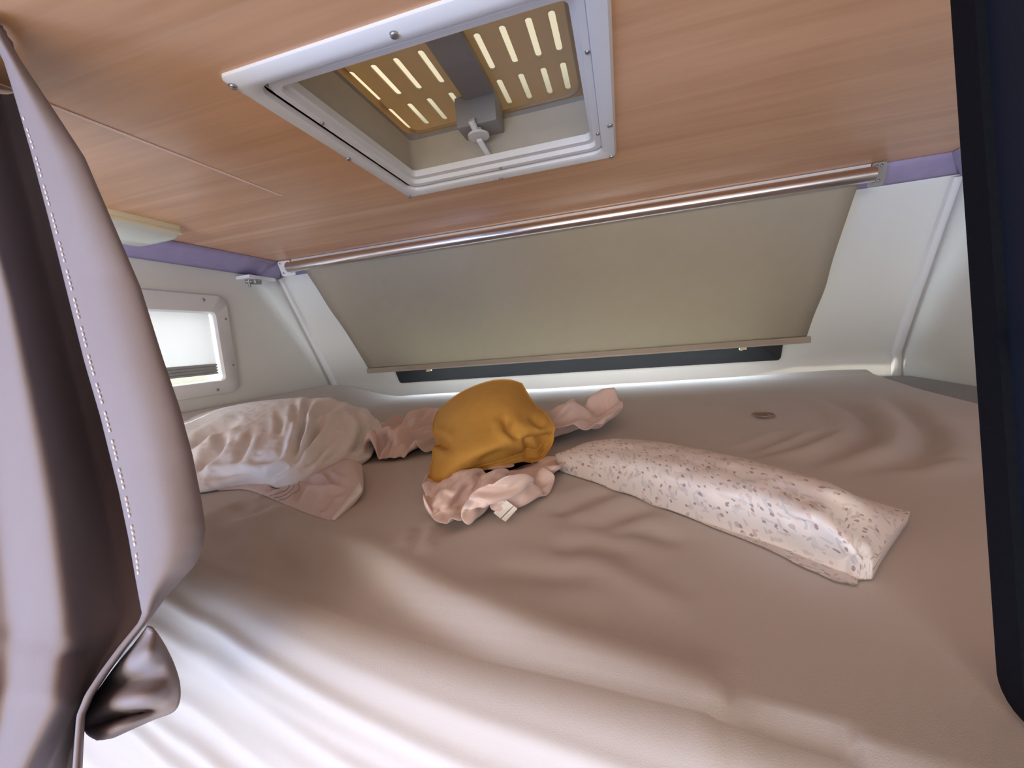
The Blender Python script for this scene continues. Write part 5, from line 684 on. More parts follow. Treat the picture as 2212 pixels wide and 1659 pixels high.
         16,9,0,14,16,8,18,16,15,14,0,15,3,8,11,-556,10,10,1,12,12,15,3,15,14,6,-2,10,7,17,17,4,15,-13,13,12,16,9,1,15,17,-3,17,17,12,10,2,14,12,12,4,13,16,10,6,7,15,14,17,10,7,
         15,6,11,13,13,19,16,11,2,11,-569,15,14,11,-4,8,14,12,16,7,13,7,-8,16,7,18,15,15,-8,12,8,13,14,2,6,15,15,-3,17,16,10,12,9,12,10,13,5,3,18,17,10,2,12,19,8,14,14,15,9,-1,
         12,16,16,17,14,6,-571,4,13,16,15,-6,16,6,15,15,6,14,3,5,14,-3,17,5,16,9,14,6,14,16,-5,9,14,13,8,9,14,16,8,8,12,15,9,4,13,16,12,8,11,8,15,9,11,10,17,13,12,4,9,18,18,15,
         -584,13,0,14,13,11,-2,16,11,15,17,-1,16,7,17,-3,14,0,15,17,5,16,12,12,8,-1,13,11,14,6,10,7,15,17,5,11,14,11,9,8,17,10,16,5,10,13,6,16,13,12,16,11,10,8,8,18,-574,14,6,-4,
         15,9,13,2,15,16,5,15,1,16,6,17,0,14,13,-1,19,15,13,13,15,5,-2,15,10,16,-4,13,13,9,14,9,13,17,3,15,12,16,8,15,-3,16,13,16,4,12,16,16,16,11,7,4,-569,9,16,4,-2,16,10,11,0,
         13,17,8,12,0,17,9,13,4,10,12,12,10,17,10,17,13,-4,15,8,15,2,7,11,14,12,12,8,6,17,4,11,12,13,16,13,3,17,10,15,11,14,10,9,17,17,5,-578,16,11,16,-7,14,12,0,15,9,10,14,14,
         -2,17,10,9,11,11,2,13,13,4,16,17,5,14,6,14,10,14,1,7,16,14,-3,12,12,13,15,12,4,15,16,7,17,8,14,8,11,16,4,18,4,13,16,-568,0,17,17,1,12,6,12,2,16,13,5,9,14,1,17,12,17,-4,
         7,14,0,16,16,13,13,12,12,1,14,14,16,-5,8,15,13,6,12,13,12,14,11,8,9,15,15,15,1,13,18,1,15,15,-1,16,-1,-564,18,7,11,18,8,12,13,3,4,13,9,16,8,9,5,11,15,13,3,1,15,11,16,6,
         11,16,10,11,4,11,13,15,0,10,12,14,7,16,15,7,12,15,8,2,10,16,14,12,14,-2,16,1,16,15,6,-566,6,17,12,14,15,14,-6,7,6,17,19,-3,16,13,14,0,15,14,15,-8,14,13,15,13,3,10,15,11,
         12,0,14,12,15,2,7,11,14,17,12,16,5,12,14,4,4,10,11,16,14,0,16,6,16,9,17,-559,-10,7,19,16,13,13,12,6,1,13,6,12,10,9,20,12,-3,13,14,6,11,14,11,16,9,7,9,13,12,8,-1,15,13,
         15,9,12,10,3,16,12,15,3,17,15,6,-6,13,10,7,10,16,15,1,16,7,-543,3,-2,9,16,18,-1,16,20,-2,9,17,11,-5,10,17,16,14,-4,15,19,1,13,15,16,17,10,3,12,11,13,-6,13,7,13,17,3,16,
         13,-2,16,10,13,14,11,19,-7,-2,17,17,2,13,13,13,7,11,-548,11,4,1,10,19,8,12,8,18,-8,6,20,14,9,-4,17,16,12,8,9,12,16,11,18,10,19,11,-11,18,13,10,-6,14,14,11,17,9,11,10,-2,
         18,15,2,16,12,16,-7,11,9,16,13,-1,16,14,8,-565,16,17,7,10,0,19,-4,14,19,10,-10,10,18,14,14,0,12,16,11,16,9,14,12,9,18,10,19,-2,11,13,15,-2,12,16,1,7,5,16,14,14,10,17,10,
         -6,17,13,3,4,16,9,17,5,11,11,13,-573,12,9,20,2,13,3,10,17,3,18,9,3,-3,16,17,19,-2,14,17,16,17,13,0,15,6,16,15,14,12,4,13,14,-3,17,17,8,-6,4,16,14,16,9,20,0,13,6,17,4,-1,
         17,6,16,15,11,-2,-560,-3,14,11,9,17,-4,17,3,17,11,19,-6,15,6,12,10,14,16,15,10,17,17,12,-3,17,5,15,13,13,4,12,16,3,13,10,18,6,6,5,13,12,11,9,19,2,14,10,15,-7,9,16,10,16,
         -5,17,-581,18,1,9,18,6,14,2,16,9,16,10,7,15,15,-2,17,10,15,15,15,11,13,16,8,14,-5,15,15,3,16,4,17,18,2,9,14,18,3,12,13,14,-2,14,12,16,-3,13,15,13,-2,11,10,17,-1,5,-575,
         1,13,18,7,11,3,16,15,13,3,12,18,16,-4,16,14,18,2,12,16,14,17,12,-1,13,12,15,5,14,2,18,7,17,20,-2,7,16,20,1,8,14,15,7,17,12,9,-5,15,15,12,-4,13,9,16,-1,-589,15,0,10,10,
         13,16,9,15,4,16,16,17,15,9,7,13,9,17,3,10,13,18,9,17,-1,19,3,10,14,14,6,14,16,9,15,14,2,18,16,7,-2,14,9,17,11,16,6,-5,19,8,12,-4,16,7,15,-593,11,11,8,-3,10,12,18,12,16,
         8,15,12,17,16,13,3,16,10,15,12,1,10,17,4,19,12,3,17,13,7,17,4,6,14,19,15,17,2,13,19,-8,16,12,2,13,17,11,3,1,11,15,10,0,18,5,-592,5,12,13,18,9,-4,15,18,18,18,-4,15,10,16,
         14,16,1,15,14,17,14,0,12,14,5,10,16,16,10,14,6,17,10,11,9,16,11,15,7,0,15,2,13,16,1,12,6,3,12,18,2,14,14,3,16,-591,11,-2,10,15,16,7,7,17,16,15,14,0,15,5,15,11,16,5,15,
         18,9,16,0,18,-1,17,11,13,17,8,13,16,12,8,14,17,2,14,0,8,11,17,14,6,11,1,17,-4,4,15,17,3,13,17,4,-580,14,7,2,15,6,16,9,8,13,5,12,16,18,-1,9,18,12,18,4,12,16,3,17,10,17,7,
         16,12,6,15,10,7,15,12,15,9,12,16,12,-1,18,0,16,2,17,-2,16,9,-3,12,18,13,-2,12,18,-578,-9,18,15,-1,16,16,9,16,6,16,-8,18,15,16,1,14,17,8,19,11,3,17,2,17,16,14,17,2,19,-3,
         16,12,17,4,12,14,6,13,13,16,-2,19,1,14,1,15,8,16,10,-1,12,19,-3,10,12,-579,-1,7,14,15,10,17,15,-2,16,12,14,-3,15,14,16,13,1,18,12,5,14,15,16,4,11,17,13,16,4,17,3,11,15,
         16,14,9,16,-1,10,6,18,-2,18,11,0,17,2,18,12,12,0,11,16,10,3,-567,1,-8,10,13,14,16,10,15,0,18,18,-6,11,16,18,11,13,4,15,18,1,16,16,15,12,9,18,1,17,13,6,15,11,11,14,14,2,
         18,-4,15,5,12,6,6,15,-1,19,5,14,17,15,5,16,8,7,-584,17,-5,10,7,9,15,14,7,18,1,14,3,13,15,14,17,11,7,17,2,16,11,12,15,17,14,2,18,13,0,14,8,19,17,-4,13,15,3,16,-4,15,15,
         -8,18,6,15,7,18,5,17,16,17,3,16,5,-588,18,13,9,6,2,14,11,12,17,-7,11,16,13,9,11,11,17,11,12,16,8,16,1,15,9,8,17,18,3,16,1,15,8,12,18,10,-5,18,4,12,3,10,14,4,16,8,15,3,
         17,16,18,7,18,-3,15,-582,13,19,13,10,5,-3,12,2,10,13,7,15,11,13,14,15,9,16,7,9,16,6,16,6,11,14,4,15,18,7,13,15,2,12,5,15,5,8,6,6,4,17,6,17,4,15,13,14,8,16,16,14,6,16,-2,
         -580,16,18,16,-3,14,14,0,16,7,14,7,6,13,15,9,13,14,11,4,12,13,17,0,15,4,12,14,16,0,18,16,17,12,-10,14,4,8,3,5,13,15,11,16,4,16,-2,15,17,16,12,17,1,15,12,13,-578,3,15,17,
         -2,13,15,18,6,15,6,13,8,7,17,14,12,5,14,18,-4,11,11,18,6,12,6,9,10,14,2,18,16,15,-8,13,6,15,-14,8,9,14,16,16,17,8,14,1,14,17,16,6,17,-4,13,17,-566,9,0,6,13,16,18,10,15,
         9,14,8,12,11,14,0,17,14,3,14,15,-1,12,12,17,10,14,-3,10,14,16,3,12,5,15,-1,15,12,3,-9,10,17,6,14,15,20,14,3,13,14,11,17,1,17,4,7,-554,13,8,3,9,11,14,15,13,17,3,15,8,12,
         9,11,3,16,13,9,14,12,-1,11,17,17,14,5,-5,10,10,14,17,-4,5,17,7,14,13,1,8,6,10,12,5,12,20,14,16,-1,15,7,17,17,12,9,-562,8,15,6,9,9,13,5,17,11,15,10,13,1,16,15,-5,12,17,
         -1,18,16,14,-1,12,19,18,14,-6,-6,11,16,13,16,4,9,8,12,16,3,12,2,11,15,-1,10,13,16,10,14,1,18,10,11,15,13,-550,6,11,12,9,11,3,9,12,16,14,3,12,15,3,13,8,7,14,10,-2,17,18,
         15,5,11,16,19,8,-13,10,-3,17,15,17,10,6,11,7,16,12,6,6,11,12,1,8,15,15,13,10,-2,17,15,-1,15,-528,0,15,8,11,8,10,8,5,13,15,10,14,9,11,10,9,2,9,13,8,-2,11,17,17,9,16,16,
         17,1,-16,16,2,19,9,15,13,3,11,12,13,12,7,9,19,8,-9,12,11,15,16,10,4,18,3,10,-525,5,8,14,13,8,11,10,1,8,9,14,12,11,14,13,5,7,4,7,13,5,-3,10,17,19,16,13,18,11,-11,-4,17,4,
         10,12,19,15,3,10,14,18,14,9,-6,16,9,0,10,16,-1,17,19,4,17,6,-515,-3,9,8,13,15,10,14,5,8,1,9,12,10,14,13,14,9,1,5,3,14,4,4,15,6,16,17,14,16,6,-14,7,18,2,6,18,14,19,2,14,
         13,19,15,-6,14,7,9,4,13,9,1,10,15,16,12,-521,11,12,8,7,7,16,15,9,11,2,5,6,11,12,14,13,11,11,4,-6,4,14,10,5,17,10,7,11,12,14,1,-7,16,16,-1,12,11,16,18,2,7,16,9,22,-6,13,
         10,16,2,15,9,1,12,15,12,-509,7,12,12,11,-1,12,12,10,14,13,6,5,6,7,14,14,10,11,11,0,-8,5,15,13,4,15,17,-6,5,16,16,-12,8,19,16,11,6,13,17,12,7,-3,17,3,19,7,15,1,17,4,15,
         11,1,10,17,-514,15,15,6,13,11,4,17,7,15,15,6,10,-2,8,8,12,16,11,13,6,-4,-6,4,12,14,2,11,4,12,0,14,12,10,16,6,16,11,7,17,-1,18,-10,18,0,14,18,11,14,6,14,12,15,6,6,10,
         -508,16,4,14,7,13,10,5,18,12,10,15,5,11,10,1,11,4,16,13,13,-5,2,-10,12,-3,8,9,16,-3,10,5,14,16,8,20,16,8,10,4,9,15,1,1,19,13,-1,17,16,16,15,-2,16,17,12,0,],
        [12,13,-12,-3,-3,18,-9,-2,13,-18,0,-3,12,-9,18,11,-18,6,-2,11,25,6,-22,-2,21,-15,-22,-4,-1,22,-20,-2,-3,-2,11,-18,-2,5,2,-6,4,-5,7,-9,-2,9,11,-9,-4,10,-9,11,18,-30,-2,-8,
         20,-10,20,-10,2,18,-3,-7,1,4,-13,6,8,-15,5,25,-4,-8,-1,-5,6,27,6,-25,-10,22,-6,-18,-6,7,14,-21,1,7,-13,6,-19,2,15,1,-9,6,-12,13,-12,15,-14,21,-12,10,1,-3,-11,12,-21,2,
         33,-29,-7,20,-2,11,16,-13,12,-14,4,-16,21,-7,-9,8,23,3,-17,-1,-18,6,25,10,-30,-12,28,0,-7,5,-18,13,2,-8,1,-16,3,-11,3,17,-1,-11,7,4,-4,-18,6,21,1,0,11,-14,-19,15,-9,-22,
         40,-3,-11,1,16,7,-11,16,4,-6,-3,-8,1,8,-4,-8,14,22,-5,-20,-7,-18,10,31,-3,-28,-11,31,11,-11,-5,-11,22,3,-16,-1,-13,3,3,-7,15,-2,-8,17,-13,-6,-4,5,19,6,-14,-21,10,-11,
         -14,13,24,10,-4,-5,14,-4,-2,16,3,-15,-2,4,0,-11,16,-14,-12,11,20,4,-15,-19,-16,26,-1,10,-28,4,29,10,-10,-6,-9,6,13,-15,0,1,-7,7,-8,1,9,-13,18,-10,0,3,-15,20,5,-18,5,-7,
         -4,-21,45,-6,11,5,-10,1,12,16,-14,0,3,-8,3,-4,3,-3,-13,9,-5,-8,6,-4,-11,-4,21,13,-19,-21,22,7,19,-5,-7,1,-11,16,-21,14,-1,-2,-9,11,-7,-6,13,-17,22,-6,-4,-3,-3,9,-16,11,
         -14,-8,25,12,-2,14,1,-11,-4,7,20,1,-13,7,-14,11,-7,6,-9,-1,-1,-3,2,-1,-11,-3,-4,22,-9,-17,-8,26,20,4,-5,-10,-1,1,0,-10,-8,7,8,-7,6,-4,-10,-12,2,18,12,-8,0,-13,12,-19,6,
         -17,40,4,4,-8,-3,20,-16,1,11,21,-9,-4,-9,-1,7,8,-12,7,-18,9,-16,16,-9,-2,-8,-10,15,-7,-7,10,23,-21,5,21,-5,3,1,-14,-2,1,-15,16,-1,0,-8,-7,-5,-10,7,9,13,-11,-8,15,-20,5,
         40,-8,6,-2,-9,5,5,-8,-4,5,22,6,-11,-8,10,-1,-8,-6,1,-15,5,-3,19,-13,3,-9,-4,8,-5,-3,22,-7,-12,3,23,13,-14,-4,-16,-7,12,7,-14,16,-10,-5,-8,-3,5,-5,2,10,-9,14,-10,-20,50,
         7,-10,9,-12,10,-17,14,-1,-7,0,24,6,-23,20,-3,-15,-5,5,-13,3,-2,-14,19,-16,9,6,-6,5,-8,-9,21,-3,-19,5,28,10,-5,-24,4,-5,-8,16,-1,-16,19,-19,9,-10,-6,16,0,-2,-14,13,-15,
         53,-11,10,-17,11,-11,7,-16,7,18,-20,5,26,-4,-17,3,14,-8,1,-17,8,-10,-9,12,-4,11,-12,15,3,-8,-16,-1,18,-12,-17,10,27,-19,8,7,-12,2,3,0,-7,-5,10,-8,-13,7,15,-9,2,-1,-12,6,
         34,6,-6,2,-1,1,-8,0,4,7,-4,-17,19,20,-16,-10,-9,22,-7,-3,-18,14,-11,-11,20,11,-11,-12,23,0,-12,-10,-15,22,-15,-11,5,23,-17,12,13,-19,11,14,-17,-1,-18,21,-5,-22,3,25,6,
         -9,-5,-5,46,-14,12,-7,4,-9,6,-10,8,9,-5,-15,2,24,-5,-7,-17,24,7,-22,-4,-7,4,-13,3,24,-6,-17,-10,26,6,-17,-5,2,1,-9,-12,10,11,3,-3,3,-8,20,6,-18,-6,1,-15,8,-11,5,12,15,
         -8,0,45,-14,-7,15,-10,1,-11,12,-17,3,21,-13,-5,-7,25,-2,-7,-19,7,20,-8,-12,4,-12,-8,9,23,-18,-17,0,26,-3,-14,12,-9,-3,-6,-1,13,-2,7,-5,-3,7,-14,3,9,-8,-11,7,-2,2,-5,-3,
         14,18,19,8,-12,5,9,-13,-5,1,2,-4,-2,14,-14,-9,11,22,-14,-10,-16,8,22,-3,0,-19,-2,-4,26,-8,-19,-13,21,11,-14,2,6,-7,-20,16,-4,13,-4,-11,15,1,-12,7,-9,12,-13,-8,0,21,-11,
         2,-1,19,31,-7,1,-4,17,-11,-12,10,-17,5,9,-16,11,-8,-14,17,17,-19,-14,-21,11,14,24,-8,-5,-20,6,22,-13,-15,-9,23,1,2,6,-17,-13,16,7,-6,-7,6,3,-1,1,-7,1,-17,22,-6,-12,23,
         -4,-11,11,8,24,11,-4,0,14,-5,-14,-5,-1,2,-9,-1,17,-17,-4,-4,16,-7,-11,-24,-14,24,13,10,9,-14,-8,-6,22,-12,-10,-6,23,12,-9,-9,-4,-13,12,10,-7,-13,13,15,-16,11,-4,-19,15,
         1,-15,7,17,-11,-4,14,33,-1,12,-6,1,11,-16,-7,-3,-4,7,-4,-11,14,-12,1,-20,16,-12,-11,-26,13,-13,11,27,13,-4,-20,-1,24,-9,-7,-10,25,12,-11,-15,-1,-2,-1,12,-14,6,3,14,-22,
         2,9,1,10,-13,1,13,0,-10,11,26,14,9,-9,10,-11,3,-11,2,-4,-5,1,-11,-3,13,-10,-14,-16,13,-13,-14,-18,6,-11,15,29,16,-10,-19,-1,26,2,-17,-8,28,9,-18,-5,-5,13,-12,5,4,-5,13,
         -8,-2,13,0,10,-12,1,9,-5,1,-7,16,24,19,-3,-6,3,2,-17,0,5,-11,3,-9,-15,19,-1,-19,-13,-15,17,-15,-21,4,-17,-1,24,23,12,-17,-16,14,27,-7,-19,-4,13,6,-11,14,-10,9,-14,16,2,
         -15,-3,21,5,-11,18,1,-2,-5,7,-13,8,3,5,26,22,-2,-3,-20,6,0,7,-16,5,-14,-6,-18,-5,18,-14,-21,12,-5,-15,-15,-12,-1,3,19,25,2,-19,6,27,-13,9,-10,-9,17,-4,2,7,-18,14,6,-6,6,
         -13,22,10,-10,-12,20,9,-4,-9,3,-21,-18,19,27,26,16,6,-19,-15,27,-10,-4,-16,8,-13,-16,-15,-6,17,-16,-19,20,-13,-14,-6,-9,10,-2,16,17,-2,-12,10,19,0,-2,-8,11,-15,20,-9,0,
         -4,4,18,-6,-7,-4,22,6,-13,-7,9,19,-3,-18,-3,-29,12,10,15,22,25,2,-27,17,8,-15,-10,-23,0,6,-17,-6,-14,9,-14,-5,13,-3,-22,4,-1,10,5,18,6,-12,0,18,-23,1,16,15,-18,5,11,-14,
         11,-8,7,15,-6,-7,19,13,-17,-3,-3,18,-15,11,-16,-25,15,6,3,23,-4,27,-23,-6,30,4,-18,-18,-22,-5,8,-1,-9,5,-10,-5,-5,-7,1,-13,13,7,13,10,1,-12,15,1,-10,6,-5,-4,12,4,-5,4,
         -9,13,1,18,0,-4,-12,9,16,-11,4,-7,-2,12,-7,-40,28,0,12,-11,2,29,7,-27,4,21,2,-20,-18,0,4,1,-5,2,-7,-22,6,1,-12,-8,-5,19,9,15,8,-14,14,8,-16,-10,15,-5,1,1,13,-20,10,-3,
         15,-7,21,-2,-8,-4,16,2,-7,8,-3,-1,3,-64,8,27,19,3,-12,-2,29,-4,-21,4,22,-18,-3,-10,15,-3,-14,-15,12,-12,-18,18,-3,-13,-16,24,-15,11,27,11,-23,2,13,-1,-10,13,12,-1,-19,
         11,-3,5,14,-2,-6,19,-5,-1,4,11,-7,11,-1,-2,0,-69,4,4,8,23,16,-17,1,11,5,-2,15,-4,-4,-16,-4,14,-9,-27,-16,8,-5,-11,20,-26,-13,25,10,-17,15,28,4,-5,6,0,-2,3,-11,0,15,2,2,
         -6,16,8,-8,3,14,-6,13,-8,8,-4,11,-3,6,-77,5,6,-4,14,17,9,-4,11,4,0,12,-1,-6,-19,-18,-9,20,-12,-24,-16,-14,0,25,0,-25,7,26,-10,-7,11,29,17,5,-17,14,-8,0,0,-16,14,19,-7,
         14,3,0,5,0,6,-9,18,-2,3,-2,10,0,-81,13,-2,1,18,14,9,3,10,-4,-1,-18,22,-6,-9,-12,-28,-11,25,-11,-19,-19,-17,5,29,-6,-11,27,5,-5,-17,5,25,26,-12,3,12,1,-11,-1,4,21,1,-11,
         21,5,7,2,3,-18,19,6,-4,2,1,9,-84,5,-2,12,-5,17,22,12,1,5,-2,-22,-8,-15,-9,13,-9,-27,-6,20,-5,-17,-20,-12,13,27,-15,-2,10,24,-12,-21,10,20,29,-6,-9,22,-1,3,-17,16,19,-13,
         -4,27,15,-15,-7,15,-9,21,8,-7,7,-6,-71,-1,8,3,1,5,11,23,8,3,-12,-18,-25,10,-24,-9,19,-8,-26,-10,-4,23,-11,-19,-2,24,1,3,-8,-3,26,-12,-4,11,24,20,-6,7,9,-6,-7,12,5,6,-16,
         17,27,-4,-8,-8,14,-9,25,9,0,-2,-80,5,-10,18,4,6,-9,-2,23,13,-24,-21,15,-3,-26,-21,-3,19,-4,-26,-13,-1,25,-5,-8,5,18,9,-12,0,3,13,-5,5,15,14,13,10,9,-13,-2,-4,20,6,-17,8,
         27,10,-9,-8,-14,1,9,25,15,-3,-78,-12,3,8,13,0,6,-24,-6,25,-11,-25,-5,17,-6,-27,-15,-3,26,-8,-15,-22,8,28,-3,8,-3,1,16,-3,3,-5,5,4,19,20,15,-11,-14,19,9,-7,-1,21,-3,-16,
         14,25,10,-18,-3,-10,2,26,18,9,-112,17,6,3,-7,15,2,-6,-29,-2,24,-18,-25,-1,18,-8,-11,-25,1,23,-24,-8,-5,7,27,18,-6,0,-1,20,-10,7,4,-7,3,17,26,10,-17,-11,26,8,-11,8,20,
         -14,-7,29,-5,16,-11,-1,-19,10,18,25,-108,14,17,1,-14,-10,-4,23,-13,-18,-4,13,-21,-14,-7,-4,19,-14,-16,12,-2,-4,-4,-1,4,15,24,2,-5,3,13,7,-15,8,9,-10,14,28,7,-14,6,25,-7,
         -14,27,3,-23,5,26,12,-2,-8,-9,-14,21,20,-82,2,19,4,-6,-22,-16,4,22,-15,-12,15,-16,-14,-5,-13,4,7,-13,-7,15,-15,11,-1,4,0,15,20,-3,4,11,-10,11,3,-4,1,-7,14,28,6,-12,21,8,
         -22,2,27,-6,-16,3,27,-4,9,-4,-9,2,23,-64,2,-9,0,-6,6,-16,-12,7,14,-10,-7,2,-18,5,-17,10,-6,-10,3,-6,2,-7,18,7,-12,20,0,5,19,-8,10,1,-25,22,2,2,5,-3,22,14,-18,28,-3,-12,
         6,24,-8,-19,2,5,5,22,1,2,3,-52,10,-4,-6,-10,-3,2,-13,2,10,-3,-5,-12,-4,-15,-4,-5,17,-16,-7,12,-6,-4,-7,21,-7,11,12,8,14,-2,2,-2,-13,-10,25,6,9,-3,-8,24,-14,8,27,-3,-6,1,
         19,-9,-15,3,5,19,15,4,7,-56,-9,8,-3,-16,11,-15,6,-16,14,-5,-16,13,-22,-7,6,-12,-12,14,-3,-19,11,12,-18,-2,26,9,-6,0,27,9,7,-6,-17,-9,-1,19,-18,4,10,15,18,-6,10,23,-7,2,
         -6,5,1,-3,-2,21,16,6,8,-54,-8,-14,7,-20,-1,11,-8,5,-8,12,-17,-13,7,-10,-8,-8,-2,8,-12,-9,-16,21,8,-16,0,27,18,-19,3,27,4,-11,8,-10,-3,20,-14,2,12,15,13,6,7,11,6,-10,7,3,
         3,0,-16,5,23,17,9,-47,-20,-3,-10,-5,3,-7,3,-10,13,-16,7,-16,-13,12,-15,1,-1,-12,8,-9,-12,-20,20,14,-24,8,29,13,-13,-2,20,-18,21,3,0,-1,10,-9,26,12,1,14,11,11,1,-7,7,-12,
         -14,20,-1,-27,14,27,22,-53,0,-25,8,-4,8,2,-22,5,2,-4,-15,4,-15,14,-15,-17,17,-14,-19,21,-19,-6,-13,-1,16,-16,20,25,15,-22,0,5,20,13,-5,8,-7,0,-6,20,23,-14,9,26,15,2,-4,
         -3,-26,-12,27,-8,-12,14,20,-12,-22,-3,-24,-6,15,-4,19,-8,6,-14,-5,-13,4,-8,1,-11,-18,14,-20,-11,11,-5,0,-20,3,0,9,25,21,0,-2,9,-3,11,14,-21,12,9,-26,7,23,8,-13,26,22,
         -20,1,25,-9,-27,-5,27,1,12,-17,5,-10,-19,-7,-23,-6,29,15,9,-1,-15,-16,6,-15,6,2,-22,-1,-4,-16,-4,-5,7,0,-15,4,2,-1,16,21,-11,22,-3,8,8,2,-2,-21,17,-11,-12,15,22,-21,17,
         25,20,-18,2,20,-20,-26,-2,13,25,12,0,-29,-1,-17,-5,-27,4,20,26,11,-4,-16,-14,5,-17,4,-21,14,-1,-14,-14,10,-24,4,1,8,3,2,4,10,11,5,8,-10,20,13,-14,-12,-21,-7,18,-19,22,
         14,-10,20,28,14,-19,-10,19,-18,-27,-3,25,21,6,-3,-27,2,-11,-20,-17,13,28,24,11,-13,-13,3,-13,-21,2,-21,22,-3,-17,-13,11,-3,6,-11,8,11,6,4,10,8,-14,11,-15,19,7,-6,-13,
         -20,-9,-7,9,13,24,-5,14,28,11,-8,-26,-7,5,-29,7,23,40,-26,3,-18,-16,3,-20,-9,17,25,24,10,-15,-15,-13,4,-20,-21,-5,24,0,-14,-13,14,-10,21,9,8,4,5,-1,13,-17,11,-10,-13,-2,
         14,7,-18,-9,-9,5,4,25,14,-21,10,26,14,-20,-19,-20,-11,-2,8,70,-10,-17,-13,-3,-21,9,-19,8,8,27,24,2,-22,-7,-7,-16,-14,-20,0,26,1,-19,-13,18,-12,15,28,18,1,5,-14,-5,13,-6,
         -8,-6,-14,-8,4,15,-14,1,7,-2,23,10,-16,3,25,7,-20,-20,-14,6,-18,69,-14,14,-16,-14,-5,-15,3,14,-15,9,27,4,3,-25,11,-9,-21,-13,-17,6,26,-6,-13,-16,16,6,-1,28,21,4,1,-14,
         -17,17,2,-12,1,-12,-3,-9,5,14,1,-2,10,18,-6,-24,4,25,5,-22,-12,-19,-9,39,19,11,-22,12,-18,3,-19,22,-2,-17,1,21,20,-9,-27,-13,6,0,-17,-11,27,6,-18,-3,7,16,-16,2,15,22,10,
         -4,-20,-3,22,-3,-16,6,-2,-11,3,4,9,-2,7,-13,19,-11,-27,4,20,15,-27,-3,-17,7,11,28,-12,19,-6,-15,5,-12,16,0,-21,24,5,-2,-7,-20,15,-7,-9,-14,-21,27,10,-15,2,23,-11,12,-20,
         10,22,-13,-9,23,-2,2,3,-19,15,0,2,-28,24,9,-14,11,-6,-2,-7,-17,29,-4,1,-16,2,],
        [0,30,71,69,-72,-48,67,16,-60,-33,73,29,-49,74,44,57,-28,-66,19,75,21,51,-5,43,8,12,-27,-24,-62,56,-4,-68,-13,20,71,17,-79,-63,-60,18,19,-15,-76,-11,82,48,53,3,-70,-59,2,
         42,-55,4,85,58,-254,33,49,-7,56,-65,-30,78,-19,-83,5,78,14,-52,86,26,54,-24,-79,38,77,1,53,-13,38,-14,34,-57,-69,19,66,17,-23,-68,15,62,2,-73,-56,-65,-13,70,-7,-63,-3,
         56,37,51,3,-62,-48,74,-31,-51,31,84,-207,23,82,-14,59,-31,-77,-31,60,-10,-80,17,37,46,-47,88,22,38,-34,-54,54,58,-6,38,-13,16,-1,40,-60,-63,33,61,40,-30,-72,5,61,-4,-65,
         -60,-73,6,74,-1,-81,-1,42,54,63,0,-58,11,47,-59,-37,20,-81,5,74,29,-44,44,-61,-57,-27,68,-45,-65,17,58,32,-41,72,25,47,-18,-49,18,33,4,38,-25,10,15,34,-10,-72,22,50,30,
         -1,-68,-13,67,-43,-42,-59,-67,22,61,-1,-73,-5,52,63,65,8,5,24,-29,-39,-68,-139,70,76,59,-59,-43,-45,38,-20,-43,-42,53,-57,41,49,-65,41,61,33,42,-46,-58,21,17,40,28,-48,
         26,24,44,11,-73,5,25,64,10,-74,20,-68,33,-20,-62,-77,25,65,10,-16,-41,52,52,67,40,-74,-32,52,-6,-231,70,53,79,18,-57,-50,-47,-40,21,-67,13,76,19,-76,-6,61,6,-2,60,-46,
         -41,64,-51,55,45,-33,-21,38,51,46,-6,-48,-18,32,67,25,-56,-61,-52,-19,40,-67,-61,58,-3,32,48,-15,-4,56,81,-9,-75,-18,84,-223,5,65,60,57,16,-61,-59,-44,-35,2,-50,37,65,2,
         -53,74,42,-83,54,-35,-30,69,-65,-7,60,32,-70,9,38,57,22,32,2,-52,26,82,-6,-48,-64,-61,-47,38,-79,-27,-2,44,45,52,61,34,-31,69,0,-71,-5,-199,80,-16,42,60,48,12,-49,-71,
         -34,-64,33,-55,56,72,-58,20,74,-1,-20,38,-66,-14,17,-83,17,58,39,-73,32,49,10,21,32,38,-26,58,-36,11,-29,-36,-59,-81,-48,54,-19,-31,34,48,59,56,-25,53,61,-3,-64,-228,29,
         81,42,-44,41,68,19,-54,-67,-43,-65,13,-14,66,39,-49,64,79,3,20,-56,-65,-53,-9,4,-19,84,-64,-7,46,66,-46,53,34,38,-3,25,-73,-33,37,-25,-43,-70,-37,-10,64,9,-23,39,44,82,
         -32,68,62,-12,-228,-67,45,75,37,-41,18,68,2,-35,-76,-34,-56,41,1,4,60,28,67,13,-53,45,-65,-59,19,2,-80,0,8,-45,54,51,28,-33,58,11,35,26,19,-68,-68,-31,22,7,-33,-55,-14,
         64,51,44,-26,8,19,40,74,32,-226,-1,-41,29,70,57,-56,-4,-2,41,-3,-69,-32,-22,73,2,-17,34,78,27,-74,-15,49,-75,-64,40,-25,-66,-18,35,-38,50,46,24,-41,35,18,45,21,19,-48,
         -85,-48,1,78,-17,-64,-15,42,79,48,33,18,-51,28,72,-275,75,31,-43,31,78,26,-79,-29,15,72,-6,-61,-42,29,84,-15,-47,23,78,15,-61,-16,14,-67,-55,46,-28,-19,-60,-18,19,45,28,
         -32,2,57,51,-24,13,41,-30,-53,-56,9,77,-11,-49,-30,37,56,44,55,18,-25,32,-231,-6,66,50,-47,27,78,6,-61,13,0,61,-20,-45,-22,83,35,-50,-41,4,81,5,-52,43,-62,-47,-54,63,
         -30,-29,-63,41,-46,3,76,-60,10,51,65,-75,24,75,-15,-56,-57,7,79,15,-35,-62,17,53,57,43,62,10,-280,-15,57,62,40,-69,37,70,25,-2,-54,2,77,-30,-54,4,87,11,-42,-56,12,4,53,
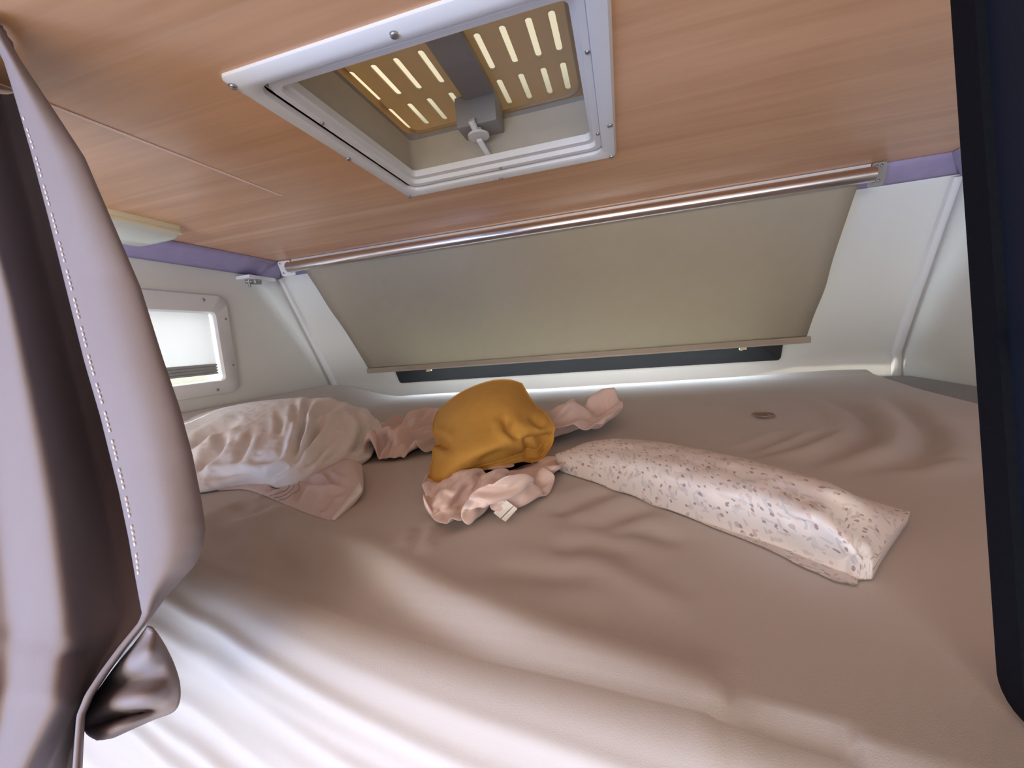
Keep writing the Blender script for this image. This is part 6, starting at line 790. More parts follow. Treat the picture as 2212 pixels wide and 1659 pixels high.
         -43,29,-69,-49,5,50,-45,-37,-45,35,-56,10,70,-62,14,74,23,-56,51,67,-24,-58,23,-52,-4,76,-54,-38,21,23,55,58,58,-195,-63,-9,69,74,-16,-58,57,78,44,-21,-72,26,80,-46,-44,
         2,88,18,-71,-5,-48,15,53,-2,-36,-48,-24,59,-10,-45,-61,38,-45,-55,57,39,-63,-9,74,47,40,-39,-44,-13,80,-12,-59,5,65,-40,-47,58,-1,18,57,-147,15,-70,44,60,7,-44,75,-4,51,
         68,-43,-28,84,14,-49,-53,19,52,31,-66,0,0,-30,-14,57,-39,-41,-29,62,-29,-43,-64,33,-53,74,36,-60,-47,-10,43,79,48,-25,-83,17,79,-20,-54,69,6,-56,2,75,-55,-16,-146,71,4,
         -51,66,33,-68,62,69,-17,34,83,-61,5,81,11,-47,-29,79,27,-36,-23,0,-19,-38,-21,54,-52,-39,-23,46,-29,-46,-52,35,-42,79,22,-49,-43,-37,48,47,61,-18,-59,29,73,-40,-14,78,
         -26,-45,79,-14,-68,-154,-21,50,-55,34,60,-24,46,74,70,-56,74,20,-60,46,78,-10,-31,-36,68,36,-33,-45,-13,21,-44,-24,44,-53,-21,-60,56,-36,-26,-57,-37,22,85,31,-37,-65,
         -46,29,56,72,3,27,-30,44,-44,72,-2,-73,58,28,-65,-134,-65,-18,49,-31,4,35,72,67,68,1,-38,76,-2,-41,37,77,7,-46,13,62,1,-51,-10,-30,12,-32,-38,38,-54,-39,-38,51,-40,-14,
         -72,29,-38,44,41,-8,-77,-47,34,72,62,55,-46,48,-25,63,0,-73,-25,76,-4,-165,-15,-50,25,25,-55,40,20,76,70,-42,73,58,34,-50,10,12,70,-8,-31,63,20,-48,9,-36,-9,-13,-52,-30,
         35,-58,-38,-30,48,-31,-47,-62,63,-74,-1,67,8,-60,-18,8,70,59,50,-73,58,51,21,-24,-78,-18,72,-105,-67,15,-17,-18,9,59,-19,21,71,33,-8,49,72,22,-1,1,14,58,-28,-21,71,-2,
         -7,-35,-34,-22,-25,-48,49,-49,-33,-31,-52,42,-16,-51,27,-51,-87,2,70,38,-7,-68,16,54,73,-35,-20,56,44,41,-41,-73,-10,-51,2,8,4,-26,-9,41,33,-27,24,71,38,-2,23,54,64,6,5,
         7,41,-42,-40,5,65,0,-53,7,-33,-52,-36,54,-62,-53,-30,-35,-47,22,-43,32,-45,-89,21,48,55,14,-72,36,61,49,-75,5,42,60,27,-17,-72,-9,15,3,-52,-2,29,0,28,24,0,53,66,-4,35,
         28,-3,75,22,4,40,-31,-57,-41,-13,73,11,-50,16,-63,-57,58,-40,-67,-7,-28,-60,-67,-53,-5,45,-29,-72,4,59,67,-2,-70,57,69,21,-73,-7,54,18,57,-1,-134,31,63,-2,-16,14,16,38,
         21,-7,14,39,46,50,30,0,-15,74,29,-29,18,-18,-34,-76,-8,65,19,-18,-28,-52,-63,28,-42,-74,21,-17,-64,-65,-78,-13,68,2,-65,-4,75,40,-78,14,69,59,5,-81,-13,36,57,71,-82,-21,
         -22,46,68,20,1,8,36,15,24,13,32,-25,78,48,-66,55,14,-23,-29,11,6,-38,-79,33,43,-28,-24,-29,-66,27,-32,-88,-30,51,-14,-65,-81,-63,5,56,46,-70,-13,62,36,-69,31,43,78,-6,
         -68,21,81,32,-49,13,-32,26,16,71,40,-1,13,47,22,8,42,-41,-33,78,14,-60,9,-10,-13,-23,26,-17,-65,-18,49,-25,-26,-15,-7,-43,-18,28,-91,-41,17,-5,-92,0,-27,-45,84,27,-75,
         -5,63,33,-59,45,74,52,-56,-17,80,65,-151,74,47,-4,32,24,64,26,13,-50,82,39,-11,-19,-74,16,38,-22,-43,7,-25,-18,20,-13,-43,-28,21,15,-62,1,-4,24,-55,-6,17,-85,-59,5,41,
         -82,-62,33,-34,43,-1,-52,56,69,15,-51,53,76,43,-63,25,79,-144,34,73,64,44,28,-1,60,14,-75,28,42,2,-26,-41,-47,60,-34,20,-52,-34,12,-11,-8,-3,-58,12,33,-59,-34,20,11,0,2,
         -43,13,-30,-70,33,-6,-61,-64,44,-40,-18,52,-28,64,76,5,-42,46,79,33,-70,37,-20,-52,48,70,50,40,49,-6,46,-15,-65,7,17,-31,-12,5,-23,-6,-5,21,-28,-61,-19,-6,12,-18,-53,40,
         17,-40,-58,37,-17,7,-45,0,-1,0,-72,69,-3,-51,-41,56,-50,-29,15,49,68,66,-35,-28,53,77,7,-73,-46,73,49,-30,37,36,46,31,0,16,-8,-63,-11,26,-29,-22,-1,-29,15,-10,-3,-11,
         -57,-38,25,10,-70,18,15,-5,-8,-48,-6,26,8,-77,-16,13,-33,70,63,-22,-64,57,-32,-36,-24,62,61,49,30,-48,-19,43,75,-13,-153,50,76,57,-60,6,52,27,14,2,-11,-35,-32,24,-22,-7,
         -23,20,-31,17,-16,-14,-19,-68,-12,32,48,-59,-39,8,13,-48,-35,8,17,22,-19,-68,46,84,59,-42,-4,-49,71,-29,-37,26,75,67,-15,8,-29,-32,33,75,-124,-42,55,61,28,-77,30,77,-30,
         2,14,-27,-36,-7,-18,-1,-2,-12,27,-39,-20,8,-19,-7,-62,2,61,23,-13,-80,-33,63,-76,-24,-21,24,43,-40,35,38,80,30,-57,-15,74,6,-46,-17,59,79,41,6,-38,-31,-19,19,-42,-49,
         -19,30,78,23,-12,-23,9,-26,17,-38,-3,-31,-5,-19,-4,15,-2,34,-55,-25,-15,6,41,-20,-49,22,63,-27,-85,-15,68,-14,-41,-22,-16,66,28,8,10,73,23,-61,22,73,-17,-25,10,34,80,45,
         -16,-32,-29,-36,21,-62,-69,45,-25,49,-14,9,-30,-11,11,-4,-42,-18,-24,18,29,-49,3,36,-34,-45,-27,21,26,31,24,-63,10,59,-31,-81,71,43,-22,-25,-17,-11,75,44,-34,3,81,-4,
         -19,72,19,-28,18,-20,28,75,44,-31,-37,-22,-7,-67,-51,-61,-29,38,2,4,13,-61,14,10,-48,-35,4,-1,21,17,-60,33,31,-84,-20,-1,30,43,24,26,-83,35,38,-75,-3,70,52,19,-33,-8,-7,
         80,25,-48,50,70,-32,17,60,-1,-13,3,1,22,72,29,-34,-32,-82,-3,-56,-70,-64,-23,-8,22,39,2,-77,26,-47,-42,3,-16,14,56,-63,-5,77,16,-60,-45,27,-18,26,61,-4,-46,72,7,-75,15,
         39,66,44,8,-38,18,73,-15,21,47,27,-22,28,58,-16,7,11,5,-17,82,22,-36,-160,28,-40,-65,-65,-77,-8,-41,62,23,-78,-26,63,-10,-64,45,-54,3,67,-63,8,76,3,-60,-27,47,-29,-21,6,
         55,-29,69,2,-7,9,-5,44,81,9,10,14,48,-3,32,69,-12,-6,1,62,4,23,9,-27,-27,82,28,-303,50,-5,-40,-50,-68,-85,-39,75,62,-68,-60,-6,73,8,18,-34,-57,-5,76,-63,-5,74,12,-47,46,
         -12,-59,-19,-5,71,-48,12,70,66,-45,-29,64,79,63,-14,56,26,-9,-1,71,18,-26,33,51,18,19,-18,-61,9,73,-329,-10,19,-33,-41,-32,-22,-82,-1,61,44,-61,-63,-3,31,56,31,-40,-51,
         81,-4,-31,4,68,-10,-47,-32,48,-21,-28,-25,13,16,27,69,39,-65,53,91,60,30,15,54,3,-47,-4,81,32,23,22,-52,-1,53,-18,-58,40,-245,-67,-28,-30,-42,-45,29,11,-77,5,73,26,-42,
         -73,-14,31,43,64,-46,3,80,-18,-3,-10,70,-52,-12,-33,39,-29,-14,6,6,14,72,29,-56,42,73,51,50,33,23,-2,11,-72,39,72,40,-2,-18,-58,21,10,14,-22,-236,8,-82,-59,-51,-23,-24,
         65,15,-67,-9,72,20,-43,-56,63,-11,37,63,-62,19,75,20,-1,-25,25,-25,-2,-55,47,-30,39,3,-56,18,70,20,-55,92,28,53,3,50,25,12,-13,-34,66,0,-3,-12,-9,-34,20,1,-13,-251,58,1,
         -67,-62,-45,-48,2,54,20,-77,11,68,28,-63,27,58,-7,4,51,-32,2,80,51,-27,-8,5,-40,-8,-43,26,60,12,-60,-66,26,61,34,-54,91,21,-22,59,29,-10,14,-12,44,24,-40,12,-12,-5,-28,
         30,0,-256,6,63,2,-59,-36,-48,-52,-11,45,4,-56,15,80,35,-20,75,20,-35,60,-1,-23,3,82,30,5,-11,-46,-11,-25,-62,22,72,-7,-58,-67,28,39,17,9,44,-29,56,33,-25,9,21,25,12,4,
         -25,3,-23,57,-31,-31,-129,-73,9,65,3,-61,-14,-44,-51,-26,-1,70,-59,12,76,47,-20,68,44,-53,76,16,-36,35,58,-49,44,4,-41,-4,-53,-59,4,63,13,-47,-85,20,5,37,33,47,-28,37,
         32,-38,32,-8,31,-5,-9,-37,45,3,-38,4,-93,0,-59,-12,73,8,-62,-33,-3,-45,-36,41,-6,-62,36,62,-12,74,60,-35,39,63,29,33,36,-62,-6,36,3,-68,-39,-31,-78,30,37,-3,-8,-80,-22,
         30,45,37,-14,44,26,1,-18,39,-24,23,-19,7,-25,34,-37,-13,-109,77,15,-61,1,61,-29,-52,22,-19,-62,-30,41,-49,-8,-1,70,8,49,73,-32,50,67,59,28,-2,-17,-22,1,-52,-59,-72,33,
         -72,-9,3,2,18,-66,-18,31,34,24,52,19,-37,44,-15,40,-9,-30,-6,-12,17,-3,-33,-68,4,61,51,-1,-44,33,-32,-54,-14,31,-65,-39,51,13,-50,-15,9,66,34,84,-21,52,52,11,38,32,-13,
         -46,-31,-63,-32,-52,31,-85,-45,7,-1,-5,54,16,-49,18,33,20,30,-38,60,-15,-6,6,-47,21,-28,10,40,-3,-56,-3,50,67,18,-34,6,-47,-50,14,-11,-78,-20,50,35,-21,-50,16,67,26,81,
         -20,31,42,15,25,-13,4,-48,-41,-65,-80,37,25,-85,-44,-22,8,40,47,50,22,-70,-6,30,33,-36,31,-26,25,23,-52,-43,22,9,135,-50,-39,-13,38,84,39,-59,-50,11,-45,-9,-65,-74,8,57,
         21,17,-54,24,68,17,83,-24,-6,60,-22,13,-14,-31,-42,-42,-81,-14,41,33,-43,-70,-30,8,49,71,72,-16,-83,-22,44,10,-40,33,-29,44,-15,-76,2,5,216,10,-35,-14,-29,27,79,3,-54,
         -26,9,-65,-37,-39,-65,-17,32,22,50,-27,60,30,67,65,-53,-22,66,-56,-62,-17,-42,-35,-52,38,-51,61,9,-11,-67,-8,55,7,78,23,-72,-63,11,22,-9,-18,36,-10,8,25,-71,-32,311,-11,
         13,-12,-31,-57,17,76,15,-38,-48,-6,-33,-56,-64,-75,1,60,10,45,31,47,26,69,42,-77,-5,-52,-17,-54,-52,-32,-22,-8,-20,15,19,60,6,-65,54,-38,34,45,19,-25,-81,-28,-10,27,-14,
         17,-16,52,23,-78,],
    ]),
}


# ------------------------------------------------------------------ materials
def nodes_of(mat):
    mat.use_nodes = True
    nt = mat.node_tree
    return nt, nt.nodes['Principled BSDF']


def N(nt, kind, **kw):
    n = nt.nodes.new(kind)
    for k, v in kw.items():
        if k in n.inputs:
            n.inputs[k].default_value = v
        else:
            setattr(n, k, v)
    return n


def simple(name, col, rough=0.5, metal=0.0, spec=0.5, noise=0.0, nscale=30.0, bump=0.0, bscale=400.0, sheen=0.0):
    mat = bpy.data.materials.new(name)
    nt, b = nodes_of(mat)
    b.inputs['Roughness'].default_value = rough
    b.inputs['Metallic'].default_value = metal
    b.inputs['Specular IOR Level'].default_value = spec
    if sheen:
        b.inputs['Sheen Weight'].default_value = sheen
    tc = N(nt, 'ShaderNodeTexCoord')
    nz = N(nt, 'ShaderNodeTexNoise', Scale=nscale, Detail=4.0)
    nt.links.new(tc.outputs['Object'], nz.inputs['Vector'])
    rp = N(nt, 'ShaderNodeValToRGB')
    k = noise
    rp.color_ramp.elements[0].position = 0.3
    rp.color_ramp.elements[1].position = 0.7
    rp.color_ramp.elements[0].color = tuple(c * (1 - k) for c in col) + (1,)
    rp.color_ramp.elements[1].color = tuple(min(1, c * (1 + k)) for c in col) + (1,)
    nt.links.new(nz.outputs['Fac'], rp.inputs['Fac'])
    nt.links.new(rp.outputs['Color'], b.inputs['Base Color'])
    if bump:
        n2 = N(nt, 'ShaderNodeTexNoise', Scale=bscale, Detail=3.0)
        nt.links.new(tc.outputs['Object'], n2.inputs['Vector'])
        bp = N(nt, 'ShaderNodeBump', Strength=bump, Distance=0.001)
        nt.links.new(n2.outputs['Fac'], bp.inputs['Height'])
        nt.links.new(bp.outputs['Normal'], b.inputs['Normal'])
    return mat


def translucent(mat, col, amount):
    nt = mat.node_tree
    b = nt.nodes['Principled BSDF']
    out = nt.nodes['Material Output']
    t = N(nt, 'ShaderNodeBsdfTranslucent')
    t.inputs['Color'].default_value = col + (1,)
    mx = N(nt, 'ShaderNodeMixShader')
    mx.inputs[0].default_value = amount
    nt.links.new(b.outputs[0], mx.inputs[1])
    nt.links.new(t.outputs[0], mx.inputs[2])
    nt.links.new(mx.outputs[0], out.inputs['Surface'])
    return mat


def wood_material():
    mat = bpy.data.materials.new('cherry_wood')
    nt, b = nodes_of(mat)
    tc = N(nt, 'ShaderNodeTexCoord')
    mp = N(nt, 'ShaderNodeMapping')
    mp.inputs['Scale'].default_value = (1.1, 16.0, 1.0)
    nt.links.new(tc.outputs['Object'], mp.inputs['Vector'])
    nz = N(nt, 'ShaderNodeTexNoise', Scale=1.6, Detail=7.0, Roughness=0.62, Distortion=0.5)
    nt.links.new(mp.outputs['Vector'], nz.inputs['Vector'])
    rp = N(nt, 'ShaderNodeValToRGB')
    e = rp.color_ramp.elements
    e[0].position, e[0].color = 0.30, (0.63, 0.325, 0.165, 1)
    e[1].position, e[1].color = 0.72, (0.82, 0.465, 0.255, 1)
    nt.links.new(nz.outputs['Fac'], rp.inputs['Fac'])
    # thin pale streaks along the grain
    mp2 = N(nt, 'ShaderNodeMapping')
    mp2.inputs['Scale'].default_value = (0.9, 42.0, 1.0)
    nt.links.new(tc.outputs['Object'], mp2.inputs['Vector'])
    n2 = N(nt, 'ShaderNodeTexNoise', Scale=0.8, Detail=3.0)
    nt.links.new(mp2.outputs['Vector'], n2.inputs['Vector'])
    r2 = N(nt, 'ShaderNodeValToRGB')
    r2.color_ramp.elements[0].position = 0.60
    r2.color_ramp.elements[1].position = 0.74
    r2.color_ramp.elements[0].color = (0, 0, 0, 1)
    r2.color_ramp.elements[1].color = (0.55, 0.55, 0.55, 1)
    nt.links.new(n2.outputs['Fac'], r2.inputs['Fac'])
    mx = N(nt, 'ShaderNodeMixRGB')
    mx.inputs['Color2'].default_value = (0.90, 0.60, 0.39, 1)
    nt.links.new(r2.outputs['Color'], mx.inputs['Fac'])
    nt.links.new(rp.outputs['Color'], mx.inputs['Color1'])
    nt.links.new(mx.outputs['Color'], b.inputs['Base Color'])
    b.inputs['Roughness'].default_value = 0.32
    b.inputs['Specular IOR Level'].default_value = 0.45
    return mat


M = {}
M['wood'] = wood_material()
M['seam'] = simple('pale_wood_strip', (0.88, 0.60, 0.44), 0.45, noise=0.05)
M['wall'] = simple('white_wall_panel', (0.80, 0.80, 0.76), 0.38, noise=0.015, nscale=6)
M['lilac'] = simple('lilac_fabric_trim', (0.41, 0.35, 0.55), 0.8, noise=0.05, bump=0.15, bscale=900)
M['white_plastic'] = simple('white_plastic', (0.78, 0.77, 0.77), 0.35, noise=0.01)
M['grey_plastic'] = simple('grey_plastic', (0.30, 0.285, 0.27), 0.5, noise=0.03)
M['beige_plastic'] = simple('beige_plastic', (0.50, 0.45, 0.37), 0.45, noise=0.03)
M['cream'] = simple('cream_plastic', (0.86, 0.80, 0.58), 0.35, noise=0.01)
M['lens'] = simple('frosted_lens', (0.72, 0.74, 0.64), 0.25, noise=0.01)
M['steel'] = simple('dull_steel', (0.45, 0.45, 0.46), 0.35, metal=1.0, noise=0.05)
M['chrome'] = simple('brushed_aluminium', (0.72, 0.68, 0.69), 0.22, metal=1.0, noise=0.03)
M['alu'] = simple('grey_aluminium', (0.48, 0.49, 0.50), 0.35, metal=0.7, noise=0.05)
M['black'] = simple('black_frame', (0.012, 0.014, 0.018), 0.35, noise=0.1)
M['navy'] = simple('dark_navy_surface', (0.008, 0.010, 0.018), 0.6, spec=0.2, noise=0.12, nscale=500)
M['black_edge'] = simple('matt_black_edge', (0.006, 0.006, 0.008), 0.8, spec=0.1, noise=0.2, nscale=400)
M['blind'] = translucent(simple('beige_blind_fabric', (0.45, 0.39, 0.295), 0.85, noise=0.02, bump=0.1, bscale=1200), (0.64, 0.59, 0.40), 0.10)
M['bar'] = simple('beige_blind_bar', (0.50, 0.42, 0.33), 0.6, noise=0.03)
M['white_blind'] = translucent(simple('white_blind_fabric', (0.70, 0.69, 0.68), 0.8, noise=0.01), (0.8, 0.8, 0.8), 0.3)
M['sheet'] = simple('mauve_grey_cotton', (0.545, 0.492, 0.452), 0.85, noise=0.02, nscale=9, bump=0.12, bscale=1500, sheen=0.15)
M['curtain'] = translucent(simple('dusty_mauve_curtain', (0.275, 0.240, 0.255), 0.9, noise=0.015, bump=0.1, bscale=1500), (0.30, 0.26, 0.28), 0.05)
M['stitch'] = simple('pale_thread', (0.80, 0.72, 0.72), 0.8)
M['mustard'] = simple('mustard_linen', (0.58, 0.315, 0.062), 0.85, noise=0.04, nscale=60, bump=0.25, bscale=1100)
M['pink'] = simple('pale_pink_jersey', (0.79, 0.62, 0.56), 0.9, noise=0.02, bump=0.1, bscale=1400, sheen=0.2)
M['white_cotton'] = simple('white_cotton', (0.86, 0.83, 0.80), 0.85, noise=0.02, nscale=12, bump=0.1, bscale=1300)
M['blush'] = simple('blush_cotton', (0.74, 0.62, 0.60), 0.85, noise=0.03, nscale=20, bump=0.1, bscale=1300)
M['label'] = simple('white_label', (0.86, 0.84, 0.80), 0.7)
M['brown'] = simple('brown_plastic', (0.13, 0.075, 0.045), 0.4, noise=0.2)
M['floor'] = simple('vinyl_floor', (0.30, 0.24, 0.19), 0.5, noise=0.1)


def glass_material():
    mat = bpy.data.materials.new('acrylic_pane')
    mat.use_nodes = True
    nt = mat.node_tree
    nt.nodes.clear()
    out = N(nt, 'ShaderNodeOutputMaterial')
    tr = N(nt, 'ShaderNodeBsdfTransparent')
    tr.inputs['Color'].default_value = (0.93, 0.95, 0.95, 1)
    gl = N(nt, 'ShaderNodeBsdfGlossy', Roughness=0.05)
    mx = N(nt, 'ShaderNodeMixShader')
    mx.inputs[0].default_value = 0.06
    nt.links.new(tr.outputs[0], mx.inputs[1])
    nt.links.new(gl.outputs[0], mx.inputs[2])
    nt.links.new(mx.outputs[0], out.inputs['Surface'])
    return mat


M['glass'] = glass_material()
M['dome'] = translucent(simple('smoked_dome', (0.55, 0.50, 0.40), 0.4, noise=0.02), (0.74, 0.58, 0.33), 0.55)
M['baffle'] = translucent(simple('beige_vent_tray', (0.62, 0.53, 0.41), 0.5, noise=0.02), (0.90, 0.74, 0.48), 0.36)


def ribbed_material():
    mat = bpy.data.materials.new('ribbed_grey_ticking')
    nt, b = nodes_of(mat)
    tc = N(nt, 'ShaderNodeTexCoord')
    wv = N(nt, 'ShaderNodeTexWave', Scale=45.0, Distortion=0.3)
    wv.bands_direction = 'X'
    mp = N(nt, 'ShaderNodeMapping')
    mp.inputs['Rotation'].default_value = (0, 0, math.radians(62))
    nt.links.new(tc.outputs['Object'], mp.inputs['Vector'])
    nt.links.new(mp.outputs['Vector'], wv.inputs['Vector'])
    rp = N(nt, 'ShaderNodeValToRGB')
    rp.color_ramp.elements[0].color = (0.27, 0.27, 0.27, 1)
    rp.color_ramp.elements[1].color = (0.40, 0.40, 0.395, 1)
    nt.links.new(wv.outputs['Fac'], rp.inputs['Fac'])
    nt.links.new(rp.outputs['Color'], b.inputs['Base Color'])
    bp = N(nt, 'ShaderNodeBump', Strength=0.5, Distance=0.002)
    nt.links.new(wv.outputs['Fac'], bp.inputs['Height'])
    nt.links.new(bp.outputs['Normal'], b.inputs['Normal'])
    b.inputs['Roughness'].default_value = 0.9
    return mat


M['ticking'] = ribbed_material()


def floral_material():
    """white cotton with scattered small grey and taupe sprigs, petals and dots"""
    mat = bpy.data.materials.new('small_floral_cotton')
    nt, b = nodes_of(mat)
    L = nt.links.new
    uv = N(nt, 'ShaderNodeUVMap')
    nz = N(nt, 'ShaderNodeTexNoise', Scale=130.0, Detail=2.0)
    L(uv.outputs[0], nz.inputs['Vector'])
    base = None
    col = N(nt, 'ShaderNodeRGB')
    col.outputs[0].default_value = (0.76, 0.69, 0.64, 1)
    prev = col.outputs[0]
    # (scale, stretch, radius, colour, keep-threshold, rotation)
    layers = [(62, (1, 1.0), 0.15, (0.50, 0.46, 0.44), 0.60, 0.3),
              (54, (2.1, 0.8), 0.19, (0.58, 0.55, 0.54), 0.58, 0.9),
              (52, (0.75, 2.0), 0.19, (0.60, 0.57, 0.57), 0.58, -0.5),
              (104, (1, 1), 0.19, (0.33, 0.25, 0.25), 0.70, 0.0),
              (120, (1.0, 1.0), 0.22, (0.66, 0.50, 0.45), 0.70, 1.2),
              (46, (1.5, 0.9), 0.19, (0.64, 0.60, 0.59), 0.58, 2.0)]
    for i, (sc, st, rad, c, keep, rot) in enumerate(layers):
        mp = N(nt, 'ShaderNodeMapping')
        mp.inputs['Rotation'].default_value = (0, 0, rot)
        mp.inputs['Location'].default_value = (0.37 * i, 0.61 * i, 0)
        mp.inputs['Scale'].default_value = (sc * st[0], sc * st[1], 1)
        L(uv.outputs[0], mp.inputs['Vector'])
        ad = N(nt, 'ShaderNodeMixRGB', blend_type='LINEAR_LIGHT')
        ad.inputs['Fac'].default_value = 0.35
        L(mp.outputs[0], ad.inputs['Color1'])
        L(nz.outputs['Color'], ad.inputs['Color2'])
        vo = N(nt, 'ShaderNodeTexVoronoi', Scale=1.0)
        vo.voronoi_dimensions = '2D'
        L(ad.outputs[0], vo.inputs['Vector'])
        lt = N(nt, 'ShaderNodeMath', operation='LESS_THAN')
        L(vo.outputs['Distance'], lt.inputs[0])
        lt.inputs[1].default_value = rad
        sp = N(nt, 'ShaderNodeSeparateColor')
        L(vo.outputs['Color'], sp.inputs[0])
        gt = N(nt, 'ShaderNodeMath', operation='GREATER_THAN')
        L(sp.outputs[0], gt.inputs[0])
        gt.inputs[1].default_value = keep
        mu = N(nt, 'ShaderNodeMath', operation='MULTIPLY')
        L(lt.outputs[0], mu.inputs[0])
        L(gt.outputs[0], mu.inputs[1])
        m2 = N(nt, 'ShaderNodeMath', operation='MULTIPLY')
        L(mu.outputs[0], m2.inputs[0])
        m2.inputs[1].default_value = 0.85
        mx = N(nt, 'ShaderNodeMixRGB')
        L(m2.outputs[0], mx.inputs['Fac'])
        L(prev, mx.inputs['Color1'])
        mx.inputs['Color2'].default_value = c + (1,)
        prev = mx.outputs[0]
    L(prev, b.inputs['Base Color'])
    b.inputs['Roughness'].default_value = 0.85
    return mat


M['floral'] = floral_material()

# ------------------------------------------------------------------ the shell
XL, XR = -1.28, 0.84          # side walls
ZC = 0.35                     # ceiling
FLOOR = -1.55
YB = -2.3                     # rear of the living area
HX0, HX1, HY0, HY1 = -0.425, -0.012, 0.455, 0.845   # roof opening

ceil = panel('ceiling', 2, ZC, (XL - 0.01, XR + 0.01), (YB, 1.262), [(HX0, HX1, HY0, HY1)], M['wood'], 0.03)
structure(ceil)
strip = mesh('trim_4', [(-0.7005, -0.2, ZC - 0.0012), (-0.693, -0.2, ZC - 0.0012), (-0.686, 0.76, ZC - 0.0012), (-0.692, 0.76, ZC - 0.0012),
                        (-0.7005, -0.2, ZC + 0.001), (-0.693, -0.2, ZC + 0.001), (-0.686, 0.76, ZC + 0.001), (-0.692, 0.76, ZC + 0.001)],
             [(0, 1, 2, 3), (4, 5, 6, 7), (0, 1, 5, 4), (1, 2, 6, 5), (2, 3, 7, 6), (3, 0, 4, 7)], M['seam'], smooth=False)
structure(strip)

WY0, WY1, WZ0, WZ1 = 0.56, 1.045, -0.052, 0.172      # left window opening
DOOR = (-1.75, -0.75, -1.50, 0.22)                     # entrance door opening in the left wall
structure(panel('wall_left', 0, XL, (YB, 1.75), (FLOOR, 0.38), [(WY0, WY1, WZ0, WZ1), DOOR], M['wall'], 0.03, -1))
structure(panel('wall_right', 0, XR, (YB, 1.75), (FLOOR, 0.38), [(-1.55, -0.75, -0.75, -0.05)], M['wall'], 0.03, 1))
structure(panel('wall_back', 1, YB, (XL - 0.03, XR + 0.03), (FLOOR, 0.38), [], M['wall'], 0.03, -1))
structure(panel('floor', 2, FLOOR, (XL, XR), (YB, 1.75), [], M['floor'], 0.03, -1))


def front_y(x, z):
    xc = (x + 0.22) / 1.06
    b = 0.085 * (1 - np.abs(xc) ** 5) * smoothstep(0.32, 0.0, z)
    return 1.335 + 0.48 * (0.32 - np.maximum(z, -0.14)) + b


FX0, FX1, FZ0, FZ1 = -0.93, 0.475, -0.128, 0.215    # front window
xs = np.unique(np.r_[np.linspace(XL, XR, 54), FX0, FX1])
zs = np.unique(np.r_[np.linspace(-0.42, 0.37, 40), FZ0, FZ1])
XX, ZZ = np.meshgrid(xs, zs)
YY = front_y(XX, ZZ)
fv = np.stack([XX, YY, ZZ], -1).reshape(-1, 3)
ff = []
nx = len(xs)
for i in range(len(zs) - 1):
    for j in range(nx - 1):
        cx, cz = (xs[j] + xs[j + 1]) / 2, (zs[i] + zs[i + 1]) / 2
        if FX0 < cx < FX1 and FZ0 < cz < FZ1:
            continue
        ff.append((i * nx + j, i * nx + j + 1, (i + 1) * nx + j + 1, (i + 1) * nx + j))
wf = mesh('wall_front', fv, ff, M['wall'])
sol = wf.modifiers.new('thickness', 'SOLIDIFY')
sol.thickness = 0.025
sol.offset = -1.0
structure(wf)

# lilac coving under the ceiling edge
def coving(name, pts_a, pts_b):
    """two rails of points (ceiling rail, wall rail) -> curved strip with thickness"""
    n = 7
    vs = []
    for a, b in zip(pts_a, pts_b):
        a, b = np.array(a), np.array(b)
        for k in range(n):
            t = k / (n - 1)
            p = a * (1 - t) + b * t
            bow = math.sin(math.pi * t) * 0.006
            p = p + np.array([0, 0, -bow])
            vs.append(p)
    fs = grid_faces(len(pts_a), n)
    o = mesh(name, vs, fs, M['lilac'])
    s = o.modifiers.new('thickness', 'SOLIDIFY')
    s.thickness = 0.004
    s.offset = 0
    return structure(o)


ys_l = np.linspace(-0.3, 1.25, 12)
coving('trim_1', [(-1.175, y, ZC - 0.001) for y in ys_l], [(XL + 0.002, y + (0.085 if y > 1.24 else 0), 0.312) for y in ys_l])
xs_f = np.linspace(-1.175, 0.765, 16)
cx0 = lambda x: x + (-0.103 if x < -1.17 else (0.073 if x > 0.76 else 0))
coving('trim_2', [(x, 1.250, ZC - 0.001) for x in xs_f], [(cx0(x), float(front_y(cx0(x), 0.318)) - 0.004, 0.318) for x in xs_f])
coving('trim_3', [(0.765, y, ZC - 0.001) for y in ys_l], [(XR - 0.002, y + (0.085 if y > 1.24 else 0), 0.312) for y in ys_l])


def bead(name, x, sx):
    """corner bead: a raised strip with a shadow groove"""
    zz = np.linspace(0.315, -0.3, 24)
    loops = []
    prof = [(-0.004, 0.0), (-0.003, 0.005), (0.003, 0.006), (0.004, 0.0125), (0.008, 0.0155), (0.015, 0.0155), (0.019, 0.0125), (0.020, -0.006), (-0.004, -0.006)]
    for z in zz:
        y = float(front_y(np.array(x + sx * 0.010), np.array(z)))
        loops.append([(x + sx * (0.004 + a), y - b * 0.9 - 0.001, z - b * 0.45) for a, b in prof])
    o = loft(name, loops, M['white_plastic'], close_ends=True)
    return structure(o)


bead('trim_5', XL, 1)
bead('trim_6', XR, -1)

# ------------------------------------------------------------------ front window (behind the roller blind)
win2 = bpy.data.objects.new('window_2', None)
C.objects.link(win2)
win2.location = (-0.22, 1.6, 0.04)
structure(win2)


def on_front(x, z, lift):
    y = float(front_y(np.array(x), np.array(z)))
    return (x, y - lift * 0.9, z - lift * 0.43)


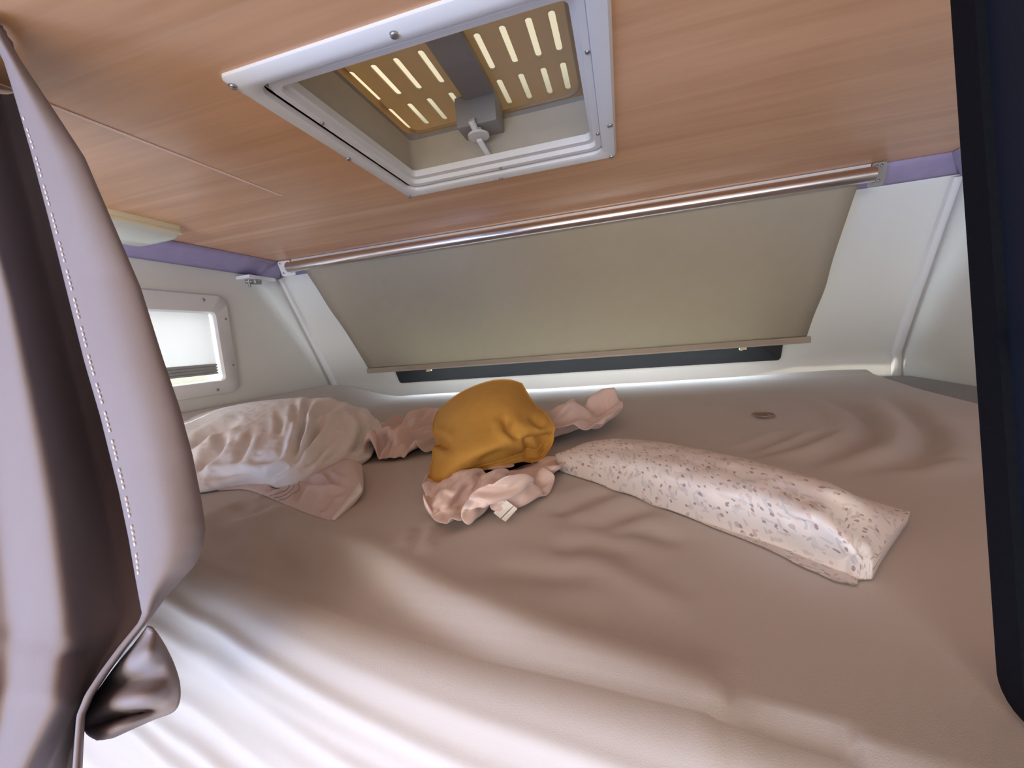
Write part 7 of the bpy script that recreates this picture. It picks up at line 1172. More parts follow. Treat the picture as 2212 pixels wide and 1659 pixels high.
def wall_ring(name, out_r, in_r, lift, mat, parent, n=8):
    """rounded rectangular frame following the bowed front wall"""
    lo, li = out_r, in_r
    def dens(o):
        pts = []
        for k in range(len(o)):
            a, b = o[k], o[(k + 1) % len(o)]
            mseg = max(1, int(math.hypot(b[0] - a[0], b[1] - a[1]) / 0.06))
            for q in range(mseg):
                pts.append((a[0] + (b[0] - a[0]) * q / mseg, a[1] + (b[1] - a[1]) * q / mseg))
        return pts
    ang = lambda o: o
    A = dens(lo)
    cx = (min(p[0] for p in lo) + max(p[0] for p in lo)) / 2
    cz = (min(p[1] for p in lo) + max(p[1] for p in lo)) / 2
    sx = (max(p[0] for p in li) - min(p[0] for p in li)) / (max(p[0] for p in lo) - min(p[0] for p in lo))
    sz = (max(p[1] for p in li) - min(p[1] for p in li)) / (max(p[1] for p in lo) - min(p[1] for p in lo))
    dx = (max(p[0] for p in li) + min(p[0] for p in li)) / 2 - cx
    dz = (max(p[1] for p in li) + min(p[1] for p in li)) / 2 - cz
    B = [(cx + dx + (p[0] - cx) * sx, cz + dz + (p[1] - cz) * sz) for p in A]
    loops = [[on_front(x, z, -0.004) for x, z in A], [on_front(x, z, lift) for x, z in A],
             [on_front(x, z, lift) for x, z in B], [on_front(x, z, -0.03) for x, z in B]]
    return loft(name, loops, mat, parent, ring=True)


wall_ring('frame', rrect(-0.976, 0.527, -0.147, 0.24, 0.012), rrect(-0.90, 0.45, -0.078, 0.20, 0.02), 0.006, M['black'], win2)
pv, pf = [], grid_faces(2, 20)
for z in (-0.125, 0.212):
    for x in np.linspace(FX0 + 0.002, FX1 - 0.002, 20):
        pv.append(on_front(x, z, -0.018))
mesh('pane', pv, pf, M['glass'], win2)

# ------------------------------------------------------------------ left window
win1 = bpy.data.objects.new('window_1', None)
C.objects.link(win1)
win1.location = (XL, 0.8, 0.06)
structure(win1)
outl = rrect(0.50, 1.092, -0.095, 0.230, 0.035)
inl = rrect(WY0 - 0.002, WY1 - 0.006, WZ0 + 0.004, WZ1 - 0.004, 0.012)
fx = lambda d: XL + d
loops = [[(fx(0.0), a, b) for a, b in outl], [(fx(0.009), a * 0.996 + 0.003, b * 0.985) for a, b in outl],
         [(fx(0.012), a * 0.985 + 0.012, b * 0.96 + 0.003) for a, b in outl],
         [(fx(0.012), a, b) for a, b in rrect(WY0 - 0.008, WY1, WZ0, WZ1, 0.014)],
         [(fx(0.006), a, b) for a, b in inl], [(fx(-0.03), a, b) for a, b in inl]]
loft('frame', loops, M['white_plastic'], win1, ring=True)
for sy, sz in ((1.012, 0.208), (1.077, 0.150), (1.077, -0.004), (1.01, -0.079), (0.80, 0.208)):
    bm = bmesh.new()
    add_tube(bm, [(XL + 0.011, sy, sz), (XL + 0.0135, sy, sz)], [0.0048, 0.0042], 12)
    bm_obj('screw', bm, M['steel'], win1)
bl = [(XL - 0.006, y, z) for z in (0.003, 0.176) for y in (WY0, WY1 - 0.010)]
o = mesh('blind', [bl[0], bl[1], bl[3], bl[2], *[(p[0] - 0.0015, p[1], p[2]) for p in (bl[0], bl[1], bl[3], bl[2])]],
         [(0, 1, 2, 3), (4, 5, 6, 7), (0, 1, 5, 4), (1, 2, 6, 5), (2, 3, 7, 6), (3, 0, 4, 7)], M['white_blind'], win1, smooth=False)
bm = bmesh.new()
for k in range(4):
    add_box(bm, (XL - 0.010, WY0, -0.029 + k * 0.009), (XL - 0.001, WY1 - 0.011, -0.0215 + k * 0.009), 0.002)
add_box(bm, (XL - 0.012, WY0, -0.027), (XL - 0.004, WY1 - 0.013, 0.004), 0.0)
bm_obj('blind_rail', bm, M['alu'], win1, smooth=False)
box('pane', (XL - 0.032, WY0, WZ0), (XL - 0.026, WY1, WZ1), M['glass'], win1, bev=0)

# ------------------------------------------------------------------ roof hatch
hatch = thing('roof_hatch', 'white-framed square roof hatch with slotted beige lid and crank set in the wooden ceiling', 'roof hatch', (-0.225, 0.655, ZC))
OX0, OX1, OY0, OY1 = -0.457, 0.007, 0.429, 0.880
Lp = lambda x0, x1, y0, y1, r, z, n=6: [(a, b, z) for a, b in rrect(x0, x1, y0, y1, r, n)]
loft('outer_frame', [Lp(OX0, OX1, OY0, OY1, 0.008, ZC),
                     Lp(OX0, OX1, OY0, OY1, 0.008, ZC - 0.004),
                     Lp(OX0 + 0.008, OX1 - 0.004, OY0 + 0.010, OY1 - 0.004, 0.008, ZC - 0.010),
                     Lp(OX0 + 0.022, OX1 - 0.022, OY0 + 0.022, OY1 - 0.022, 0.022, ZC - 0.010),
                     Lp(OX0 + 0.026, OX1 - 0.026, OY0 + 0.026, OY1 - 0.026, 0.022, ZC - 0.007),
                     Lp(OX0 + 0.029, OX1 - 0.023, OY0 + 0.029, OY1 - 0.029, 0.022, ZC + 0.012),
                     Lp(HX0 + 0.001, HX1 - 0.001, HY0 + 0.001, HY1 - 0.001, 0.01, ZC + 0.014),
                     Lp(HX0 + 0.001, HX1 - 0.001, HY0 + 0.001, HY1 - 0.001, 0.01, ZC)], M['white_plastic'], hatch, ring=True)
IX0, IX1, IY0, IY1 = -0.424, -0.0175, 0.459, 0.846
loft('inner_frame', [Lp(IX0, IX1, IY0, IY1, 0.02, ZC + 0.011),
                     Lp(IX0, IX1, IY0, IY1, 0.02, ZC - 0.001),
                     Lp(IX0 + 0.003, IX1 - 0.003, IY0 + 0.003, IY1 - 0.003, 0.018, ZC - 0.004),
                     Lp(IX0 + 0.012, IX1 - 0.012, IY0 + 0.012, IY1 - 0.012, 0.014, ZC - 0.003),
                     Lp(IX0 + 0.014, IX1 - 0.014, IY0 + 0.014, IY1 - 0.016, 0.014, ZC + 0.004),
                     Lp(IX0 + 0.022, IX1 - 0.020, IY0 + 0.022, IY1 - 0.030, 0.010, ZC + 0.004),
                     Lp(IX0 + 0.023, IX1 - 0.021, IY0 + 0.023, IY1 - 0.031, 0.010, ZC + 0.016)], M['white_plastic'], hatch, ring=True)
SX0, SX1, SY0, SY1 = -0.412, -0.024, 0.463, 0.838
loft('shaft', [Lp(SX0, SX1, SY0, SY1, 0.012, ZC + 0.012), Lp(SX0, SX1, SY0, SY1, 0.012, 0.437),
               Lp(SX0 - 0.012, SX1 + 0.012, SY0 - 0.012, SY1 + 0.012, 0.016, 0.437),
               Lp(SX0 - 0.012, SX1 + 0.012, SY0 - 0.012, SY1 + 0.012, 0.016, ZC + 0.012)], M['beige_plastic'], hatch, ring=True)
loft('seal', [Lp(SX0 - 0.001, SX1 + 0.001, SY0 - 0.001, SY1 + 0.001, 0.02, 0.437), Lp(SX0 - 0.001, SX1 + 0.001, SY0 - 0.001, SY1 + 0.001, 0.03, 0.446),
              Lp(SX0 - 0.020, SX1 + 0.020, SY0 - 0.020, SY1 + 0.020, 0.04, 0.446), Lp(SX0 - 0.020, SX1 + 0.020, SY0 - 0.020, SY1 + 0.020, 0.04, 0.437)],
     M['grey_plastic'], hatch, ring=True)
# lid: skirt + slotted tray + dome
TX0, TX1, TY0, TY1 = -0.440, -0.012, 0.425, 0.888
lid = loft('lid', [Lp(TX0 + 0.022, TX1 - 0.022, TY0 + 0.022, TY1 - 0.022, 0.035, 0.447), Lp(TX0 + 0.002, TX1 - 0.002, TY0 + 0.002, TY1 - 0.002, 0.04, 0.452),
                   Lp(TX0, TX1, TY0, TY1, 0.045, 0.500), Lp(TX0 + 0.02, TX1 - 0.02, TY0 + 0.02, TY1 - 0.02, 0.05, 0.520),
                   Lp(TX0 + 0.08, TX1 - 0.08, TY0 + 0.08, TY1 - 0.08, 0.05, 0.530), Lp(TX0 + 0.18, TX1 - 0.18, TY0 + 0.18, TY1 - 0.18, 0.03, 0.532)],
            M['dome'], hatch, ang=70)
bm = bmesh.new()
bm.from_mesh(lid.data)
bm.verts.ensure_lookup_table()
nlp = 28
bm.faces.new([bm.verts[5 * nlp + k] for k in range(nlp)])
bmesh.ops.recalc_face_normals(bm, faces=bm.faces[:])
bm.to_mesh(lid.data)
bm.free()
# tray with slot holes
ZT = 0.472
slot_x = [-0.420, -0.376, -0.334, -0.289, -0.193, -0.152, -0.111, -0.076]
rows = [(0.455, 0.535), (0.555, 0.632), (0.652, 0.742), (0.772, 0.855)]
hw = 0.0052
bm = bmesh.new()
xb = [TX0 + 0.004, *[v for x in slot_x for v in (x - hw, x + hw)], TX1 - 0.004]
yb = [TY0 + 0.004, *[v for r in rows for v in r], TY1 - 0.004]
vid = {}
def tv(i, j, z):
    k = (i, j, z)
    if k not in vid:
        vid[k] = bm.verts.new((xb[i], yb[j], z))
    return vid[k]
for i in range(len(xb) - 1):
    for j in range(len(yb) - 1):
        hole = (i % 2 == 1) and (j % 2 == 1)
        if hole:
            continue
        bm.faces.new([tv(i, j, ZT), tv(i + 1, j, ZT), tv(i + 1, j + 1, ZT), tv(i, j + 1, ZT)])
# rounded slot ends
for x in slot_x:
    for (ya, yc) in rows:
        for yy, s in ((ya, 1), (yc, -1)):
            for sx in (-1, 1):
                vs = [bm.verts.new((x + sx * hw, yy, ZT))]
                for k in range(5):
                    a = math.pi / 2 * k / 4
                    vs.append(bm.verts.new((x + sx * hw * math.cos(a), yy + s * hw * (1 - math.sin(a)), ZT)))
                vs[1].co.y = yy + s * hw
                try:
                    bm.faces.new(vs)
                except ValueError:
                    pass
tray = bm_obj('slotted_tray', bm, M['baffle'], hatch, smooth=False)
s = tray.modifiers.new('thickness', 'SOLIDIFY')
s.thickness = 0.0025
s.offset = 0
loft('tray_flank', [Lp(TX0 + 0.012, TX1 - 0.034, TY0 + 0.02, TY1 - 0.006, 0.04, 0.4485), Lp(TX0 + 0.020, TX1 - 0.042, TY0 + 0.028, TY1 - 0.012, 0.035, ZT - 0.0015),
                    Lp(TX0 + 0.0185, TX1 - 0.0405, TY0 + 0.0265, TY1 - 0.0105, 0.035, ZT - 0.0015), Lp(TX0 + 0.0105, TX1 - 0.0325, TY0 + 0.0185, TY1 - 0.0045, 0.04, 0.4485)],
     M['dome'], hatch, ring=True)
# raised bead round the slotted field
loft('tray_rim', [Lp(TX0 + 0.008, TX1 - 0.038, TY0 + 0.02, TY1 - 0.012, 0.035, ZT - 0.001), Lp(TX0 + 0.009, TX1 - 0.039, TY0 + 0.021, TY1 - 0.013, 0.035, ZT - 0.006),
                  Lp(TX0 + 0.013, TX1 - 0.043, TY0 + 0.025, TY1 - 0.017, 0.033, ZT - 0.006), Lp(TX0 + 0.014, TX1 - 0.044, TY0 + 0.026, TY1 - 0.018, 0.032, ZT - 0.001)],
     M['baffle'], hatch, ring=True)
box('crossbar', (-0.266, 0.44, 0.456), (-0.206, 0.80, 0.470), M['grey_plastic'], hatch, bev=0.006)
gb = box('gearbox', (-0.286, 0.782, 0.410), (-0.205, 0.8365, 0.466), M['grey_plastic'], hatch, bev=0.004)
crank = bpy.data.objects.new('crank', None)
C.objects.link(crank)
crank.parent = hatch
crank.location = Vector((-0.247, 0.80, 0.41)) - hatch.location
bm = bmesh.new()
add_tube(bm, [(-0.247, 0.795, 0.408), (-0.247, 0.795, 0.396)], [0.007, 0.007], 14)
add_tube(bm, [(-0.247, 0.795, 0.397), (-0.247, 0.795, 0.393)], [0.0205, 0.0205], 24)
bm_obj('hub', bm, M['white_plastic'], crank)
auto_smooth(bpy.context.scene.objects[-1] if False else crank.children[0], 50)
bm = bmesh.new()
add_box(bm, (-0.2525, 0.795, 0.386), (-0.2415, 0.870, 0.391), 0.0015)
for v in bm.verts:
    t = (v.co.y - 0.795) / 0.075
    v.co.z -= 0.036 * t
    v.co.x += 0.034 * t * 0.4
arm = bm_obj('arm', bm, M['white_plastic'], crank)
tube('knob', [(-0.249, 0.785, 0.402), (-0.252, 0.772, 0.414)], [0.0062, 0.0066], M['white_plastic'], crank)
for sx, sy in ((-0.4475, 0.4385), (-0.222, 0.4385), (-0.004, 0.4385), (-0.4475, 0.66), (-0.002, 0.745), (-0.23, 0.872), (-0.003, 0.872), (-0.4475, 0.872)):
    bm = bmesh.new()
    add_tube(bm, [(sx, sy, ZC - 0.0095), (sx, sy, ZC - 0.0125)], [0.005, 0.0042], 12)
    bm_obj('screw', bm, M['steel'], hatch)
for sx, sy in ((IX0 + 0.007, 0.56), (IX1 - 0.006, 0.56), (IX1 - 0.006, 0.78), (-0.22, IY1 - 0.008)):
    bm = bmesh.new()
    add_tube(bm, [(sx, sy, ZC - 0.003), (sx, sy, ZC - 0.0055)], [0.0038, 0.003], 10)
    bm_obj('screw', bm, M['steel'], hatch)

# ------------------------------------------------------------------ ceiling lamp
lamp = thing('ceiling_lamp', 'small rectangular cream ceiling lamp with frosted lens beside the mauve curtain', 'lamp', (-1.10, 0.73, ZC))
LX0, LX1, LY0, LY1 = -1.168, -1.040, 0.640, 0.806
loft('base', [Lp(LX0, LX1, LY0, LY1, 0.008, ZC), Lp(LX0, LX1, LY0, LY1, 0.008, ZC - 0.008), Lp(LX0 + 0.002, LX1 - 0.002, LY0 + 0.002, LY1 - 0.002, 0.008, ZC - 0.010),
              Lp(LX0 + 0.002, LX1 - 0.002, LY0 + 0.002, LY1 - 0.002, 0.008, ZC - 0.013), Lp(LX0 - 0.001, LX1 + 0.001, LY0 - 0.001, LY1 + 0.001, 0.008, ZC - 0.014),
              Lp(LX0 - 0.001, LX1 + 0.001, LY0 - 0.001, LY1 + 0.001, 0.008, ZC - 0.020)], M['cream'], lamp, close_ends=True)
loft('lens', [Lp(LX0 + 0.004, LX1 - 0.004, LY0 + 0.004, LY1 - 0.004, 0.008, ZC - 0.0202), Lp(LX0 + 0.008, LX1 - 0.008, LY0 + 0.008, LY1 - 0.008, 0.008, ZC - 0.030),
              Lp(LX0 + 0.012, LX1 - 0.012, LY0 + 0.012, LY1 - 0.012, 0.010, ZC - 0.033), Lp(LX0 + 0.040, LX1 - 0.040, LY0 + 0.045, LY1 - 0.045, 0.012, ZC - 0.047)],
     M['lens'], lamp, close_ends=True)
tube('switch', [(-1.046, 0.632, ZC - 0.001), (-1.046, 0.632, ZC - 0.008)], [0.005, 0.004], M['cream'], lamp)

# ------------------------------------------------------------------ roller blind
blind = thing('roller_blind', 'wide beige roller blind pulled down over the sloping front wall', 'roller blind', (-0.25, 1.23, 0.32))
tube('roller_tube', [(-1.125, 1.225, 0.321), (0.600, 1.225, 0.321)], 0.0175, M['chrome'], blind, 28)
box('head_rail', (-1.12, 1.236, 0.338), (0.60, 1.249, 0.3495), M['white_plastic'], blind, bev=0.002)
nz_, nx_ = 40, 40
bv = []
for i in range(nz_):
    t = i / (nz_ - 1)
    for j in range(nx_):
        sx = j / (nx_ - 1)
        y = 1.242 + (1.548 - 1.242) * t + 0.016 * math.sin(math.pi * t) * (1 - 0.4 * sx)
        z = 0.314 + (-0.072 - 0.314) * t - 0.010 * math.sin(math.pi * t)
        z += 0.0015 * math.sin(9 * sx + 5 * t) * t * (1 - t)
        e = 0.014 * math.exp(-((t - 0.33) / 0.14) ** 2)
        e2 = 0.014 * math.exp(-((t - 0.6) / 0.14) ** 2)
        y += 0.006 * math.exp(-((t - 0.86) / 0.10) ** 2) * (0.6 + 0.4 * math.sin(9 * sx + 1)) * math.sin(math.pi * sx)
        xa, xb_ = -1.075 - e * 0.4, 0.578 + e2 * 0.4
        bv.append((xa + (xb_ - xa) * sx, y, z))
fab = mesh('fabric', bv, grid_faces(nz_, nx_), M['blind'], blind)
s = fab.modifiers.new('thickness', 'SOLIDIFY')
s.thickness = 0.0012
box('bottom_bar', (-1.082, 1.541, -0.092), (0.590, 1.557, -0.070), M['bar'], blind, bev=0.004)
bm = bmesh.new()
for k in range(2):
    add_box(bm, (-1.078, 1.5395, -0.0875 + k * 0.007), (0.586, 1.545, -0.0840 + k * 0.007), 0.001)
bm_obj('bar_ribs', bm, M['bar'], blind, smooth=False)
for hx in (-0.79, 0.389):
    bm = bmesh.new()
    add_box(bm, (hx - 0.006, 1.543, -0.100), (hx + 0.013, 1.556, -0.088), 0.002)
    add_tube(bm, [(hx - 0.004, 1.541, -0.097), (hx - 0.004, 1.556, -0.097)], 0.005, 10)
    bm_obj('hook', bm, M['cream'], blind)
for sx in (-1, 1):
    x0, x1 = (-1.177, -1.122) if sx < 0 else (0.600, 0.632)
    br = bpy.data.objects.new('bracket', None)
    C.objects.link(br)
    br.parent = blind
    br.location = Vector(((x0 + x1) / 2, 1.235, 0.32)) - blind.location
    bm = bmesh.new()
    outline = rrect(x0, x1, 0.298, 0.3475, 0.007)
    a = [bm.verts.new((p[0], 1.232 + (0.3475 - p[1]) * 0.35, p[1])) for p in outline]
    b = [bm.verts.new((p[0], 1.238 + (0.3475 - p[1]) * 0.35, p[1])) for p in outline]
    bm.faces.new(a)
    bm.faces.new(b)
    for k in range(len(a)):
        bm.faces.new((a[k], a[(k + 1) % len(a)], b[(k + 1) % len(a)], b[k]))
    plate = bm_obj('plate', bm, M['white_plastic'] if sx < 0 else M['grey_plastic'], br, smooth=False)
    for px in (x0 + 0.010, x1 - 0.012):
        for pz in (0.341, 0.309):
            yy = 1.232 + (0.3475 - pz) * 0.35
            bm = bmesh.new()
            add_tube(bm, [(px, yy + 0.001, pz), (px, yy - 0.0015, pz)], [0.0034, 0.003], 10)
            bm_obj('screw', bm, M['steel'], br)

# small metal catch under the lilac trim
catch = thing('metal_catch', 'small silver metal catch under the lilac trim in the left corner', 'catch', (-1.235, 1.21, 0.30))
bm = bmesh.new()
add_box(bm, (-1.2805, 1.150, 0.288), (-1.222, 1.262, 0.300), 0.002)
bm_obj('plate', bm, M['white_plastic'], catch)
bm = bmesh.new()
add_tube(bm, [(-1.258, 1.165, 0.282), (-1.232, 1.205, 0.279)], 0.008, 10)
add_box(bm, (-1.250, 1.175, 0.272), (-1.226, 1.200, 0.290), 0.003)
bm_obj('body', bm, M['steel'], catch)
tube('pin', [(-1.246, 1.168, 0.285), (-1.246, 1.168, 0.262)], 0.0035, M['steel'], catch, 10)

# ------------------------------------------------------------------ bed: platform, mattress, sheet
base = box('bed_platform', (XL + 0.002, 0.42, -0.40), (XR - 0.002, 1.56, -0.37), M['wall'], bev=0.004)
base.name = 'bed_platform'
structure(base)


def edge_y(x):
    return np.clip(0.301 - 0.178 * (x + 0.408), 0.13, 0.40)


def crease_pts(*px):
    return [tuple(measure(u, v, 2, -0.2)[:2]) for u, v in px]


VALLEYS = [
    (crease_pts((1600, 982), (1674, 954), (1720, 930)), 0.006, 0.012),
    (crease_pts((1618, 990), (1718, 966), (1801, 931)), 0.007, 0.010),
    (crease_pts((1727, 1010), (1807, 980), (1866, 961), (1882, 935), (1872, 910), (1845, 884), (1789, 860)), 0.010, 0.016),
    (crease_pts((1818, 1027), (1895, 1007), (1969, 990), (2005, 965), (1998, 925), (1954, 878), (1907, 849)), 0.010, 0.016),
    (crease_pts((1930, 1015), (1990, 1000), (2050, 988)), 0.005, 0.014),
    (crease_pts((960, 1160), (1010, 1120), (1090, 1080)), 0.004, 0.012),
    (crease_pts((1330, 1060), (1260, 1085), (1190, 1120)), 0.006, 0.014),
    (crease_pts((1420, 1090), (1340, 1120), (1270, 1150)), 0.005, 0.014),
    (crease_pts((500, 1090), (540, 1110), (580, 1090)), 0.008, 0.016),
    (crease_pts((560, 1140), (620, 1210), (660, 1260)), 0.006, 0.014),
    (crease_pts((470, 1110), (490, 1180), (530, 1240)), 0.006, 0.014),
    (crease_pts((1180, 1190), (1280, 1180), (1380, 1200)), 0.004, 0.014),
    (crease_pts((1300, 1160), (1400, 1150), (1480, 1180)), 0.004, 0.012),
    (crease_pts((1050, 1230), (1200, 1245), (1330, 1230)), 0.003, 0.014),
]
RIDGES = [
    (crease_pts((868, 1195), (882, 1165), (890, 1145)), 0.005, 0.006),
    (crease_pts((915, 1205), (930, 1165), (936, 1140)), 0.006, 0.006),
    (crease_pts((1500, 1330), (1350, 1250), (1240, 1210)), 0.003, 0.014),
]
ridge2 = crease_pts((660, 1120), (716, 1149), (807, 1190), (942, 1267), (1078, 1326), (1214, 1380), (1400, 1440), (1560, 1500))


def sheet_top(X, Y):
    Z = np.full(X.shape, -0.200)
    Z += 0.068 * smoothstep(-0.93, -1.27, X)                    # sheet rides up the left wall
    Z += 0.010 * smoothstep(1.50, 1.58, Y) * smoothstep(0.2, 0.7, X)
    Z += 0.0035 * vnoise(X * 3.1 + 5, Y * 3.3 + 2, 3) + 0.0012 * vnoise(X * 9, Y * 9, 5)
    for pts, a, w in VALLEYS:
        d, f, s = poly_dist(X, Y, pts)
        fade = np.clip(np.minimum(f, 1 - f) * 5 + 0.02, 0, 1)
        Z -= a * fade * np.exp(-(d / w) ** 2)
        Z += 0.45 * a * fade * np.exp(-((d - 2.1 * w) / (1.3 * w)) ** 2)
    for pts, a, w in RIDGES:
        d, f, s = poly_dist(X, Y, pts)
        fade = np.clip(np.minimum(f, 1 - f) * 4, 0, 1)
        Z += a * fade * np.exp(-(d / w) ** 2)
    d, f, s = poly_dist(X, Y, ridge2)
    near = np.where(s < 0, d, -d)
    near = np.where(Y < 0.6, near, -1)
    amp = 0.013 * smoothstep(0.0, 0.25, f) * (1 - 0.6 * smoothstep(0.6, 1.0, f))
    Z -= amp * smoothstep(-0.004, 0.032, near) * (1 - smoothstep(0.045, 0.13, near))
    Z += 0.004 * np.exp(-(near / 0.02) ** 2) * smoothstep(0.05, 0.3, f) * (f < 0.999)
    return Z


def build_sheet():
    ncx, n_top = 300, 210
    U = np.linspace(0, 1, ncx)
    s_max = 0.34
    ss = np.r_[np.linspace(0, 0.22, 141)[1:], np.linspace(0.22, s_max, 25)[1:]]
    # side profile
    fine = np.linspace(0, s_max, 800)
    th = np.radians(72) * smoothstep(-0.012, 0.060, fine)
    dy = -np.r_[0, np.cumsum(np.cos(th))[:-1]] * (fine[1] - fine[0])
    dz = -np.r_[0, np.cumsum(np.sin(th))[:-1]] * (fine[1] - fine[0])
    rowsX, rowsY, rowsZ = [], [], []
    y_far = 1.56
    xmax = lambda y: 0.765 - 0.155 * (1.6 - y)
    for i in range(n_top):
        t = i / (n_top - 1)
        t = 1 - (1 - t) ** 1.0
        xr_guess = U * (xmax(1.0) - XL - 0.006) + XL + 0.006
        ye = edge_y(xr_guess)
        yf = front_y(xr_guess, np.full(ncx, -0.19)) - 0.012
        y = yf + (ye - yf) * t
        x = XL + 0.006 + U * (xmax(y) - XL - 0.006)
        ye = edge_y(x)
        rowsX.append(x)
        rowsY.append(y)
        z = sheet_top(x, y)
        d = (yf - y)
        z = z - 0.030 * (1 - smoothstep(0.0, 0.045, d))        # rolls down at the front wall
        dd = (xmax(y) - x)
        z = z - 0.010 * (1 - smoothstep(0.0, 0.012, dd))
        rowsZ.append(z)
    xe, ye, ze = rowsX[-1], rowsY[-1], rowsZ[-1]
    for s in ss:
        x = xe - 0.03 * s
        y = ye + np.interp(s, fine, dy)
        z = ze + np.interp(s, fine, dz)
        t_ = np.interp(s, fine, th)
        # horizontal tension folds along the bed side
        disp = np.zeros(ncx)
        for sk, a, w, sl, ph in [(0.030, 0.0030, 0.0055, 0.020, 0.3), (0.047, 0.0040, 0.0060, 0.045, 1.4), (0.064, 0.0042, 0.0060, 0.010, 2.2), (0.081, 0.0048, 0.0062, 0.050, 0.6),
                                 (0.099, 0.0046, 0.0060, 0.022, 3.3), (0.117, 0.0052, 0.0065, 0.055, 5.0), (0.136, 0.0050, 0.0065, 0.012, 4.1), (0.156, 0.0056, 0.0070, 0.045, 1.9),
                                 (0.178, 0.0058, 0.0075, 0.025, 0.2), (0.203, 0.0065, 0.0085, 0.040, 2.8), (0.235, 0.0080, 0.0110, 0.030, 4.0), (0.275, 0.0090, 0.0130, 0.040, 2.5), (0.315, 0.0090, 0.0130, 0.030, 1.5)]:
            c = sk + sl * (x + 0.25) * 0.6 + 0.008 * np.sin(3.1 * x + ph) * 0.7
            aa = a * (0.55 + 0.45 * np.sin(4.3 * x + ph * 2.1))
            disp += aa * np.exp(-((s - c) / w) ** 2)
        disp *= smoothstep(0.012, 0.05, np.array(s)) * 1.15
        y = y - disp * math.sin(t_)
        z = z + disp * math.cos(t_)
        rowsX.append(x)
        rowsY.append(y)
        rowsZ.append(z)
    X, Y, Z = np.array(rowsX), np.array(rowsY), np.array(rowsZ)
    v = np.stack([X, Y, Z], -1).reshape(-1, 3)
    o = mesh('fitted_sheet', v, [f[::-1] for f in grid_faces(X.shape[0], ncx)], M['sheet'])
    s = o.modifiers.new('thickness', 'SOLIDIFY')
    s.thickness = 0.0015
    s.offset = -1
    return o


sheet = build_sheet()
tag(sheet, 'mauve-grey fitted sheet stretched over the mattress, its near edge in folds', 'bed sheet')

# mattress: same plan, a little smaller, rounded edges
def build_mattress():
    nx_, n = 60, 26
    rows_ = []
    for x in np.linspace(XL + 0.02, XR - 0.008, nx_):
        ye = float(edge_y(np.array(x))) + 0.035
        yf = float(front_y(np.array(x), np.array(-0.2))) - 0.02
        up = 0.055 * float(smoothstep(-0.93, -1.27, np.array(x)))
        r = 0.035
        zt, zb = -0.222 + up, -0.37
        zt += 0.012 * float(smoothstep(0.70, 0.78, np.array(x)))
        loop = []
        for (cy, cz, a0) in ((yf - r, zt - r, 0), (ye + r, zt - r, 90), (ye + r, zb + r, 180), (yf - r, zb + r, 270)):
            for k in range(6):
                a = math.radians(a0 + 18 * k)
                loop.append((x, cy + r * math.cos(a), cz + r * math.sin(a)))
        rows_.append(loop)
    return loft('mattress', rows_, M['ticking'], close_ends=True, ang=60)


mat_o = build_mattress()
tag(mat_o, 'grey ribbed mattress showing where the sheet has slipped off at right', 'mattress')

# ------------------------------------------------------------------ soft things on the bed
def project(P):
    c = P @ MROT.T
    return c[:, 0] / c[:, 2] * F + W / 2, -c[:, 1] / c[:, 2] * F + H / 2


def net_grid(net, n, m):
    """net: rows (t) of columns (s) of (u, v, axis, value) -> smooth (n, m, 3) grid"""
    P = np.array([[measure(*c) for c in row] for row in net])
    R, S = P.shape[:2]
    A = np.stack([catmull(P[:, j], np.linspace(0, R - 1, n)) for j in range(S)], 1)
    return np.stack([catmull(A[i], np.linspace(0, S - 1, m)) for i in range(n)], 0)


def grid_normals(G):
    du = np.gradient(G, axis=1)
    dv = np.gradient(G, axis=0)
    nrm = np.cross(du, dv)
    return nrm / (np.linalg.norm(nrm, axis=2, keepdims=True) + 1e-9)


def wrinkle(G, creases, ridge=0.5):
    nrm = grid_normals(G)
    if nrm[G.shape[0] // 2, G.shape[1] // 2, 2] < 0:
        nrm = -nrm
    u, v = project(G.reshape(-1, 3))
    u, v = u.reshape(G.shape[:2]), v.reshape(G.shape[:2])
    D = np.zeros(G.shape[:2])
    for pts, a, w in creases:
        d, f, s = poly_dist(u, v, pts)
        fade = np.clip(np.minimum(f, 1 - f) * 4 + 0.15, 0, 1)
        D -= a * fade * np.exp(-(d / w) ** 2)
        D += ridge * a * fade * np.exp(-((d - 2.0 * w) / (1.2 * w)) ** 2)
    return G + nrm * D[..., None], nrm


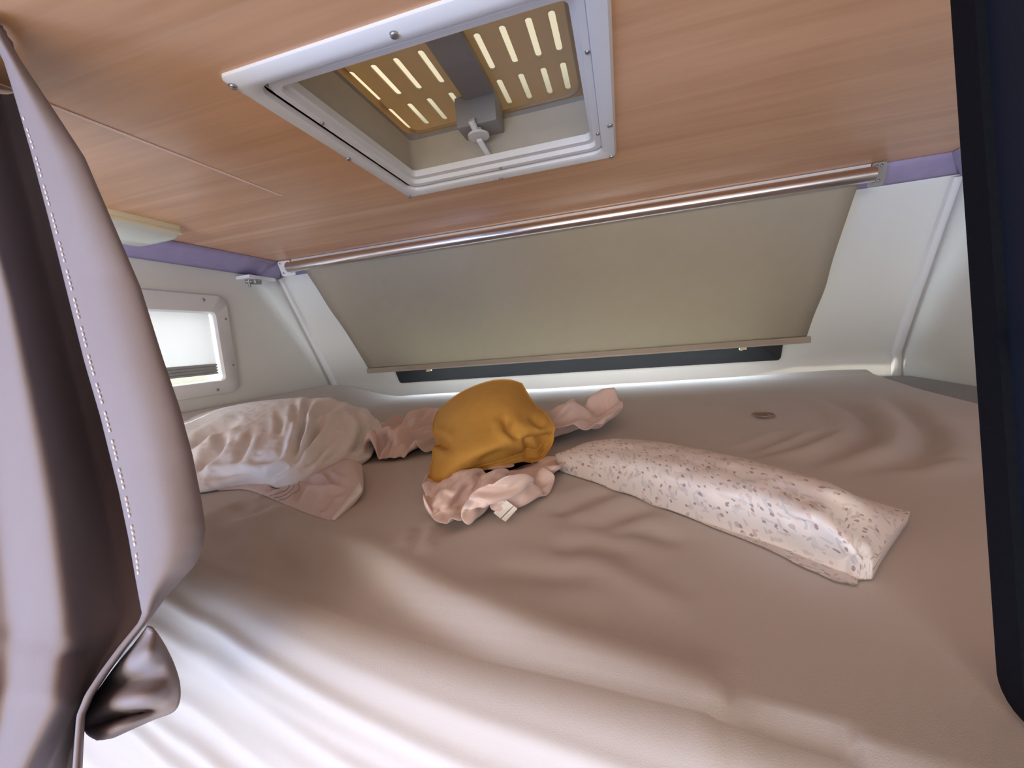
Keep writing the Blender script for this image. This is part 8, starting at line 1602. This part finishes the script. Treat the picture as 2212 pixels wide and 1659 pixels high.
def cushion(name, G, mat, depth, parent=None, floor=-0.197, uvscale=None, hug=False):
    n, m_ = G.shape[:2]
    s = np.linspace(0, 1, m_)[None, :]
    t = np.linspace(0, 1, n)[:, None]
    bul = (np.sin(np.pi * s) ** 0.45) * (np.sin(np.pi * t) ** 0.45)
    B = G.copy()
    bed = sheet_top(G[..., 0], G[..., 1])
    low = np.maximum(bed + 0.0015, floor - 0.012) if hug else floor
    B[..., 2] = np.maximum(B[..., 2] - (0.2 if hug else depth) * bul, np.minimum(G[..., 2] - 0.002, low))
    verts = list(G.reshape(-1, 3))
    idx = -np.ones((n, m_), int)
    for i in range(n):
        for j in range(m_):
            if 0 < i < n - 1 and 0 < j < m_ - 1:
                idx[i, j] = len(verts)
                verts.append(B[i, j])
            else:
                idx[i, j] = i * m_ + j
    faces = grid_faces(n, m_)
    for i in range(n - 1):
        for j in range(m_ - 1):
            faces.append((idx[i, j], idx[i + 1, j], idx[i + 1, j + 1], idx[i, j + 1]))
    o = mesh(name, verts, faces, mat, parent)
    bm = bmesh.new()
    bm.from_mesh(o.data)
    bmesh.ops.recalc_face_normals(bm, faces=bm.faces[:])
    if uvscale is not None:
        bm.verts.ensure_lookup_table()
        seg = np.linalg.norm(np.diff(G, axis=1), axis=2)
        Us = np.concatenate([np.zeros((n, 1)), np.cumsum(seg, axis=1)], 1)
        seg = np.linalg.norm(np.diff(G, axis=0), axis=2)
        Vs = np.concatenate([np.zeros((1, m_)), np.cumsum(seg, axis=0)], 0)
        mid = n // 2
        uvv = np.zeros((len(verts), 2))
        for i in range(n):
            for j in range(m_):
                uvv[i * m_ + j] = (Us[mid, j], Vs[i, j])
                if idx[i, j] >= n * m_:
                    uvv[idx[i, j]] = (Us[mid, j], -Vs[i, j])
        lay = bm.loops.layers.uv.new('UVMap')
        for f in bm.faces:
            for l in f.loops:
                l[lay].uv = uvv[l.vert.index]
    bm.to_mesh(o.data)
    bm.free()
    return o


def Zs(pts, z):
    return [(u, v, 2, zz) for (u, v), zz in zip(pts, z if hasattr(z, '__len__') else [z] * len(pts))]


def Ys(pts):
    return [(u, v, 1, y) for u, v, y in pts]


# mustard cushion
must = [Ys([(925, 1056, .500), (985, 1030, .525), (1040, 1006, .55), (1110, 985, .585), (1186, 950, .630)]),
        Ys([(930, 1012, .535), (1000, 985, .525), (1060, 965, .54), (1122, 948, .572), (1197, 926, .630)]),
        Ys([(942, 962, .60), (1005, 930, .58), (1065, 915, .585), (1120, 905, .605), (1180, 898, .66)]),
        Ys([(936, 920, .68), (990, 880, .655), (1055, 862, .645), (1107, 858, .665), (1150, 868, .71)]),
        Ys([(945, 890, .76), (990, 852, .74), (1050, 826, .73), (1097, 821, .735), (1127, 829, .75)])]
Gm, _ = wrinkle(net_grid(must, 70, 70), [
    ([(1088, 895), (1098, 925), (1120, 945), (1132, 952)], 0.008, 10),
    ([(1132, 955), (1150, 945), (1172, 948), (1192, 938)], 0.007, 8),
    ([(1136, 945), (1140, 960), (1138, 980)], 0.006, 7),
    ([(1145, 895), (1160, 915), (1178, 925)], 0.005, 9),
    ([(930, 950), (950, 955), (972, 966)], 0.010, 10),
    ([(1095, 975), (1060, 985), (1030, 1000)], 0.003, 8)])
cu = cushion('mustard_cushion', Gm, M['mustard'], 0.075, floor=-0.188)
tag(cu, 'small mustard yellow cushion lying on the crumpled pink blanket', 'cushion')
# piped seam round its edge
bm = bmesh.new()
ring = [Vector(p) for p in list(Gm[0]) + list(Gm[1:, -1]) + list(Gm[-1, ::-1][1:]) + list(Gm[::-1, 0][1:-1])]
add_tube(bm, ring + [ring[0]], 0.0016, 8, cap=False)
bm_obj('seam', bm, M['mustard'], cu)

# floral pillow
flo = [Zs([(1203, 992), (1300, 1038), (1420, 1082), (1550, 1127), (1680, 1168), (1790, 1204), (1850, 1216), (1886, 1207)], [-.178, -.19, -.192, -.192, -.192, -.190, -.187, -.181]),
       Zs([(1201, 987), (1307, 996), (1412, 1023), (1535, 1060), (1650, 1092), (1760, 1130), (1825, 1165), (1893, 1197)], [-.177, -.166, -.163, -.161, -.159, -.158, -.164, -.183]),
       Zs([(1200, 984), (1300, 970), (1408, 985), (1525, 1010), (1640, 1040), (1745, 1072), (1812, 1095), (1908, 1180)], [-.176, -.158, -.152, -.149, -.147, -.147, -.152, -.185]),
       Zs([(1200, 981), (1296, 950), (1405, 953), (1520, 973), (1635, 998), (1740, 1028), (1825, 1060), (1940, 1138)], [-.175, -.157, -.152, -.148, -.146, -.145, -.149, -.186]),
       Zs([(1201, 980), (1296, 955), (1405, 958), (1520, 979), (1635, 1004), (1745, 1035), (1840, 1070), (1966, 1106)], [-.176, -.176, -.180, -.182, -.184, -.186, -.186, -.187])]
Gf, _ = wrinkle(net_grid(flo, 60, 140), [
    ([(1330, 1005), (1345, 1018), (1380, 1022)], 0.0025, 7),
    ([(1420, 1030), (1440, 1045), (1480, 1052)], 0.0025, 7),
    ([(1540, 1068), (1560, 1082), (1600, 1090)], 0.0025, 8),
    ([(1690, 1115), (1715, 1128), (1760, 1140)], 0.003, 9),
    ([(1872, 1198), (1855, 1185), (1848, 1170)], 0.004, 7),
    ([(1820, 1210), (1850, 1200), (1878, 1202)], 0.003, 6)])
Gf[0, :, 2] = np.minimum(Gf[0, :, 2], sheet_top(Gf[0, :, 0], Gf[0, :, 1]) + 0.004)
Gf[..., 2] += 0.0012 * vnoise(Gf[..., 0] * 60, Gf[..., 1] * 60, 11)
fp = cushion('floral_pillow', Gf, M['floral'], 0.05, uvscale=1.0, hug=True)
tag(fp, 'long pillow with small grey floral print lying on the grey sheet', 'pillow')

# white pillow with crumpled cover
whi = [Zs([(330, 1062), (430, 1060), (535, 1042), (640, 1048), (735, 1012), (802, 985)], [-.193, -.193, -.193, -.193, -.19, -.185]),
       Zs([(330, 1020), (430, 1018), (540, 1005), (642, 992), (742, 965), (814, 950)], [-.178, -.176, -.166, -.160, -.160, -.172]),
       Zs([(330, 975), (430, 966), (540, 945), (645, 925), (742, 915), (822, 925)], [-.165, -.160, -.140, -.133, -.138, -.165]),
       Zs([(330, 938), (430, 920), (540, 893), (640, 880), (735, 882), (808, 905)], [-.155, -.149, -.128, -.122, -.128, -.160]),
       Zs([(330, 920), (400, 901), (530, 871), (650, 860), (738, 868), (796, 893)], [-.150, -.145, -.125, -.120, -.128, -.158]),
       Zs([(340, 932), (420, 912), (540, 885), (650, 874), (740, 882), (796, 902)], [-.182, -.182, -.180, -.180, -.180, -.182])]
Gw, _ = wrinkle(net_grid(whi, 110, 150), [
    ([(672, 862), (656, 900), (649, 949), (629, 997)], 0.017, 8),
    ([(706, 896), (678, 949), (637, 1002)], 0.017, 7),
    ([(712, 955), (672, 995), (655, 1010)], 0.010, 7),
    ([(758, 880), (786, 915), (778, 955), (756, 982)], 0.015, 8),
    ([(735, 874), (688, 892), (676, 926)], 0.012, 8),
    ([(405, 967), (470, 931), (515, 910)], 0.012, 8),
    ([(424, 1015), (470, 977), (490, 940)], 0.013, 9),
    ([(510, 1003), (533, 959), (545, 930)], 0.006, 8),
    ([(600, 890), (606, 915), (600, 940)], 0.006, 7),
    ([(640, 872), (640, 895), (636, 920)], 0.010, 7),
    ([(560, 1000), (600, 985), (622, 960)], 0.005, 8),
    ([(450, 1030), (520, 1020), (560, 1030)], 0.005, 8),
    ([(580, 1036), (610, 1015), (625, 1005)], 0.006, 7),
    ([(800, 900), (806, 925), (798, 955)], 0.010, 7),
    ([(690, 1005), (720, 985), (745, 965)], 0.005, 8)], 0.55)
nw = vnoise(Gw[..., 0] * 38 + Gw[..., 1] * 20, Gw[..., 1] * 42 + Gw[..., 2] * 60, 21) + 0.5 * vnoise(Gw[..., 0] * 80, Gw[..., 1] * 85 + Gw[..., 2] * 90, 22)
Gw = Gw + grid_normals(Gw) * (0.0016 * (0.5 - np.abs(nw))[..., None]) * (1 if grid_normals(Gw)[55, 75, 2] > 0 else -1)
wp = cushion('white_pillow', Gw, M['white_cotton'], 0.06)
tag(wp, 'white pillow in a crumpled cotton cover beside the mauve curtain', 'pillow')

# blush cloth poking out below it
blu = [Zs([(470, 1058), (530, 1056), (585, 1076), (640, 1100), (690, 1118), (722, 1127)], [-.1965, -.1965, -.1965, -.1965, -.196, -.196]),
       Zs([(480, 1050), (545, 1049), (620, 1060), (670, 1072), (712, 1085), (752, 1096)], [-.195, -.195, -.193, -.189, -.187, -.192]),
       Zs([(500, 1040), (570, 1036), (635, 1038), (690, 1042), (735, 1050), (776, 1070)], [-.195, -.195, -.194, -.182, -.179, -.186]),
       Zs([(530, 1025), (600, 1022), (655, 1018), (710, 1015), (760, 1012), (785, 1050)], [-.195, -.195, -.194, -.178, -.170, -.182]),
       Zs([(540, 1012), (605, 1008), (660, 1002), (710, 998), (758, 992), (782, 1004)], [-.195, -.195, -.194, -.182, -.174, -.184])]
Gb, _ = wrinkle(net_grid(blu, 60, 80), [
    ([(660, 1040), (700, 1042), (745, 1046)], 0.008, 6),
    ([(705, 1024), (716, 1036), (730, 1040)], 0.007, 5),
    ([(700, 1090), (720, 1070), (755, 1058)], 0.004, 7),
    ([(690, 1105), (712, 1090), (735, 1080)], 0.004, 6),
    ([(640, 1085), (650, 1060), (668, 1045)], 0.004, 7),
    ([(575, 1060), (590, 1050), (610, 1046)], 0.005, 7)])
bl_ = cushion('blush_cloth', Gb, M['blush'], 0.02)
tag(bl_, 'blush cotton cloth with pale hem poking out from under the white pillow', 'cloth')
nb = Gb.shape
hem = np.stack([Gb[1:-18, -1] + np.array([0.0, -0.0005, 0.0012]), Gb[1:-18, -7] + np.array([0, 0, 0.0016])], 0)
ho = mesh('hem', hem.reshape(-1, 3), grid_faces(2, hem.shape[1]), M['label'], bl_)
sm = ho.modifiers.new('thickness', 'SOLIDIFY')
sm.thickness = 0.001
for k in range(3):
    j = 30 + 3 * k
    bm = bmesh.new()
    add_tube(bm, [Vector(Gb[i, j + int(2 * math.sin(i * 0.12))]) + Vector((0, 0, 0.0004)) for i in range(1, 40)], 0.0008, 6)
    bm_obj('stripe', bm, M['alu'], bl_)

# crumpled pink blanket: three bunched lobes that meet under the cushion
def lobe(key, quad, zscale, zbase, soft, flipx=False, flipy=False):
    nx, ny, steps = CRUMPLES[key]
    co = np.cumsum(np.array(steps, dtype=float), axis=1).T / 600.0
    for _ in range(soft):                    # larger, softer folds
        g = co.reshape(ny, nx, 3)
        h = g.copy()
        h[0, 1:-1] = 0.5 * g[0, 1:-1] + 0.25 * (g[0, :-2] + g[0, 2:])
        h[-1, 1:-1] = 0.5 * g[-1, 1:-1] + 0.25 * (g[-1, :-2] + g[-1, 2:])
        h[1:-1, 0] = 0.5 * g[1:-1, 0] + 0.25 * (g[:-2, 0] + g[2:, 0])
        h[1:-1, -1] = 0.5 * g[1:-1, -1] + 0.25 * (g[:-2, -1] + g[2:, -1])
        h[1:-1, 1:-1] = 0.6 * g[1:-1, 1:-1] + 0.1 * (g[:-2, 1:-1] + g[2:, 1:-1] + g[1:-1, :-2] + g[1:-1, 2:])
        co = h.reshape(-1, 3)
    a, b, c = co[:, 0], co[:, 1], co[:, 2]
    if flipx:
        a = 1 - a
    if flipy:
        b = 1 - b
    SW, SE, NE, NW = [np.array(q) for q in quad]
    # round the footprint a little
    ra, rb = a * 2 - 1, b * 2 - 1
    ra2 = ra * np.sqrt(1 - 0.32 * rb ** 2)
    rb2 = rb * np.sqrt(1 - 0.32 * ra ** 2)
    a, b = (ra2 + 1) / 2, (rb2 + 1) / 2
    xy = (1 - a)[:, None] * (1 - b)[:, None] * SW + a[:, None] * (1 - b)[:, None] * SE + a[:, None] * b[:, None] * NE + (1 - a)[:, None] * b[:, None] * NW
    z = zbase + np.maximum(c, 0) * zscale * (1 - 0.65 * smoothstep(0.45, 0.85, b if key == 'front' else (a if key == 'left' else 1 - a)))
    return np.c_[xy, z], grid_faces(ny, nx)


allv, allf = [], []
for key, quad, zs_, soft, fxx, fyy in (
        ('front', [(-.232, .384), (-.118, .366), (-.060, .640), (-.320, .585)], 0.052, 3, False, False),
        ('left', [(-.455, .560), (-.315, .680), (-.300, 1.00), (-.600, .960)], 0.062, 6, False, False),
        ('right', [(-.195, .620), (.002, .805), (-.012, 1.02), (-.255, .96)], 0.074, 8, False, False)):
    v_, f_ = lobe(key, quad, zs_, -0.1955, soft, fxx, fyy)
    off = len(allv)
    allv += list(v_)
    allf += [tuple(i + off for i in f) for f in f_]
pb = mesh('pink_blanket', allv, allf, M['pink'])
sm = pb.modifiers.new('thickness', 'SOLIDIFY')
sm.thickness = 0.0015
sm.offset = 0
sub = pb.modifiers.new('smooth', 'SUBSURF')
sub.levels = sub.render_levels = 1
tag(pb, 'crumpled pale pink blanket bunched up under the mustard cushion', 'blanket')
from mathutils.bvhtree import BVHTree
tree = BVHTree.FromPolygons([tuple(v) for v in allv], allf)


def rest_on(u, v, lift):
    d = Vector(measure(u, v, 1, 1.0)).normalized()
    hit = tree.ray_cast(Vector((0, 0, 0)), d)[0]
    if hit is None:
        hit = Vector(measure(u, v, 2, -0.19))
    return hit - d * lift + Vector((0, 0, 0.001))


for c4 in (((1066, 1108), (1081, 1120), (1109, 1092), (1094, 1081)), ((1083, 1121), (1092, 1127), (1118, 1099), (1110, 1093))):
    P4 = [rest_on(u, v, 0.003) for u, v in c4]
    mean_y = sum(p.y for p in P4) / 4
    P4 = [Vector(measure(u, v, 1, 0.6 * mean_y + 0.4 * p.y)) for (u, v), p in zip(c4, P4)]
    lb = mesh('care_label', P4, [(0, 1, 2, 3)], M['label'], pb, smooth=False)
    sm = lb.modifiers.new('thickness', 'SOLIDIFY')
    sm.thickness = 0.0008

# small clip lying on the sheet
clip = thing('hair_clip', 'tiny brown clip with a clear rim lying alone on the sheet', 'clip', (0.264, 0.925, -0.197))
oc = Vector((0.264, 0.925, -0.1965))
outl_ = [oc + Vector((0.019 * math.cos(a) + 0.003, 0.019 * math.sin(a) - 0.003, 0.002)) for a in [math.radians(d) for d in range(-150, 171, 12)]]
tube('rim', outl_, 0.0022, simple('clear_amber_plastic', (0.30, 0.22, 0.17), 0.2), clip, 8)
bm = bmesh.new()
add_box(bm, oc + Vector((-0.012, -0.015, -0.001)), oc + Vector((0.010, -0.005, 0.004)), 0.003)
bm_obj('jaw', bm, M['brown'], clip)

# ------------------------------------------------------------------ curtain
def interp_tab(tab, v):
    return np.interp(v, [a for a, b in tab], [b for a, b in tab])


def build_curtain():
    uF = [(-120, -60), (60, 0), (130, 42), (232, 110), (340, 180), (480, 240), (620, 300), (780, 350), (880, 384), (980, 411), (1080, 431), (1140, 440), (1180, 436), (1220, 418), (1280, 362), (1340, 318),
          (1400, 270), (1450, 233), (1500, 200), (1545, 180), (1600, 176), (1720, 170)]
    uH = [(-120, -140), (60, -28), (130, 10), (200, 32), (330, 70), (480, 110), (640, 150), (780, 185), (900, 220), (1060, 260), (1160, 281), (1250, 297), (1325, 311), (1345, 303), (1400, 258), (1450, 221),
          (1500, 188), (1545, 170), (1600, 166), (1720, 158)]
    uP = [(-120, -240), (0, -150), (300, -60), (640, 40), (900, 100), (1100, 145), (1300, 178), (1385, 190), (1420, 172), (1520, 162), (1620, 110), (1720, 60)]
    yb = [(-120, 0.300), (0, 0.295), (600, 0.255), (1000, 0.205), (1200, 0.178), (1350, 0.158), (1500, 0.135), (1720, 0.110)]
    vs = np.unique(np.r_[np.linspace(-110, 1700, 150)])
    nc = 90
    rows_ = []
    for v in vs:
        f, h, p, y0 = interp_tab(uF, v), interp_tab(uH, v), interp_tab(uP, v), interp_tab(yb, v)
        gap = max(h - p, 4)
        low = smoothstep(1350, 1550, np.array(v))
        deep = 0.075 * (1 - 0.80 * float(smoothstep(900, 1500, np.array(v))))
        w = f - h
        uL = min(p - 60, -130)
        q = lambda k: p + (uL - p) * k
        ctr = [(q(1.0), y0 + 0.03), (q(0.85), y0 + 0.004), (q(0.68), y0 - 0.006), (q(0.5), y0 - 0.002), (q(0.32), y0 - 0.008), (q(0.14), y0 - 0.010), (p, y0 + 0.003),
               (p + 0.30 * gap, y0 + 0.5 * deep), (p + 0.75 * gap, y0 + deep), (h + 0.35 * w, y0 + deep), (f - 0.10 * w, y0 + 0.50 * deep), (f, y0 + 0.14 * deep),
               (f - 0.06 * w, y0 - 0.002), (h + 0.55 * w, y0 - 0.012), (h + 0.2 * w, y0 - 0.010), (h, y0 - 0.003)]
        P = np.array([measure(u, v, 1, y) for u, y in ctr])
        rows_.append(catmull(P, np.linspace(0, len(P) - 1, nc)))
    G = np.array(rows_)
    for j in range(nc):                       # gather the cloth under the ceiling instead of running through it
        ok = np.where(G[:, j, 2] < ZC - 0.004)[0]
        k = ok[0]
        for i in range(k):
            G[i, j] = G[k, j] + np.array([0, 0, (ZC - 0.003 - G[k, j, 2]) * (k - i) / k])
    return G


G = build_curtain()
nr, nc = G.shape[:2]
cur = mesh('curtain', G.reshape(-1, 3), grid_faces(nr, nc), M['curtain'])
s = cur.modifiers.new('thickness', 'SOLIDIFY')
s.thickness = 0.0018
s.offset = 0
tag(cur, 'dusty mauve curtain hanging in deep folds at the left of the bed', 'curtain')
# stitching along the hem of the turned-back edge
bm = bmesh.new()
col_i = int(nc * 14.42 / 15)
k = 30
while k < nr - 38:
    a, b = Vector(G[k, col_i]), Vector(G[k + 1, col_i])
    off = Vector((0.002, -0.0022, 0))
    mid = (a + b) / 2
    add_tube(bm, [a.lerp(b, 0.15) + off, a.lerp(b, 0.75) + off], 0.0007, 6)
    k += 1 if k % 5 else 2
bm_obj('stitching', bm, M['stitch'], cur)


# the bunched corner of the curtain hem lying on the bed
def build_tail():
    left = [(322, 1352), (292, 1392), (255, 1436), (222, 1480), (196, 1520), (182, 1556), (190, 1582), (214, 1596)]
    right = [(338, 1372), (356, 1402), (374, 1440), (386, 1478), (388, 1512), (376, 1534), (330, 1552), (246, 1590)]
    n, mcol = 40, 30
    Lc = catmull(left, np.linspace(0, 7, n))
    Rc = catmull(right, np.linspace(0, 7, n))
    vs = []
    for i in range(n):
        t = i / (n - 1)
        for j in range(mcol):
            q = j / (mcol - 1)
            u, v = Lc[i] * (1 - q) + Rc[i] * q
            y = 0.150 - 0.018 * t + 0.006 * math.sin(2.2 * math.pi * (t * 2.6 + 0.35 * q)) * math.sin(math.pi * min(1, q * 1.15)) - 0.012 * math.sin(math.pi * q) * (1 - 0.4 * t)
            vs.append(measure(u, v, 1, y))
    return vs, grid_faces(n, mcol)


tvs, tfs = build_tail()
tail = mesh('hem_corner', tvs, tfs, M['curtain'], cur)
s = tail.modifiers.new('thickness', 'SOLIDIFY')
s.thickness = 0.0018
s.offset = 0

# ------------------------------------------------------------------ dark panel at right
pan = thing('dark_panel', 'dark navy panel with black edge standing upright at right edge of bed', 'panel', (0.178, 0.05, -0.195))
PX = 0.172
prof = rrect(-0.36, 0.236, -0.190, 0.160, 0.012, 5)
shape = lambda pts, x: [(x, a - 0.0055 + (b + 0.194) * 0.1286, b) for a, b in pts]
loft('body', [shape(prof, PX), shape(prof, PX + 0.022)], M['navy'], pan, close_ends=True)
p_out, p_in = rrect(-0.36, 0.240, -0.194, 0.164, 0.012, 5), rrect(-0.345, 0.226, -0.186, 0.152, 0.010, 5)
loft('edge_trim', [shape(p_out, PX - 0.004), shape(p_out, PX + 0.025), shape(p_in, PX + 0.025), shape(p_in, PX - 0.004)], M['black_edge'], pan, ring=True)
box('catch', (PX - 0.007, 0.150, -0.023), (PX + 0.001, 0.2235, -0.011), M['black_edge'], pan, bev=0.002)

# ------------------------------------------------------------------ lights and sky
world = bpy.data.worlds.new('sky')
bpy.context.scene.world = world
world.use_nodes = True
wn = world.node_tree
bg = wn.nodes['Background']
sky = wn.nodes.new('ShaderNodeTexSky')
sky.sky_type = 'NISHITA'
sky.sun_disc = False
sky.sun_elevation = math.radians(52)
sky.sun_rotation = math.radians(200)
wn.links.new(sky.outputs[0], bg.inputs['Color'])
bg.inputs['Strength'].default_value = 0.5


def area(name, loc, target, sx, sy, power, col):
    l = bpy.data.lights.new(name, 'AREA')
    l.shape = 'RECTANGLE'
    l.size, l.size_y = sx, sy
    l.energy = power
    l.color = col
    o = bpy.data.objects.new(name, l)
    C.objects.link(o)
    o.location = loc
    d = Vector(target) - Vector(loc)
    o.rotation_euler = d.to_track_quat('-Z', 'Y').to_euler()
    return o


sun = bpy.data.lights.new('sun', 'SUN')
sun.energy = 3.0
sun.angle = math.radians(1.0)
sun.color = (1.0, 0.93, 0.80)
so = bpy.data.objects.new('sun', sun)
C.objects.link(so)
so.rotation_euler = Vector((0.8, 0.15, -0.6)).to_track_quat('-Z', 'Y').to_euler()

area('daylight_door', (XL + 0.02, -1.25, -0.68), (0.2, 0.2, -0.3), 0.95, 1.15, 40, (0.28, 0.50, 1.0))
area('rear_fill', (-0.3, YB + 0.02, -0.45), (-0.3, 0.5, -0.1), 1.4, 0.6, 25, (1.0, 0.97, 0.93))  # added soft fill from behind the camera; the back wall has no window
area('right_fill', (XR - 0.02, -1.15, -0.40), (-0.4, 0.3, 0.0), 0.75, 0.65, 8, (1.0, 0.93, 0.84))  # added warm fill, set at an unseen opening in the right wall
area('bed_top_fill', (-0.1, -1.50, ZC - 0.02), (-0.1, 0.4, -0.30), 0.70, 0.70, 22, (1.0, 0.98, 0.95))  # added overhead fill for the bed top; the ceiling has no opening here
area('daylight_front_window', (-0.22, 1.60, 0.045), (-0.22, 1.10, -0.19), 1.36, 0.28, 20, (0.76, 0.88, 1.0))
area('daylight_left_window', (XL - 0.05, 0.80, 0.06), (0, 0.80, 0.0), 0.46, 0.21, 3.5, (0.95, 0.98, 1.0))

sc = bpy.context.scene
sc.view_settings.view_transform = 'Standard'
sc.view_settings.look = 'None'
sc.view_settings.exposure = 0.08
sc.view_settings.gamma = 1.0
sc.view_settings.use_curve_mapping = False
